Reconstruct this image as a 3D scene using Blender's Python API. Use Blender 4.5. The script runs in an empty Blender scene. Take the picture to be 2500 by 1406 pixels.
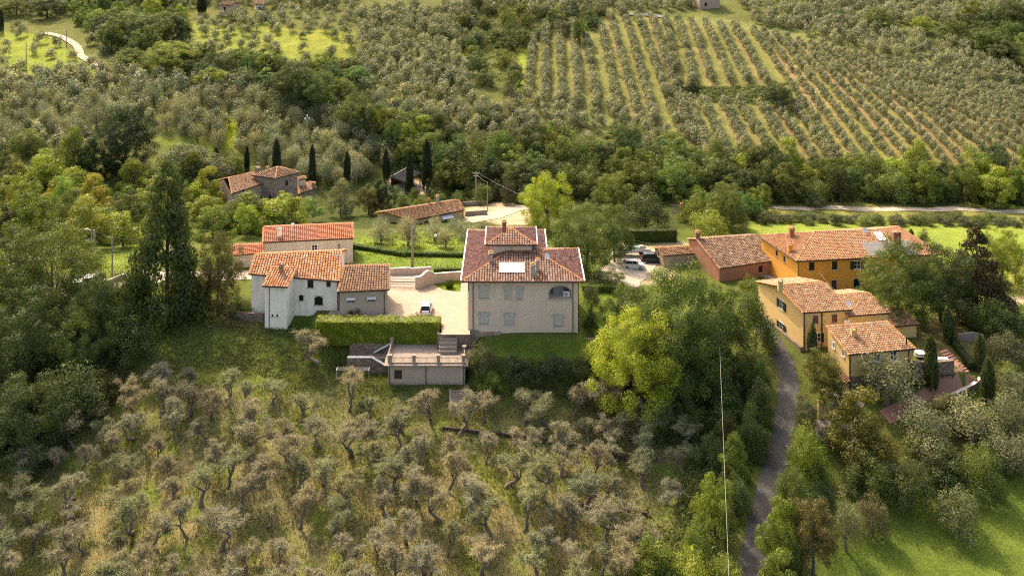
import bpy, math, random
import numpy as np
from mathutils import Vector, Matrix
random.seed(7); rng = np.random.default_rng(11)
R = math.radians
scene = bpy.context.scene
col = scene.collection

# ---------------------------------------------------------------- camera, sky, sun
F, VH, H = 2400.0, -240.0, 63.3        # focal length and horizon row of the 2500 px photograph, camera height (m)
cam = bpy.data.cameras.new('camera'); cam.sensor_width = 36; cam.lens = 36 * F / 2500
cam.shift_y = (VH - 703) / 2500; cam.clip_start = 1; cam.clip_end = 3000
camo = bpy.data.objects.new('camera', cam); col.objects.link(camo)
camo.location = (0, 0, H); camo.rotation_euler = (R(90), 0, 0); scene.camera = camo

SUN_EL, SUN_AZ = 46.0, -30.0            # azimuth from +Y towards +X
w = bpy.data.worlds.new('World'); scene.world = w; w.use_nodes = True
nt = w.node_tree; bg = nt.nodes['Background']
sky = nt.nodes.new('ShaderNodeTexSky'); sky.sky_type = 'NISHITA'; sky.sun_disc = False
sky.sun_elevation = R(SUN_EL); sky.sun_rotation = R(SUN_AZ); sky.dust_density = 5.0; sky.ozone_density = 0.3; sky.altitude = 100
tn = nt.nodes.new('ShaderNodeMix'); tn.data_type = 'RGBA'; tn.blend_type = 'MULTIPLY'; tn.inputs[0].default_value = 1; tn.inputs[7].default_value = (1.12, 1.0, 0.84, 1)   # warm white balance
nt.links.new(sky.outputs[0], tn.inputs[6]); nt.links.new(tn.outputs[2], bg.inputs[0]); bg.inputs[1].default_value = 0.15
sl = bpy.data.lights.new('sun', 'SUN'); sl.energy = 2.25; sl.angle = R(0.6); sl.color = (1.0, 0.86, 0.66)
so = bpy.data.objects.new('sun', sl); col.objects.link(so)
sd = Vector((math.sin(R(SUN_AZ)) * math.cos(R(SUN_EL)), math.cos(R(SUN_AZ)) * math.cos(R(SUN_EL)), math.sin(R(SUN_EL))))
so.rotation_euler = sd.to_track_quat('Z', 'Y').to_euler(); so.location = sd * 200
vs = scene.view_settings; vs.view_transform = 'Standard'; vs.look = 'None'; vs.exposure = 1.52; vs.gamma = 1
scene.cycles.max_bounces = 6; scene.cycles.diffuse_bounces = 3; scene.cycles.transmission_bounces = 4
scene.cycles.transparent_max_bounces = 4; scene.cycles.use_denoising = False; scene.cycles.filter_width = 1.1
scene.cycles.caustics_reflective = False; scene.cycles.caustics_refractive = False

# ---------------------------------------------------------------- surveying helpers: a photo pixel plus a height gives a point
def W(u, v, z):
    s = (v - VH) / (H - z); return Vector(((u - 1250) / s, F / s, z))
def ray(u, v): return Vector(((u - 1250) / F, 1.0, -(v - VH) / F))
def ray_plane(u, v, p, n):
    d = ray(u, v); c = Vector((0, 0, H)); return c + d * ((p - c).dot(n) / d.dot(n))
def ridge_pt(e, u, v, slope, n):
    best = None
    for i in range(1600):
        z = e.z + i * 0.006; p = W(u, v, z); d = (p.x - e.x) * n[0] + (p.y - e.y) * n[1]
        r = abs(z - e.z - slope * d)
        if best is None or r < best[0]: best = (r, p)
    return best[1]

# ---------------------------------------------------------------- materials
MATS = {}
class NT:
    def __init__(s, name):
        s.m = bpy.data.materials.new(name); s.m.use_nodes = True; s.t = s.m.node_tree
        s.b = s.t.nodes['Principled BSDF']; s.out = s.t.nodes['Material Output']; MATS[name] = s.m
        s.b.inputs['Specular IOR Level'].default_value = 0.25
    def n(s, ty, **k):
        nd = s.t.nodes.new('ShaderNode' + ty)
        for a, b in k.items(): setattr(nd, a, b)
        return nd
    def l(s, a, b): s.t.links.new(a, b)
    def coord(s, which='Object'): return s.n('TexCoord').outputs[which]
    def noise(s, scale, detail=4, vec=None, rough=0.6):
        nd = s.n('TexNoise'); nd.inputs['Scale'].default_value = scale; nd.inputs['Detail'].default_value = detail
        nd.inputs['Roughness'].default_value = rough
        s.l(vec if vec is not None else s.coord(), nd.inputs['Vector']); return nd.outputs['Fac']
    def ramp(s, fac, stops):
        r = s.n('ValToRGB'); cr = r.color_ramp
        while len(cr.elements) < len(stops): cr.elements.new(0.5)
        for e, (p, c) in zip(cr.elements, stops): e.position = p; e.color = (*c, 1) if len(c) == 3 else c
        s.l(fac, r.inputs[0]); return r.outputs[0]
    def mix(s, fac, a, b, mode='MIX'):
        m = s.n('Mix', data_type='RGBA', blend_type=mode)
        for v, i in ((fac, 0), (a, 6), (b, 7)):
            if isinstance(v, (int, float)): m.inputs[i].default_value = v
            elif isinstance(v, tuple): m.inputs[i].default_value = (*v, 1)
            else: s.l(v, m.inputs[i])
        return m.outputs[2]
    def bump(s, h, strength=0.5, dist=0.05):
        b = s.n('Bump'); b.inputs['Strength'].default_value = strength; b.inputs['Distance'].default_value = dist
        s.l(h, b.inputs['Height']); s.l(b.outputs[0], s.b.inputs['Normal'])
def plain(name, c, rough=0.7, metal=0.0, var=0.15, scale=3):
    if name in MATS: return MATS[name]
    t = NT(name); f = t.noise(scale)
    t.l(t.mix(f, tuple(x * (1 - var) for x in c), tuple(min(1, x * (1 + var)) for x in c)), t.b.inputs['Base Color'])
    t.b.inputs['Roughness'].default_value = rough; t.b.inputs['Metallic'].default_value = metal; return t.m
def plaster(name, c, stain, amt=0.5):
    t = NT(name); g = t.coord('Object')
    a = t.mix(t.noise(0.5, 6, g), tuple(x * 0.9 for x in c), tuple(min(1, x * 1.08) for x in c))
    mp = t.n('Mapping'); mp.inputs['Scale'].default_value = (1.2, 1.2, 0.25); t.l(g, mp.inputs[0])
    f = t.ramp(t.noise(1.1, 8, mp.outputs[0], 0.7), [(0.48, (0, 0, 0)), (0.72, (amt, amt, amt))])
    t.l(t.mix(f, a, stain), t.b.inputs['Base Color']); t.b.inputs['Roughness'].default_value = 0.9
    t.bump(t.noise(4, 4, g), 0.15, 0.03); return t.m
def roofm(name, c1, c2, c3, lichen, amt=0.5):
    t = NT(name); at = t.n('Attribute', attribute_name='tint')
    a = t.ramp(at.outputs['Fac'], [(0.0, c1), (0.45, c2), (1.0, c3)])
    g = t.coord('Object')
    f = t.ramp(t.noise(0.7, 7, g, 0.75), [(0.5, (0, 0, 0)), (0.62, (amt, amt, amt))])
    a = t.mix(f, a, lichen)
    f2 = t.ramp(t.noise(2.3, 5, g, 0.7), [(0.52, (0, 0, 0)), (0.70, (0.4, 0.4, 0.4))])
    a = t.mix(f2, a, tuple(x * 0.6 for x in c1))
    t.l(a, t.b.inputs['Base Color']); t.b.inputs['Roughness'].default_value = 0.85
    t.bump(t.noise(14, 3, g), 0.4, 0.02); return t.m
def stonem(name, c1, c2, mortar, scale=2.2):
    t = NT(name); g = t.coord('Object'); mp = t.n('Mapping'); mp.inputs['Scale'].default_value = (scale, scale, scale * 1.7); t.l(g, mp.inputs[0])
    vo = t.n('TexVoronoi', feature='F1'); vo.inputs['Scale'].default_value = 1; t.l(mp.outputs[0], vo.inputs['Vector'])
    sx = t.n('SeparateColor'); t.l(vo.outputs['Color'], sx.inputs[0])
    ve = t.n('TexVoronoi', feature='DISTANCE_TO_EDGE'); ve.inputs['Scale'].default_value = 1; t.l(mp.outputs[0], ve.inputs['Vector'])
    a = t.ramp(sx.outputs[0], [(0, c1), (1, c2)])
    a = t.mix(t.ramp(ve.outputs['Distance'], [(0.0, (1, 1, 1)), (0.09, (0, 0, 0))]), a, mortar)
    a = t.mix(t.ramp(t.noise(0.8, 6, g), [(0.4, (0, 0, 0)), (0.8, (0.5, 0.5, 0.5))]), a, tuple(x * 0.5 for x in c1))
    t.l(a, t.b.inputs['Base Color']); t.b.inputs['Roughness'].default_value = 0.95
    t.bump(ve.outputs['Distance'], 0.8, 0.06); return t.m
def leafm():
    t = NT('leaf'); oi = t.n('ObjectInfo'); at = t.n('Attribute', attribute_name='tint')
    k = t.ramp(at.outputs['Fac'], [(0.0, (0.50, 0.56, 0.52)), (0.5, (1, 1, 1)), (1.0, (1.65, 1.55, 1.35))])
    c = t.mix(1.0, oi.outputs['Color'], k, 'MULTIPLY')
    c = t.mix(t.ramp(oi.outputs['Random'], [(0, (0, 0, 0)), (1, (0.3, 0.3, 0.3))]), c, t.mix(1.0, c, (1.12, 1.02, 0.88), 'MULTIPLY'))
    t.l(c, t.b.inputs['Base Color']); t.b.inputs['Roughness'].default_value = 0.62
    tr = t.n('BsdfTranslucent'); t.l(t.mix(1.0, c, (1.2, 1.3, 0.65), 'MULTIPLY'), tr.inputs[0])
    ms = t.n('MixShader'); ms.inputs[0].default_value = 0.30
    t.l(t.b.outputs[0], ms.inputs[1]); t.l(tr.outputs[0], ms.inputs[2]); t.l(ms.outputs[0], t.out.inputs[0]); return t.m
LEAF = leafm()
BARK = plain('bark', (0.10, 0.078, 0.06), 0.95, 0, 0.4, 2)
BARKG = plain('bark_grey', (0.155, 0.125, 0.10), 0.95, 0, 0.45, 3)
def groundm():
    t = NT('ground'); at = t.n('Attribute', attribute_name='Col'); g = t.coord('Object')
    n1 = t.ramp(t.noise(0.35, 8, g, 0.7), [(0.3, (0.72, 0.75, 0.7)), (0.7, (1.25, 1.2, 1.15))])
    n2 = t.ramp(t.noise(2.4, 6, g, 0.75), [(0.3, (0.62, 0.66, 0.6)), (0.72, (1.35, 1.3, 1.2))])
    c = t.mix(1.0, t.mix(1.0, at.outputs['Color'], n1, 'MULTIPLY'), n2, 'MULTIPLY')
    t.l(c, t.b.inputs['Base Color']); t.b.inputs['Roughness'].default_value = 1.0
    t.b.inputs['Specular IOR Level'].default_value = 0.05
    t.bump(t.noise(3.0, 6, g, 0.8), 0.7, 0.25); return t.m
GROUND = groundm()

# ---------------------------------------------------------------- object helpers
def link(o): col.objects.link(o); return o
def thing(name, label, cat, loc=(0, 0, 0), rz=0, group=None, kind=None):
    o = link(bpy.data.objects.new(name, None)); o.location = loc; o.rotation_euler = (0, 0, rz); o.empty_display_size = 0.3
    tag(o, label, cat, group, kind); return o
def tag(o, label=None, cat=None, group=None, kind=None):
    for k, v in (('label', label), ('category', cat), ('group', group), ('kind', kind)):
        if v: o[k] = v
    return o
class MB:
    """collects shapes into one mesh"""
    def __init__(s): s.v = []; s.f = []; s.mi = []; s.ti = []; s.arr = []
    def add(s, vs, fs, mi=0, tint=0.5):
        o = len(s.v); s.v += [tuple(p) for p in vs]
        for f in fs: s.f.append(tuple(i + o for i in f)); s.mi.append(mi); s.ti.append(tint)
    def box(s, c, d, rz=0, mi=0, tint=0.5, bev=0.0):
        x, y, z = d[0] / 2, d[1] / 2, d[2] / 2; ca, sa = math.cos(rz), math.sin(rz)
        P = [(-x, -y, -z), (x, -y, -z), (x, y, -z), (-x, y, -z), (-x, -y, z), (x, -y, z), (x, y, z), (-x, y, z)]
        s.add([(c[0] + a * ca - b * sa, c[1] + a * sa + b * ca, c[2] + e) for a, b, e in P],
              [(0, 3, 2, 1), (4, 5, 6, 7), (0, 1, 5, 4), (1, 2, 6, 5), (2, 3, 7, 6), (3, 0, 4, 7)], mi, tint)
    def obox(s, o, ax, ay, az, mi=0, tint=0.5):
        """box from a corner and three edge vectors"""
        o = Vector(o); P = [o, o + ax, o + ax + ay, o + ay]; P += [p + az for p in P]
        s.add(P, [(0, 3, 2, 1), (4, 5, 6, 7), (0, 1, 5, 4), (1, 2, 6, 5), (2, 3, 7, 6), (3, 0, 4, 7)], mi, tint)
    def tube(s, pts, r, n=6, mi=0, tint=0.5, caps=True):
        pts = [Vector(p) for p in pts]; k = len(pts); rr = r if isinstance(r, (list, tuple)) else [r] * k
        V = []; up = Vector((0.13, 0.21, 0.97))
        for i, p in enumerate(pts):
            t = (pts[min(i + 1, k - 1)] - pts[max(i - 1, 0)])
            if t.length < 1e-6: t = Vector((0, 0, 1))
            t.normalize(); a = t.cross(up)
            if a.length < 0.05: a = t.cross(Vector((1, 0, 0)))
            a.normalize(); b = t.cross(a)
            for j in range(n):
                q = 2 * math.pi * j / n; V.append(p + (a * math.cos(q) + b * math.sin(q)) * rr[i])
        Fs = [(i * n + j, i * n + (j + 1) % n, (i + 1) * n + (j + 1) % n, (i + 1) * n + j) for i in range(k - 1) for j in range(n)]
        if caps: Fs += [tuple(range(n))[::-1], tuple((k - 1) * n + j for j in range(n))]
        s.add(V, Fs, mi, tint)
    def build(s, name, mats, parent=None, smooth=False):
        me = bpy.data.meshes.new(name)
        me.from_pydata([tuple(p) for p in s.v], [], s.f)
        for m in (mats if isinstance(mats, (list, tuple)) else [mats]): me.materials.append(m)
        me.polygons.foreach_set('material_index', s.mi)
        a = me.attributes.new('tint', 'FLOAT', 'FACE'); a.data.foreach_set('value', s.ti)
        if smooth: me.polygons.foreach_set('use_smooth', [True] * len(s.f))
        me.update(); o = link(bpy.data.objects.new(name, me))
        if parent: o.parent = parent
        return o
def quads_mesh(name, V, tint, mat):
    """V: (n,4,3) array of leaf quads"""
    n = len(V); me = bpy.data.meshes.new(name); me.vertices.add(n * 4); me.vertices.foreach_set('co', V.reshape(-1).astype(np.float32))
    me.loops.add(n * 4); me.loops.foreach_set('vertex_index', np.arange(n * 4, dtype=np.int32))
    me.polygons.add(n); me.polygons.foreach_set('loop_start', np.arange(0, n * 4, 4, dtype=np.int32))
    a = me.attributes.new('tint', 'FLOAT', 'FACE'); a.data.foreach_set('value', tint.astype(np.float32))
    me.materials.append(mat); me.update(calc_edges=True); me.validate(); return me
def unit(n):
    d = rng.normal(size=(n, 3)); return d / np.linalg.norm(d, axis=1)[:, None]
def leaves(P, N, size, asp=0.55, jit=0.45):
    """leaf quads at points P facing roughly N"""
    n = len(P); nn = N + unit(n) * jit; nn /= np.linalg.norm(nn, axis=1)[:, None]
    a = np.cross(nn, unit(n)); a /= np.linalg.norm(a, axis=1)[:, None] + 1e-9; b = np.cross(nn, a)
    sz = (size * rng.uniform(0.7, 1.3, n))[:, None] * 0.5
    a = a * sz; b = b * sz * asp
    return np.stack([P - a, P - b * 1.0 - a * 0.1, P + a, P + b], axis=1)

# ---------------------------------------------------------------- terrain
CP = [  # u, v, z  (photo column, row, ground height in metres)
 (-150,1406,-14),(0,1406,-14),(600,1406,-13.5),(1250,1406,-13.5),(1600,1406,-13.5),(1820,1406,-12.2),(2100,1406,-13.2),(2500,1406,-12.6),(2700,1406,-12.6),
 (0,1200,-11),(600,1200,-10),(1250,1200,-10),(1600,1200,-11),(1870,1200,-9.2),(2100,1200,-10.5),(2500,1200,-10.2),
 (0,1000,-8.5),(300,1000,-7),(600,1000,-6.4),(1000,1010,-7.2),(1250,1010,-7.4),(1600,1000,-7.6),(1750,1000,-8),(1905,1000,-6.2),(2080,1000,-6),(2300,1000,-6.4),(2500,1000,-6.6),
 (1040,945,-5.2),(1200,945,-5.4),(1420,940,-5.6),(880,925,-4.9),(700,900,-4.2),(500,900,-4.3),(300,900,-5),(100,900,-6),
 (600,850,-2.8),(400,800,-2.3),(200,800,-3),(0,800,-4),(600,800,-1.6),(685,798,-1.4),(1150,850,-1.9),(1290,850,-2.0),(1430,850,-2.6),(1560,860,-4),(1700,850,-5),
 (2060,945,-4.6),(2200,930,-4.2),(1962,862,-3.6),(1880,830,-3.4),(1860,790,-3.6),(2300,900,-3.8),(2350,930,-4.2),(2250,810,-2.6),(2400,820,-3),(2500,800,-3),
 (250,690,0),(100,690,-0.4),(600,655,0.2),(450,665,0),(950,680,0),(1100,670,0),(1460,740,-1.3),(1440,790,-1.9),(1480,700,-2.2),(1560,660,-4.4),(1520,610,-5),
 (900,600,-0.6),(1050,600,-1),(300,600,-0.6),(100,600,-1),(850,650,-0.3),(1050,560,-3.2),(950,560,-3.0),(1220,520,-4.8),(1180,560,-4),(1400,600,-4),
 (1700,640,-4.9),(1760,690,-4.9),(1944,715,-4.4),(2040,707,-4.4),(2150,720,-4),(2300,740,-3.6),(2450,720,-4.6),(1950,570,-5),(2200,560,-5.4),(2480,600,-5.2),(2480,680,-4.8),
 (2100,510,-6),(2490,522,-6),(1860,512,-5.8),(1700,520,-5.4),(1000,470,-6),(700,500,-6.4),(850,480,-6.2),(500,500,-5),(300,490,-4.2),(100,500,-4),(0,560,-2),(1200,480,-6),(1400,520,-5.2),
 (0,440,-2.5),(300,430,-2.5),(500,430,-4),(700,440,-5),(900,440,-5),(1200,440,-5),(1500,470,-6),(2000,480,-5.8),(2490,480,-5.8),
 (0,330,2.5),(400,340,2),(800,340,1.5),(1250,330,1),(1700,330,1),(2100,360,0.5),(2490,380,0),
 (0,200,10),(400,200,10.5),(800,200,10),(1250,200,9),(1700,200,9),(2100,200,10),(2490,230,8),
 (0,100,16),(400,100,17),(800,110,17),(1180,130,13),(1450,100,17),(1900,100,17),(2490,120,15),
 (0,40,20),(600,40,22),(1250,40,22),(1900,40,22),(2490,50,19),(0,0,24),(800,0,26),(1600,0,26),(2490,0,23),
 (0,-60,32),(1250,-60,33),(2490,-60,31)]
cpw = [W(*c) for c in CP]
cx = [(p.x, p.y, p.z) for p in cpw] + [(x, y, z) for y, z in ((60, -22), (85, -17)) for x in (-90, -40, 0, 40, 90)]
cx += [(x, 470, 44) for x in (-330, 0, 330)] + [(x, 580, 55) for x in (-400, 0, 400)] + [(x, 760, 58) for x in (-560, 0, 560)]
cx += [(-320, 330, 16), (320, 330, 14), (-230, 230, -1), (240, 230, -3), (-170, 150, -2), (180, 150, -4), (-120, 110, -12), (120, 110, -12)]
CX = np.array(cx)
def phi(r2): return 0.5 * r2 * np.log(r2 + 1e-9)
SC = 100.0
_p = CX[:, :2] / SC; n_ = len(_p)
_A = np.zeros((n_ + 3, n_ + 3)); _d2 = ((_p[:, None] - _p[None]) ** 2).sum(2)
_A[:n_, :n_] = phi(_d2) + np.eye(n_) * 0.0012; _A[:n_, n_] = 1; _A[:n_, n_ + 1:] = _p; _A[n_:, :n_] = _A[:n_, n_:].T
_w = np.linalg.solve(_A, np.concatenate([CX[:, 2], np.zeros(3)]))
def poly_dist(X, Y, poly):
    """signed distance, negative inside"""
    P = np.array(poly); ins = np.zeros(X.shape, bool); best = np.full(X.shape, 1e9)
    for i in range(len(P)):
        a, b = P[i], P[(i + 1) % len(P)]
        c = ((a[1] > Y) != (b[1] > Y)) & (X < (b[0] - a[0]) * (Y - a[1]) / (b[1] - a[1] + 1e-12) + a[0]); ins ^= c
        e = b - a; t = np.clip(((X - a[0]) * e[0] + (Y - a[1]) * e[1]) / (e @ e + 1e-12), 0, 1)
        best = np.minimum(best, np.hypot(X - a[0] - t * e[0], Y - a[1] - t * e[1]))
    return np.where(ins, -best, best)
def wp(pts, z): return [tuple(W(u, v, z)[:2]) for u, v in pts]
PADS = [(wp([(800, 700), (950, 686), (1145, 688), (1145, 817), (1078, 817), (1078, 790), (768, 790), (768, 775)], 0), 0.0, 1.0),
        (wp([(1120, 838), (1450, 838), (1452, 866), (1160, 866)], -1.9), -1.9, 2.5),
        (wp([(1150, 800), (1410, 815), (1400, 640), (1150, 640)], 0), -0.4, 2.0),
        (wp([(820, 915), (1140, 945), (1140, 900), (830, 895)], -5.2), -5.2, 2.0),
        (wp([(2225, 868), (2330, 868), (2350, 905), (2225, 900)], -2.6), -2.6, 1.5)]
def height(X, Y):
    X = np.asarray(X, float); Y = np.asarray(Y, float); sh = X.shape; q = np.stack([X.ravel(), Y.ravel()], 1) / SC
    z = _w[n_] + q @ _w[n_ + 1:]
    for i in range(0, len(q), 20000):
        z[i:i + 20000] += phi(((q[i:i + 20000, None] - _p[None]) ** 2).sum(2)) @ _w[:n_]
    z = z.reshape(sh)
    for poly, pz, bl in PADS:
        d = poly_dist(X, Y, poly); t = np.clip(1 - d / bl, 0, 1); t = t * t * (3 - 2 * t); z = z * (1 - t) + pz * t
    return z
gy = 62 * np.exp(np.arange(0, 412) * 0.0062); ga = np.arange(-150, 151) * 0.0046
GY, GA = np.meshgrid(gy, ga, indexing='ij'); GX = GA * GY
GZ = height(GX, GY)
_bump = (np.sin(GX * 0.31 + 1.3 * np.sin(GY * 0.17)) * np.sin(GY * 0.27 + 1.7 * np.sin(GX * 0.13))) * 0.25
_flat = np.ones(GX.shape)
for poly, pz, bl in PADS: _flat = np.minimum(_flat, np.clip((poly_dist(GX, GY, poly)) / 3, 0, 1))
GZ += _bump * _flat * np.clip((np.abs(GY - 170) - 10) / 40, 0.1, 1)
def gz(x, y):
    """height of the finished ground sheet"""
    i = math.log(max(y, 62.1) / 62) / 0.0062; a = (x / y) / 0.0046 + 150
    i = min(max(i, 0), 410.999); a = min(max(a, 0), 299.999); i0, a0 = int(i), int(a); fi, fa = i - i0, a - a0
    return (GZ[i0, a0] * (1 - fi) + GZ[i0 + 1, a0] * fi) * (1 - fa) + (GZ[i0, a0 + 1] * (1 - fi) + GZ[i0 + 1, a0 + 1] * fi) * fa
def gzv(x, y):
    i = np.clip(np.log(np.maximum(y, 62.1) / 62) / 0.0062, 0, 410.999); a = np.clip((x / y) / 0.0046 + 150, 0, 299.999)
    i0 = i.astype(int); a0 = a.astype(int); fi = i - i0; fa = a - a0
    return (GZ[i0, a0] * (1 - fi) + GZ[i0 + 1, a0] * fi) * (1 - fa) + (GZ[i0, a0 + 1] * (1 - fi) + GZ[i0 + 1, a0 + 1] * fi) * fa
def G(u, v):
    """ground point seen at a photo pixel"""
    d = ray(u, v); y = 70.0
    while y < 640:
        if H + d.z * y <= gz(d.x * y, y): break
        y += 0.5
    lo, hi = y - 0.5, y
    for _ in range(12):
        m = (lo + hi) / 2
        if H + d.z * m <= gz(d.x * m, m): hi = m
        else: lo = m
    return Vector((d.x * hi, hi, gz(d.x * hi, hi)))
def gpix(x, y, z): return 1250 + F * x / y, VH + F * (H - z) / y

# ground cover zones (what grows or lies there), drawn as polygons of photo pixels and stored on the ground itself
GREEN = (0.115, 0.165, 0.018); DRY = (0.26, 0.19, 0.085); LAWN = (0.085, 0.125, 0.022); BRIGHT = (0.18, 0.21, 0.045)
EARTH = (0.115, 0.078, 0.050); GRAVEL = (0.42, 0.33, 0.24); DARKGREEN = (0.055, 0.070, 0.022); MEAD = (0.15, 0.20, 0.035)
ZONES = [
 ([(-200, 780), (2700, 780), (2700, 1500), (-200, 1500)], (0.09, 0.105, 0.03), 6),
 ([(-200, -80), (2700, -80), (2700, 420), (-200, 420)], (0.12, 0.13, 0.045), 3),
 ([(-200, 420), (2700, 420), (2700, 560), (-200, 560)], DARKGREEN, 6),  # dark green ground of the wooded valley floor
 ([(-200, 560), (2700, 560), (2700, 790), (-200, 790)], (0.10, 0.125, 0.03), 6),
 # old olive terraces in front
 ([(200, 1000), (560, 900), (900, 960), (1300, 990), (1680, 1060), (1640, 1260), (1560, 1480), (-150, 1480), (-150, 1180)], (0.20, 0.195, 0.085), 30),
 ([(330, 1060), (900, 1120), (1500, 1130), (1580, 1220), (1500, 1400), (200, 1480), (150, 1250)], (0.25, 0.21, 0.105), 60),
 ([(380, 860), (520, 800), (700, 810), (780, 860), (700, 960), (500, 940)], (0.185, 0.21, 0.05), 25),
 ([(560, 745), (640, 760), (720, 800), (640, 825), (520, 800)], EARTH, 8),
 ([(700, 775), (790, 780), (770, 850), (640, 820)], (0.055, 0.095, 0.018), 8),
 # lawns round the villa
 ([(1145, 820), (1450, 830), (1455, 880), (1180, 872)], LAWN, 6), ([(1405, 690), (1520, 690), (1500, 850), (1420, 850)], (0.12, 0.165, 0.028), 8),
 ([(1090, 686), (1128, 684), (1122, 712), (1095, 712), (1060, 700)], (0.12, 0.18, 0.02), 1),
 # meadow behind the gate
 ([(870, 570), (1140, 600), (1130, 672), (870, 668)], (0.13, 0.19, 0.03), 8), ([(0, 600), (360, 600), (370, 660), (200, 670), (0, 660)], (0.15, 0.2, 0.04), 8),
 ([(-50, 600), (40, 590), (60, 640), (-50, 650)], BRIGHT, 5),
 ([(900, 580), (1180, 560), (1180, 620), (900, 610)], (0.16, 0.22, 0.03), 6),
 # fields to the right
 ([(1830, 534), (2540, 540), (2540, 720), (2250, 640), (2200, 590), (1830, 575)], (0.19, 0.24, 0.045), 4),
 ([(2460, 640), (2540, 620), (2540, 760), (2470, 720)], (0.24, 0.24, 0.06), 4),
 ([(1840, 496), (2540, 505), (2540, 530), (1840, 520)], (0.20, 0.20, 0.06), 4),
 # garden lawn bottom right
 ([(2040, 1230), (2250, 1190), (2540, 1160), (2540, 1500), (1960, 1500)], (0.11, 0.15, 0.028), 8),
 ([(2250, 890), (2540, 980), (2540, 1030), (2300, 1000)], (0.07, 0.11, 0.02), 8),
 # yard, drives, parking
 ([(1500, 590), (1700, 600), (1640, 700), (1500, 690)], (0.30, 0.26, 0.17), 6),
 ([(1130, 505), (1290, 500), (1290, 545), (1130, 545)], GRAVEL, 4), ([(950, 440), (1040, 440), (1040, 475), (950, 475)], GRAVEL, 3),
 ([(1860, 660), (2100, 690), (2100, 740), (1880, 720)], (0.30, 0.24, 0.18), 5),
 ([(2230, 780), (2420, 760), (2420, 860), (2250, 880)], (0.13, 0.12, 0.05), 6), ([(2420, 715), (2530, 720), (2530, 745), (2440, 745)], (0.33, 0.28, 0.2), 4),
 # olive slopes
 ([(440, 60), (560, 55), (860, 80), (855, 150), (600, 160), (450, 110)], BRIGHT, 8), ([(630, 75), (780, 70), (860, 100), (850, 140), (700, 130)], (0.22, 0.24, 0.05), 6),
 ([(0, 80), (130, 90), (200, 140), (260, 180), (0, 200)], (0.19, 0.23, 0.04), 10), ([(230, 0), (340, 10), (320, 35), (240, 35)], (0.19, 0.22, 0.05), 6),
 ([(0, 200), (540, 180), (860, 260), (900, 420), (0, 400)], (0.135, 0.15, 0.05), 12),
 ([(548, 290), (580, 280), (584, 372), (552, 372)], (0.27, 0.31, 0.02), 3), ([(380, 340), (480, 330), (560, 372), (400, 366)], BRIGHT, 6),
 ([(900, 200), (1000, 260), (1080, 300), (1040, 310), (900, 240)], (0.22, 0.26, 0.03), 6), ([(1110, 130), (1150, 130), (1150, 160), (1110, 160)], BRIGHT, 6),
 ([(1270, 90), (1560, 30), (2050, 80), (2540, 180), (2540, 430), (2100, 400), (1720, 390), (1250, 260)], (0.175, 0.19, 0.068), 8),
 ([(1900, 250), (2200, 330), (2230, 400), (2050, 390)], (0.18, 0.24, 0.035), 20), ([(1270, 120), (1310, 110), (1300, 250), (1250, 250)], (0.2, 0.25, 0.035), 8),
 ([(2210, 45), (2540, 100), (2540, 160), (2300, 130)], DARKGREEN, 8)]
gu, gv = 1250 + F * GX / GY, VH + F * (H - GZ) / GY
C = np.zeros(GX.shape + (3,)); C[:] = (0.11, 0.12, 0.04)
wob = 9 * np.sin(GX * 0.23 + GY * 0.11) + 7 * np.sin(GX * 0.47 - GY * 0.31)
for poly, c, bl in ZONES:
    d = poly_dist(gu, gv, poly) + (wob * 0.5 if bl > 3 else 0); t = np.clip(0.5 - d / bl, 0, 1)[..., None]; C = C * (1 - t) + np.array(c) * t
ROWS = [(((1300, 111), (1290, 235))), (((1334, 66), (1331, 250))), (((1364, 49), (1374, 262))), (((1398, 52), (1416, 270))), (((1430, 95), (1462, 275))), (((1468, 74), (1512, 280))), (((1488, 40), (1559, 290))), (((1522, 36), (1602, 305))), (((1555, 46), (1656, 310))), (((1590, 46), (1690, 345))),
 ((1625, 52), (1650, 180)), ((1655, 55), (1695, 207)), ((1688, 58), (1738, 207)), ((1722, 62), (1786, 207)), ((1758, 68), (1828, 207)), ((1795, 74), (1872, 209)), ((1676, 242), (1735, 385)), ((1716, 255), (1782, 396)), ((1767, 259), (1838, 396)), ((1807, 259), (1888, 396)), ((1855, 263), (1940, 398)), ((1895, 263), (1990, 400)), ((1937, 263), (2030, 400))]
ROWS += [((1838 + 28 * k, 78 + 6.4 * k), (2055 + 43 * k, 402 + 0.7 * k)) for k in range(26)]
for k_, (a_, b_) in enumerate(ROWS):        # bare strips of earth run along the olive rows, grass between them
    e_ = (b_[0] - a_[0], b_[1] - a_[1]); t_ = np.clip(((gu - a_[0]) * e_[0] + (gv - a_[1]) * e_[1]) / (e_[0] ** 2 + e_[1] ** 2), 0, 1)
    d_ = np.hypot(gu - a_[0] - t_ * e_[0], gv - a_[1] - t_ * e_[1]) * GY / F; t_ = np.clip(1.7 - d_, 0, 1)[..., None] * 0.8; C = C * (1 - t_) + np.array(((0.30, 0.205, 0.12), (0.27, 0.21, 0.10), (0.24, 0.21, 0.08))[k_ % 3]) * t_
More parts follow.
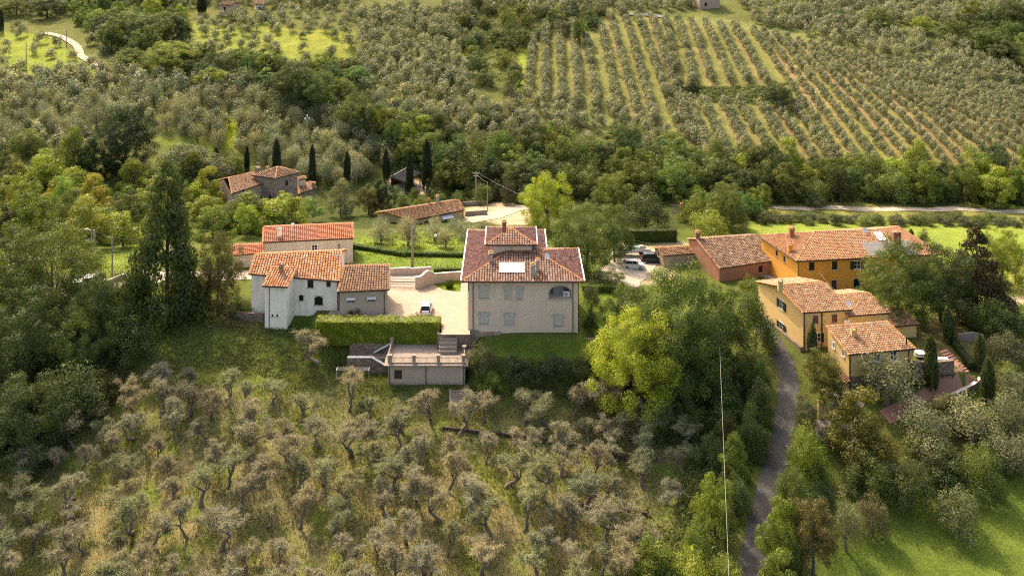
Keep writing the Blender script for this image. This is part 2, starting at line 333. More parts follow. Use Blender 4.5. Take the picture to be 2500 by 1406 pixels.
# old orchard: alternate straw and fresh green in patches
_m = (np.sin(GX * 0.55 + 2 * np.sin(GY * 0.3)) * np.sin(GY * 0.5 + 2 * np.sin(GX * 0.21)) + 0.5 * np.sin(GX * 1.3 + GY * 0.9))
_in = np.clip(0.5 - poly_dist(gu, gv, ZONES[4][0]) / 30, 0, 1) * np.clip(_m * 0.8, 0, 0.75)
C = C * (1 - _in[..., None]) + np.array((0.14, 0.19, 0.03)) * _in[..., None]
nI, nJ = GX.shape
tv = np.stack([GX, GY, GZ], -1).reshape(-1, 3)
idx = np.arange(nI * nJ).reshape(nI, nJ); q = np.stack([idx[:-1, :-1], idx[:-1, 1:], idx[1:, 1:], idx[1:, :-1]], -1).reshape(-1, 4)
me = bpy.data.meshes.new('ground'); me.vertices.add(len(tv)); me.vertices.foreach_set('co', tv.reshape(-1).astype(np.float32))
me.loops.add(q.size); me.loops.foreach_set('vertex_index', q.reshape(-1).astype(np.int32)); me.polygons.add(len(q))
me.polygons.foreach_set('loop_start', np.arange(0, q.size, 4, dtype=np.int32)); me.polygons.foreach_set('use_smooth', np.ones(len(q), bool))
ca = me.attributes.new('Col', 'FLOAT_COLOR', 'POINT'); ca.data.foreach_set('color', np.concatenate([C.reshape(-1, 3), np.ones((nI * nJ, 1))], 1).reshape(-1).astype(np.float32))
me.update(calc_edges=True); me.materials.append(GROUND)
tag(link(bpy.data.objects.new('ground', me)), 'grassy valley floor and hillside', None, None, 'structure')

def strip(name, pts, wd, mat, off=0.07, label=None, seg=0.8):
    """a path draped over the ground: pts are pixels (u, v) or points"""
    P = [G(*p) if len(p) == 2 else Vector(p) for p in pts]; S = []
    for i in range(len(P) - 1):
        p0, p1, p2, p3 = P[max(i - 1, 0)], P[i], P[i + 1], P[min(i + 2, len(P) - 1)]
        k = max(2, int((p2 - p1).length / seg))
        for j in range(k):
            t = j / k; S.append(0.5 * ((2 * p1) + (p2 - p0) * t + (2 * p0 - 5 * p1 + 4 * p2 - p3) * t * t + (3 * p1 - p0 - 3 * p2 + p3) * t ** 3))
    S.append(P[-1]); m = MB(); V = []; n = 6
    for i, p in enumerate(S):
        t = (S[min(i + 1, len(S) - 1)] - S[max(i - 1, 0)]); t.z = 0; t.normalize(); a = Vector((t.y, -t.x, 0))
        wv = (wd if not isinstance(wd, (list, tuple)) else wd[0] + (wd[1] - wd[0]) * i / (len(S) - 1)) * (1 + 0.05 * math.sin(i * 0.9))
        for j in range(n + 1):
            q_ = p + a * wv * (j / n - 0.5); V.append((q_.x, q_.y, gz(q_.x, q_.y) + off))
    m.add(V, [(i * (n + 1) + j, i * (n + 1) + j + 1, (i + 1) * (n + 1) + j + 1, (i + 1) * (n + 1) + j) for i in range(len(S) - 1) for j in range(n)])
    o = m.build(name, mat, None, True); o['kind'] = 'structure'
    if label: o['label'] = label
    return o
def sheet(name, poly, z, mat, th=0.1):
    m = MB(); n = len(poly); m.add([(x, y, z) for x, y in poly] + [(x, y, z - th) for x, y in poly], [tuple(range(n))] + [(i, i + n, (i + 1) % n + n, (i + 1) % n) for i in range(n)])
    o = m.build(name, mat); o['kind'] = 'structure'; return o
def asphm():
    t = NT('worn_asphalt'); g = t.coord('Object'); c = t.ramp(t.noise(0.5, 8, g, 0.75), [(0.35, (0.052, 0.050, 0.047)), (0.55, (0.075, 0.071, 0.066)), (0.75, (0.12, 0.108, 0.095))])
    vo = t.n('TexVoronoi', feature='DISTANCE_TO_EDGE'); vo.inputs['Scale'].default_value = 0.55; t.l(g, vo.inputs['Vector'])
    c = t.mix(t.ramp(vo.outputs['Distance'], [(0, (0.6, 0.6, 0.6)), (0.03, (0, 0, 0))]), c, (0.035, 0.03, 0.03)); t.l(c, t.b.inputs['Base Color']); t.b.inputs['Roughness'].default_value = 0.95; t.bump(t.noise(6, 4, g), 0.4, 0.03); return t.m
ASPH = asphm()
TRACK = plain('pale_gravel', (0.38, 0.31, 0.235), 1, 0, 0.25, 0.8)
PAVE = None
def pavem():
    t = NT('stone_paving'); g = t.coord('Object'); br = t.n('TexBrick'); t.l(g, br.inputs['Vector']); br.inputs['Scale'].default_value = 1.0
    br.inputs['Color1'].default_value = (0.40, 0.31, 0.235, 1); br.inputs['Color2'].default_value = (0.31, 0.24, 0.18, 1); br.inputs['Mortar'].default_value = (0.22, 0.17, 0.12, 1)
    br.inputs['Brick Width'].default_value = 0.75; br.inputs['Row Height'].default_value = 0.42; br.inputs['Mortar Size'].default_value = 0.03
    t.l(t.mix(t.ramp(t.noise(0.6, 7), [(0.35, (0, 0, 0)), (0.75, (0.7, 0.7, 0.7))]), br.outputs['Color'], (0.40, 0.32, 0.24)), t.b.inputs['Base Color']); t.b.inputs['Roughness'].default_value = 0.9; return t.m
PAVE = pavem()
strip('lane', [(1822, 1500), (1832, 1406), (1850, 1300), (1880, 1180), (1905, 1080), (1920, 1000), (1924, 920), (1905, 862), (1872, 812), (1850, 790)], (3.0, 2.5), ASPH, 0.06, 'narrow grey lane climbing beside the yellow farmhouse')
strip('gravel_track', [(100, 82), (150, 92), (185, 112), (200, 140), (232, 160), (275, 195)], 2.4, TRACK, 0.25, 'pale track winding through the upper left olive trees')
strip('field_path', [(1840, 508), (1960, 510), (2060, 509), (2200, 511), (2350, 511), (2450, 517), (2540, 521)], 2.4, plain('path_gravel', (0.50, 0.40, 0.29), 1, 0, 0.2, 1), 0.1, 'pale path along the edge of the wood')
strip('road', [(100, 700), (240, 704), (330, 680), (450, 676), (600, 672), (700, 668), (860, 676), (960, 676), (1060, 678)], 4.0, plain('pale_road', (0.36, 0.31, 0.26), 0.95, 0, 0.2, 1), 0.08, 'pale road behind the white farmhouse')
strip('side_road', [(255, 492), (300, 488), (350, 492), (420, 498)], 3.0, ASPH, 0.08)
strip('hill_road', [(1535, 36), (1580, 38), (1630, 44)], 2.6, plain('grey_road', (0.22, 0.2, 0.19), 0.95), 0.3)
strip('drive', [(1290, 505), (1240, 515), (1200, 528), (1140, 540)], 5.0, TRACK, 0.08)
strip('pergola_drive', [(945, 470), (985, 466), (1030, 452)], 5.5, TRACK, 0.08)
strip('parking_area', [(1500, 690), (1530, 660), (1570, 632), (1640, 622)], 8.0, plain('dusty_gravel', (0.36, 0.31, 0.24), 1, 0, 0.3, 0.5), 0.07)
strip('farm_lane', [(1850, 670), (1890, 680), (1912, 702)], 1.6, TRACK, 0.1)
yard = wp([(950, 690), (1060, 690), (1062, 697), (1082, 708), (1112, 712), (1124, 712), (1126, 690), (1145, 690), (1147, 817), (1078, 817), (1078, 788), (800, 788), (800, 768), (830, 720)], 0)
sheet('yard', yard, 0.05, PAVE)
TERRA = plain('terracotta_paving', (0.29, 0.15, 0.11), 0.85, 0, 0.2, 4)
strip('garden_path', [(2160, 1020), (2200, 1000), (2240, 978), (2290, 965), (2330, 950), (2375, 930), (2350, 900), (2310, 875)], (2.0, 1.7), TERRA, 0.08, 'terracotta paved path curving through the garden')
strip('gate_forecourt', [(2035, 985), (2070, 965), (2085, 945)], 4.5, plain('grey_cobbles', (0.17, 0.145, 0.13), 0.95, 0, 0.3, 3), 0.07)
strip('driveway_apron', [(1990, 1050), (2040, 1055), (2090, 1060)], 3.0, TRACK, 0.07)

# ---------------------------------------------------------------- building kit
WOOD = plain('dark_wood', (0.06, 0.035, 0.022), 0.8); EAVE_GAP = plain('eave_wood_gap_shade', (0.10, 0.065, 0.045), 0.9)  # eave wood, also the painted shade between roof tiles
COPPER = plain('brown_gutter', (0.075, 0.04, 0.03), 0.5, 0.3); GLASS = plain('window_glass', (0.015, 0.018, 0.022), 0.12, 0, 0.1)
WHITE = plain('white_paint', (0.72, 0.70, 0.66), 0.6); SURR = plain('stone_surround', (0.42, 0.40, 0.36), 0.85); GREENSH = plain('green_shutter', (0.018, 0.03, 0.024), 0.6)
PALESH = plain('pale_shutter', (0.52, 0.49, 0.43), 0.6); IRON = plain('dark_iron', (0.03, 0.03, 0.032), 0.5, 0.5); STEEL = plain('grey_steel', (0.26, 0.26, 0.27), 0.55, 0.2)
CONC = plain('weathered_concrete', (0.27, 0.22, 0.18), 0.95, 0, 0.3, 2); CHWHITE = plain('white_enamel', (0.75, 0.75, 0.74), 0.35)
LEADW = plain('white_flashing', (0.74, 0.72, 0.72), 0.6)
BRICK = plain('red_brick', (0.30, 0.12, 0.075), 0.9, 0, 0.3, 5)
ROOF_VILLA = roofm('roof_villa', (0.13, 0.07, 0.055), (0.24, 0.142, 0.112), (0.40, 0.285, 0.225), (0.336, 0.160, 0.044), 0.45)
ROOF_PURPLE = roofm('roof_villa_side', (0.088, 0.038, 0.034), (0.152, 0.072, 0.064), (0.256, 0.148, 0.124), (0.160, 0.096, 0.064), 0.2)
ROOF_ORANGE = roofm('roof_orange', (0.240, 0.092, 0.040), (0.448, 0.200, 0.092), (0.640, 0.440, 0.304), (0.480, 0.168, 0.024), 0.7)
ROOF_NEW = roofm('roof_new', (0.400, 0.136, 0.072), (0.496, 0.192, 0.104), (0.576, 0.256, 0.152), (0.496, 0.208, 0.104), 0.3)
ROOF_BROWN = roofm('roof_brown', (0.120, 0.062, 0.035), (0.216, 0.124, 0.074), (0.336, 0.217, 0.134), (0.224, 0.109, 0.038), 0.3)
ROOF_TAN = roofm('roof_tan', (0.184, 0.093, 0.054), (0.320, 0.182, 0.106), (0.496, 0.334, 0.205), (0.360, 0.155, 0.032), 0.45)
ROOF_OLD = roofm('roof_old', (0.080, 0.050, 0.032), (0.216, 0.128, 0.083), (0.368, 0.264, 0.179), (0.104, 0.066, 0.038), 0.8)
ROOF_BIG = roofm('roof_big', (0.240, 0.109, 0.054), (0.368, 0.186, 0.096), (0.480, 0.295, 0.166), (0.368, 0.155, 0.038), 0.4)
LICHEN = roofm('ridge_tiles', (0.224, 0.093, 0.032), (0.368, 0.155, 0.045), (0.464, 0.248, 0.115), (0.416, 0.178, 0.026), 0.6)

def arc_strip(m, P, Q, ax, rr, raise_, step=0.42, n=4, mi=0):
    """a row of overlapping half-round tiles from eave point P up to Q; ax = unit vector across"""
    L = (Q - P).length
    if L < 0.15: return
    k = max(1, round(L / step)); d = (Q - P) / k; nn = ax.cross(d).normalized()
    if nn.z < 0: nn = -nn
    for i in range(k):
        a = P + d * i - d * 0.08; b = P + d * (i + 1); V = []
        for (c, r_, h_) in ((a, rr * 1.08, raise_), (b, rr * 0.86, 0.005)):
            for j in range(n + 1):
                t = math.pi * j / n; V.append(c + ax * (-math.cos(t) * r_) + nn * (math.sin(t) * r_ * 0.8 + h_))
        m.add(V, [(j, j + 1, n + 2 + j, n + 1 + j) for j in range(n)] + [tuple(range(n + 1))], mi, min(1, max(0, random.gauss(0.5, 0.21))))
def roof_quad(m, a, b, c, d, sp=0.40, style='coppi', th=0.14):
    """bilinear roof face: a-b eave (left to right), d-c top"""
    up = Vector((0, 0, 1)); m.add([a, b, c, d, a - up * th, b - up * th, c - up * th, d - up * th],
          [(0, 1, 2, 3)], 1, 0.15); m.add([a, b, c, d, a - up * th, b - up * th, c - up * th, d - up * th], [(4, 7, 6, 5), (0, 4, 5, 1), (1, 5, 6, 2), (2, 6, 7, 3), (3, 7, 4, 0)], 1, 0.3)  # top sheet in dark wood tone stands in for shade between tile columns
    L = max((b - a).length, (c - d).length); k = max(1, round(L / sp)); ax = (b - a).normalized()
    for i in range(k):
        t = (i + 0.5) / k; arc_strip(m, a.lerp(b, t), d.lerp(c, t), ax, L / k * 0.40, 0.05 if style == 'coppi' else 0.09, 0.42 if style == 'coppi' else 0.36)
def roof_poly(m, poly, sp=0.40, th=0.14, step=0.42, raise_=0.05):
    """planar roof face; the first two points are the eave, left to right"""
    a, b = poly[0], poly[1]; ax = (b - a); ax.z = 0; ax.normalize(); dd = Vector((-ax.y, ax.x, 0))
    up = Vector((0, 0, 1)); k = len(poly)
    m.add(list(poly), [tuple(range(k))], 1, 0.15)  # bed coloured dark to mimic shaded gaps between the tiles
    m.add(list(poly) + [p - up * th for p in poly], [tuple(range(k, 2 * k))[::-1]] + [(i, i + k, (i + 1) % k + k, (i + 1) % k) for i in range(k)], 1, 0.3)
    q = [((p - a).dot(ax), (p - a).dot(dd)) for p in poly]
    j = max(range(k), key=lambda i: q[i][1]); n_ = (b - a).cross(poly[j] - a)
    def zat(x, d): p = a + ax * x + dd * d; p.z = a.z - (n_.x * (p.x - a.x) + n_.y * (p.y - a.y)) / n_.z; return p
    x0, x1 = min(p[0] for p in q), max(p[0] for p in q); c = max(1, round((x1 - x0) / sp)); w_ = (x1 - x0) / c
    for i in range(c):
        x = x0 + (i + 0.5) * w_; ds = []
        for e in range(k):
            (xa, da), (xb, db) = q[e], q[(e + 1) % k]
            if (xa <= x < xb) or (xb <= x < xa): ds.append(da + (db - da) * (x - xa) / (xb - xa))
        ds.sort()
        for e in range(0, len(ds) - 1, 2): arc_strip(m, zat(x, ds[e]), zat(x, ds[e + 1]), ax, w_ * 0.40, raise_, step)
def caps(m, P, Q, r=0.15, n=4, mi=0):
    L = (Q - P).length; k = max(1, round(L / 0.45)); d = (Q - P) / k; ax = d.cross(Vector((0, 0, 1))).normalized(); nn = ax.cross(d).normalized()
    if nn.z < 0: nn = -nn
    for i in range(k):
        a = P + d * i - d * 0.1; b = P + d * (i + 1); V = []
        for c, s_ in ((a, 1.12), (b, 0.9)):
            for j in range(n + 1):
                t = math.pi * j / n; V.append(c + ax * (-math.cos(t) * r * s_) + nn * (math.sin(t) * r * s_ * 0.9 + 0.02))
        m.add(V, [(j, j + 1, n + 2 + j, n + 1 + j) for j in range(n)] + [tuple(range(n + 1))], mi, random.random())

class House:
    def __init__(s, name, label, origin, group=None, cat='house'):
        s.root = thing(name, label, cat, (0, 0, 0), 0, group); s.root.location = origin; s.o = Vector(origin); s.wins = []
    def put(s, m, name, mats, parent=None, smooth=False):
        """geometry is given in world space; shift it so the part sits under its thing"""
        m.v = [(p[0] - s.o.x, p[1] - s.o.y, p[2] - s.o.z) for p in m.v]
        return m.build(name, mats, parent or s.root, smooth)
    def wallmesh(s, walls, mats):
        """walls: dicts A, B (footprint ends), zb, tops [(t,z)...] in order A->B, holes [(x0,x1,z0,z1,depth)]"""
        m = MB()
        for w_ in walls:
            A, B = Vector((*w_['A'], 0)), Vector((*w_['B'], 0)); L = (B - A).length; u = (B - A) / L; nrm = Vector((u.y, -u.x, 0))
            P = lambda x, z, d=0.0: A + u * x + Vector((0, 0, z)) - nrm * d
            tops = w_['tops']; zb = w_['zb']; zr = min(z for _, z in tops); hs = w_.get('holes', [])
            xs = sorted(set([0, L] + [x for h in hs for x in h[:2]])); zs = sorted(set([zb, zr] + [z for h in hs for z in h[2:4] if z < zr]))
            mi = w_.get('mi', 0)
            for i in range(len(xs) - 1):
                for j in range(len(zs) - 1):
                    cx_, cz_ = (xs[i] + xs[i + 1]) / 2, (zs[j] + zs[j + 1]) / 2
                    if any(h[0] < cx_ < h[1] and h[2] < cz_ < h[3] for h in hs): continue
                    m.add([P(xs[i], zs[j]), P(xs[i + 1], zs[j]), P(xs[i + 1], zs[j + 1]), P(xs[i], zs[j + 1])], [(0, 1, 2, 3)], mi)
            pts = [P(0, zr), P(L, zr)] + [P(t * L, z) for t, z in reversed(tops) if z > zr + 1e-4]
            if len(pts) > 2: m.add(pts, [tuple(range(len(pts)))], mi)
            for x0, x1, z0, z1, dp in hs:
                z1 = min(z1, zr)
                for a_, b_ in (((x0, z0), (x1, z0)), ((x1, z0), (x1, z1)), ((x1, z1), (x0, z1)), ((x0, z1), (x0, z0))):
                    m.add([P(*a_), P(*a_, dp), P(*b_, dp), P(*b_)], [(0, 1, 2, 3)], mi)
        return s.put(m, 'wall', mats)
    def wwin(s, wall, u, v, wd, ht, style='glass', depth=0.14):
        """cut a window into a wall where the photo shows its centre"""
        A, B = Vector((*wall['A'], 0)), Vector((*wall['B'], 0)); L = (B - A).length; ax = (B - A) / L; nrm = Vector((ax.y, -ax.x, 0))
        p = ray_plane(u, v, A, nrm); x = (p - A).dot(ax); z = p.z
        x = min(max(x, wd / 2 + 0.1), L - wd / 2 - 0.1); x0, x1, z0, z1 = x - wd / 2, x + wd / 2, z - ht / 2, z + ht / 2
        zr = min(q_[1] for q_ in wall['tops']); sh = max(0, z1 - (zr - 0.05)); z0 -= sh; z1 -= sh
        wall.setdefault('holes', []).append((x0, x1, z0, z1, depth))
        Q = lambda x, z, d: A + ax * x + Vector((0, 0, z)) - nrm * d
        up = Vector((0, 0, 1)); m = MB()
        def bx(m, xa, xb, za, zb_, da, db, mi=0): m.obox(Q(xa, za, db), ax * (xb - xa), nrm * (db - da), up * (zb_ - za), mi)
        door = style in ('door', 'dark_door')
        t_ = 0.10 if style != 'plain' else 0.05; sur = {'shut': SURR, 'pair': SURR, 'open': WHITE, 'lattice': SURR, 'glass': WHITE, 'old': SURR, 'door': SURR}.get(style, SURR)
        if style in ('shut', 'pair', 'open', 'lattice', 'glass', 'door', 'arch', 'awn'):
            bx(m, x0 - t_, x0, z0, z1 + t_, -0.05, 0.02); bx(m, x1, x1 + t_, z0, z1 + t_, -0.05, 0.02); bx(m, x0, x1, z1, z1 + t_, -0.05, 0.02)
        if not door: bx(m, x0 - t_ - 0.06, x1 + t_ + 0.06, z0 - 0.09, z0, -0.12, depth - 0.01)
        if style == 'pair':
            bx(m, x0 - 0.32, x0 - t_ - 0.01, z1 - 0.45, z1 + t_, -0.06, 0.0); bx(m, x1 + t_ + 0.01, x1 + 0.32, z1 - 0.45, z1 + t_, -0.06, 0.0); bx(m, x - 0.2, x + 0.2, z1 + t_ + 0.005, z1 + t_ + 0.12, -0.07, 0.0)
        if not m.v: bx(m, x0, x1, z0 - 0.03, z0 + 0.03, 0.0, depth)
        nm = 'door' if door else 'window'; wn = s.put(m, nm, sur)
        pm = MB(); fm = MB()
        if style in ('shut', 'pair'):
            for a_, b_ in ((x0 + 0.005, x - 0.01), (x + 0.01, x1 - 0.005)):
                sm = MB(); k = int((z1 - z0) / 0.09); bx(sm, a_, b_, z0 + 0.005, z1 - 0.005, 0.07, 0.10)
                for i in range(k): bx(sm, a_ + 0.05, b_ - 0.05, z0 + 0.03 + i * 0.09, z0 + 0.07 + i * 0.09, 0.045, 0.068)
                for e0, e1 in ((a_, a_ + 0.05), (b_ - 0.05, b_)): bx(sm, e0, e1, z0 + 0.005, z1 - 0.005, 0.03, 0.069)
                s.put(sm, 'shutter', PALESH, wn)
        elif style in ('door', 'dark_door'):
            bx(pm, x0, x1, z0, z1, depth - 0.05, depth)
            for i in range(4): bx(pm, x0 + (x1 - x0) * i / 4 + 0.015, x0 + (x1 - x0) * (i + 1) / 4 - 0.015, z0, z1 - 0.05, depth - 0.075, depth - 0.052)
            s.put(pm, 'door_leaf', plain('red_door', (0.09, 0.03, 0.022), 0.7) if style == 'door' else WOOD, wn)
        else:
            bx(pm, x0, x1, z0, z1, depth - 0.02, depth); s.put(pm, 'pane', GLASS, wn)
            fr = WOOD if style in ('old', 'dark', 'awn') else (WHITE if style != 'lattice' else BRICK)
            if style == 'lattice':
                k = 5
                for i in range(k + 1):
                    xx = x0 + (x1 - x0 - 0.05) * i / k; bx(fm, xx, xx + 0.05, z0, z1, 0.03, 0.06)
                for i in range(7):
                    zz = z0 + (z1 - z0 - 0.05) * i / 6; bx(fm, x0, x1, zz, zz + 0.06, 0.062, 0.08)
            elif style == 'dark' or style == 'arch':
                for i in range(1, 5): bx(fm, x0 + (x1 - x0) * i / 5 - 0.012, x0 + (x1 - x0) * i / 5 + 0.012, z0, z1, 0.03, 0.055)
                bx(fm, x0, x1, (z0 + z1) / 2 - 0.015, (z0 + z1) / 2 + 0.015, 0.056, 0.07)
            else:
                for xx in (x0, x - 0.04, x1 - 0.06): bx(fm, xx, xx + (0.08 if xx == x - 0.04 else 0.06), z0, z1, depth - 0.06, depth - 0.021)
                for zz in (z0, z1 - 0.06): bx(fm, x0 + 0.06, x1 - 0.06, zz, zz + 0.06, depth - 0.055, depth - 0.022)
                if style != 'awn': bx(fm, x0 + 0.06, x1 - 0.06, z0 + (z1 - z0) * 0.5, z0 + (z1 - z0) * 0.5 + 0.04, depth - 0.05, depth - 0.023)
            s.put(fm, 'frame', fr if style not in ('dark', 'arch') else IRON, wn)
            if style == 'open':
                for sg in (-1, 1):
                    sm = MB(); xa, xb = (x0 - 0.06 - wd * 0.5, x0 - 0.04) if sg < 0 else (x1 + 0.04, x1 + 0.06 + wd * 0.5)
                    bx(sm, xa, xb, z0 + 0.01, z1, -0.10, -0.055); k = int((z1 - z0) / 0.12)
                    for i in range(k): bx(sm, xa + 0.05, xb - 0.05, z0 + 0.04 + i * 0.12, z0 + 0.11 + i * 0.12, -0.12, -0.101)
                    s.put(sm, 'shutter', GREENSH, wn)
            if style == 'arch':
                am = MB(); k = 6; r = wd / 2
                for sg in (-1, 1):
                    pts = [Q(x + sg * r, z1 + 0.0, 0.0)] + [Q(x + sg * r * math.cos(t), z1 - r * 0.6 + r * 0.6 * math.sin(t), 0.0) for t in [math.pi / 2 * i / k for i in range(k + 1)]]
                    am.add(pts + [p_ + nrm * -0.02 for p_ in pts], [tuple(range(len(pts)))])
                s.put(am, 'arch_spandrel', wall.get('mat', SURR), wn)
            if style == 'awn':
                am = MB(); am.obox(Q(x0 - 0.1, z1 - 0.1, -0.05), ax * (wd + 0.2), nrm * 0.45 + up * -0.22, up * 0.03); am.obox(Q(x0 - 0.1, z1 - 0.36, -0.46), ax * (wd + 0.2), nrm * 0.02, up * 0.09)
                s.put(am, 'awning', WHITE, wn)
        return wn
    def pipe(s, pts, name='downpipe', r=0.06, mat=None, parent=None):
        m = MB(); m.tube(pts, r, 6); return s.put(m, name, mat or COPPER, parent)
    def gutter(s, a, b, mat=None):
        m = MB(); off = Vector((0, 0, -0.08)); m.tube([a + off, b + off], 0.085, 6); return s.put(m, 'gutter', mat or COPPER)
    def chimney(s, roof, u, v, plane, wd=0.6, dp=0.5, ht=1.3, mat=None, capmat=None, rz=0.0, style='tile'):
        """stack standing on a roof plane (three points), base seen at the photo pixel"""
        n = (plane[1] - plane[0]).cross(plane[2] - plane[0]).normalized(); p = ray_plane(u, v, plane[0], n)
        c = Vector((p.x, p.y + dp / 2, p.z)); m = MB(); m.box((c.x, c.y, c.z + ht / 2 - 0.25), (wd, dp, ht + 0.5), rz)
        m.box((c.x, c.y, c.z + ht + 0.06), (wd + 0.16, dp + 0.16, 0.08), rz)
        for sx in (-1, 1): m.box((c.x + sx * (wd / 2 - 0.06) * math.cos(rz), c.y + sx * (wd / 2 - 0.06) * math.sin(rz), c.z + ht + 0.22), (0.09, dp * 0.8, 0.235), rz)
        ch = s.put(m, 'chimney', mat or BRICK, None); ch.parent = roof
        k = MB(); a = Vector((math.cos(rz), math.sin(rz), 0)); b = Vector((-a.y, a.x, 0)); top = Vector((c.x, c.y, c.z + ht + 0.345))
        if style == 'tile':
            for sg in (-1, 1):
                e = top + a * sg * (wd / 2 + 0.1); V = [top + Vector((0, 0, 0.18)) - b * dp * 0.55, top + Vector((0, 0, 0.18)) + b * dp * 0.55, e + b * dp * 0.55, e - b * dp * 0.55]
                k.add(V + [q_ + Vector((0, 0, 0.05)) for q_ in V], [(0, 1, 2, 3), (4, 7, 6, 5), (0, 4, 5, 1), (1, 5, 6, 2), (2, 6, 7, 3), (3, 7, 4, 0)], 0, 0.6)
        else:
            k.box((top.x, top.y, top.z + 0.03), (wd + 0.1, dp + 0.1, 0.07), rz, 0, 0.5); k.box((top.x, top.y, top.z + 0.13), (wd * 0.6, dp * 0.6, 0.13), rz, 0, 0.6)
        s.put(k, 'chimney_cap', capmat or LICHEN, None).parent = roof
        return ch
    def gable(s, FLu, FRu, zf, RLu, RRu, back, zb, mat, wallmat, slope=0.3, ov=(0.45, 0.3), bs=None, style='coppi', sp=0.4, walls=None, capm=None, zr=None, shed=False, mi=0):
        """two-slope block fixed by its front eave (pixels + height) and ridge (pixels)"""
        zf = zf if isinstance(zf, tuple) else (zf, zf); a, b = W(*FLu, zf[0]), W(*FRu, zf[1]); wv = (b - a); wv.z = 0; wv.normalize(); n = Vector((-wv.y, wv.x, 0))
        d = ridge_pt(a, *RLu, slope, n); c = ridge_pt(b, *RRu, slope, n)
        bs = bs if bs is not None else slope
        m = MB(); roof_quad(m, a, b, c, d, sp, style)
        if not shed:
            e = d + n * back - Vector((0, 0, bs * back)); f = c + n * back - Vector((0, 0, bs * back)); roof_quad(m, f, e, d, c, sp, style)
            caps(m, d, c, 0.16, mi=2)
        else: e, f = d, c
        for p, q_ in ((a, d), (b, c)): caps(m, p, q_, 0.13, mi=2)
        if not shed:
            for p, q_ in ((e, d), (f, c)): caps(m, p, q_, 0.13, mi=2)
        roof = s.put(m, 'roof', [mat, EAVE_GAP, capm or LICHEN])
        th = 0.16; g = lambda p, sx, sy: p + wv * sx + n * sy
        A, B = g(a, ov[1], ov[0]), g(b, -ov[1], ov[0]); Cc = g(f, -ov[1], -ov[0] if not shed else 0); D = g(e, ov[1], -ov[0] if not shed else 0)
        za = zf[0] + slope * ov[0] - th; zb_ = zf[1] + slope * ov[0] - th
        ze, zg = (e.z + bs * ov[0] - th, f.z + bs * ov[0] - th) if not shed else (e.z - th, f.z - th)
        tR = ((c - b).dot(n) - ov[0]) / max(0.1, (Cc - B).dot(n)); tL = ((d - a).dot(n) - ov[0]) / max(0.1, (D - A).dot(n))
        front = dict(A=A[:2], B=B[:2], zb=zb, tops=[(0, za), (1, zb_)], mi=mi)
        right = dict(A=B[:2], B=Cc[:2], zb=zb, tops=[(0, zb_)] + ([(tR, c.z - th)] if not shed else []) + [(1, zg)], mi=mi)
        backw = dict(A=Cc[:2], B=D[:2], zb=zb, tops=[(0, zg), (1, ze)], mi=mi)
        left = dict(A=D[:2], B=A[:2], zb=zb, tops=[(0, ze)] + ([(1 - tL, d.z - th)] if not shed else []) + [(1, za)], mi=mi)
        for q_ in (front, right, backw, left): q_['mat'] = wallmat
        return dict(roof=roof, front=front, right=right, back=backw, left=left, a=a, b=b, c=c, d=d, e=e, f=f, n=n, w=wv, plane=(a, b, c))
def dish(h, parent, p, r=0.4, aim=(0.3, -0.9, 0.5), mast=1.0):
    m = MB(); m.tube([p, p + Vector((0, 0, mast))], 0.03, 5); q_ = Vector(aim).normalized(); c = p + Vector((0, 0, mast)); a = q_.cross(Vector((0, 0, 1))).normalized(); b = q_.cross(a)
    V = [c - q_ * 0.0]; n = 14
    for k, rr in ((0, 0.55), (1, 1.0)):
        for j in range(n): t = 2 * math.pi * j / n; V.append(c + (a * math.cos(t) + b * math.sin(t)) * r * rr + q_ * (0.06 * rr * rr + 0.08 * k * 0.5))
    m.add(V, [(0, 1 + j, 1 + (j + 1) % n) for j in range(n)] + [(1 + j, n + 1 + j, n + 1 + (j + 1) % n, 1 + (j + 1) % n) for j in range(n)], 1)
    m.tube([c, c + q_ * r * 0.9], 0.015, 4)
    o = h.put(m, 'satellite_dish', [STEEL, CHWHITE]); o.parent = parent; return o
def aerial(h, parent, p, ht=2.2, L=0.9, rz=0.5):
    m = MB(); m.tube([p, p + Vector((0, 0, ht))], 0.025, 5); d = Vector((math.cos(rz), math.sin(rz), 0)); e = Vector((-d.y, d.x, 0)); t = p + Vector((0, 0, ht - 0.1))
    m.tube([t - d * L / 2, t + d * L / 2], 0.018, 4)
    for i in range(7): q_ = t + d * (L * (i / 6 - 0.5)); m.tube([q_ - e * 0.22, q_ + e * 0.22], 0.01, 3)
    o = h.put(m, 'aerial', STEEL); o.parent = parent; return o

# ---------------------------------------------------------------- the villa
PL_VILLA = plaster('plaster_villa', (0.64, 0.51, 0.40), (0.40, 0.31, 0.24), 0.4); STONE = stonem('rubble_stone', (0.16, 0.115, 0.085), (0.30, 0.23, 0.17), (0.10, 0.08, 0.06))
PLINTH = stonem('plinth_stone', (0.26, 0.19, 0.15), (0.42, 0.33, 0.27), (0.18, 0.14, 0.11), 1.4)
V3 = lambda x, y, z: Vector((x, y, z))
h = House('villa', 'large pale beige villa with hipped tile roof, small roof tower and arched loggia', (1.6, 152, 0))
zE = 7.4; S_ = 0.29
FL_, FR_ = V3(-7.53, 144.6, zE), V3(10.7, 144.6, zE); ridL, ridR = V3(-0.6, 151.5, 9.42), V3(3.8, 151.5, 9.42)
BR1 = V3(10.7, 158.4, zE); BLr, BRr = V3(-7.53, 167.3, zE), V3(5.6, 167.3, zE); rr2 = V3(-0.96, 160.7, 9.32)
valR = V3(5.6, 158.4, zE)
m = MB()
roof_poly(m, [FL_, FR_, ridR, ridL], 0.39)
for p in ((BR1, valR, V3(3.8, 156.6, 7.92), ridR),): roof_poly(m, list(p), 0.39)
roof_poly(m, [BRr, BLr, rr2], 0.39)
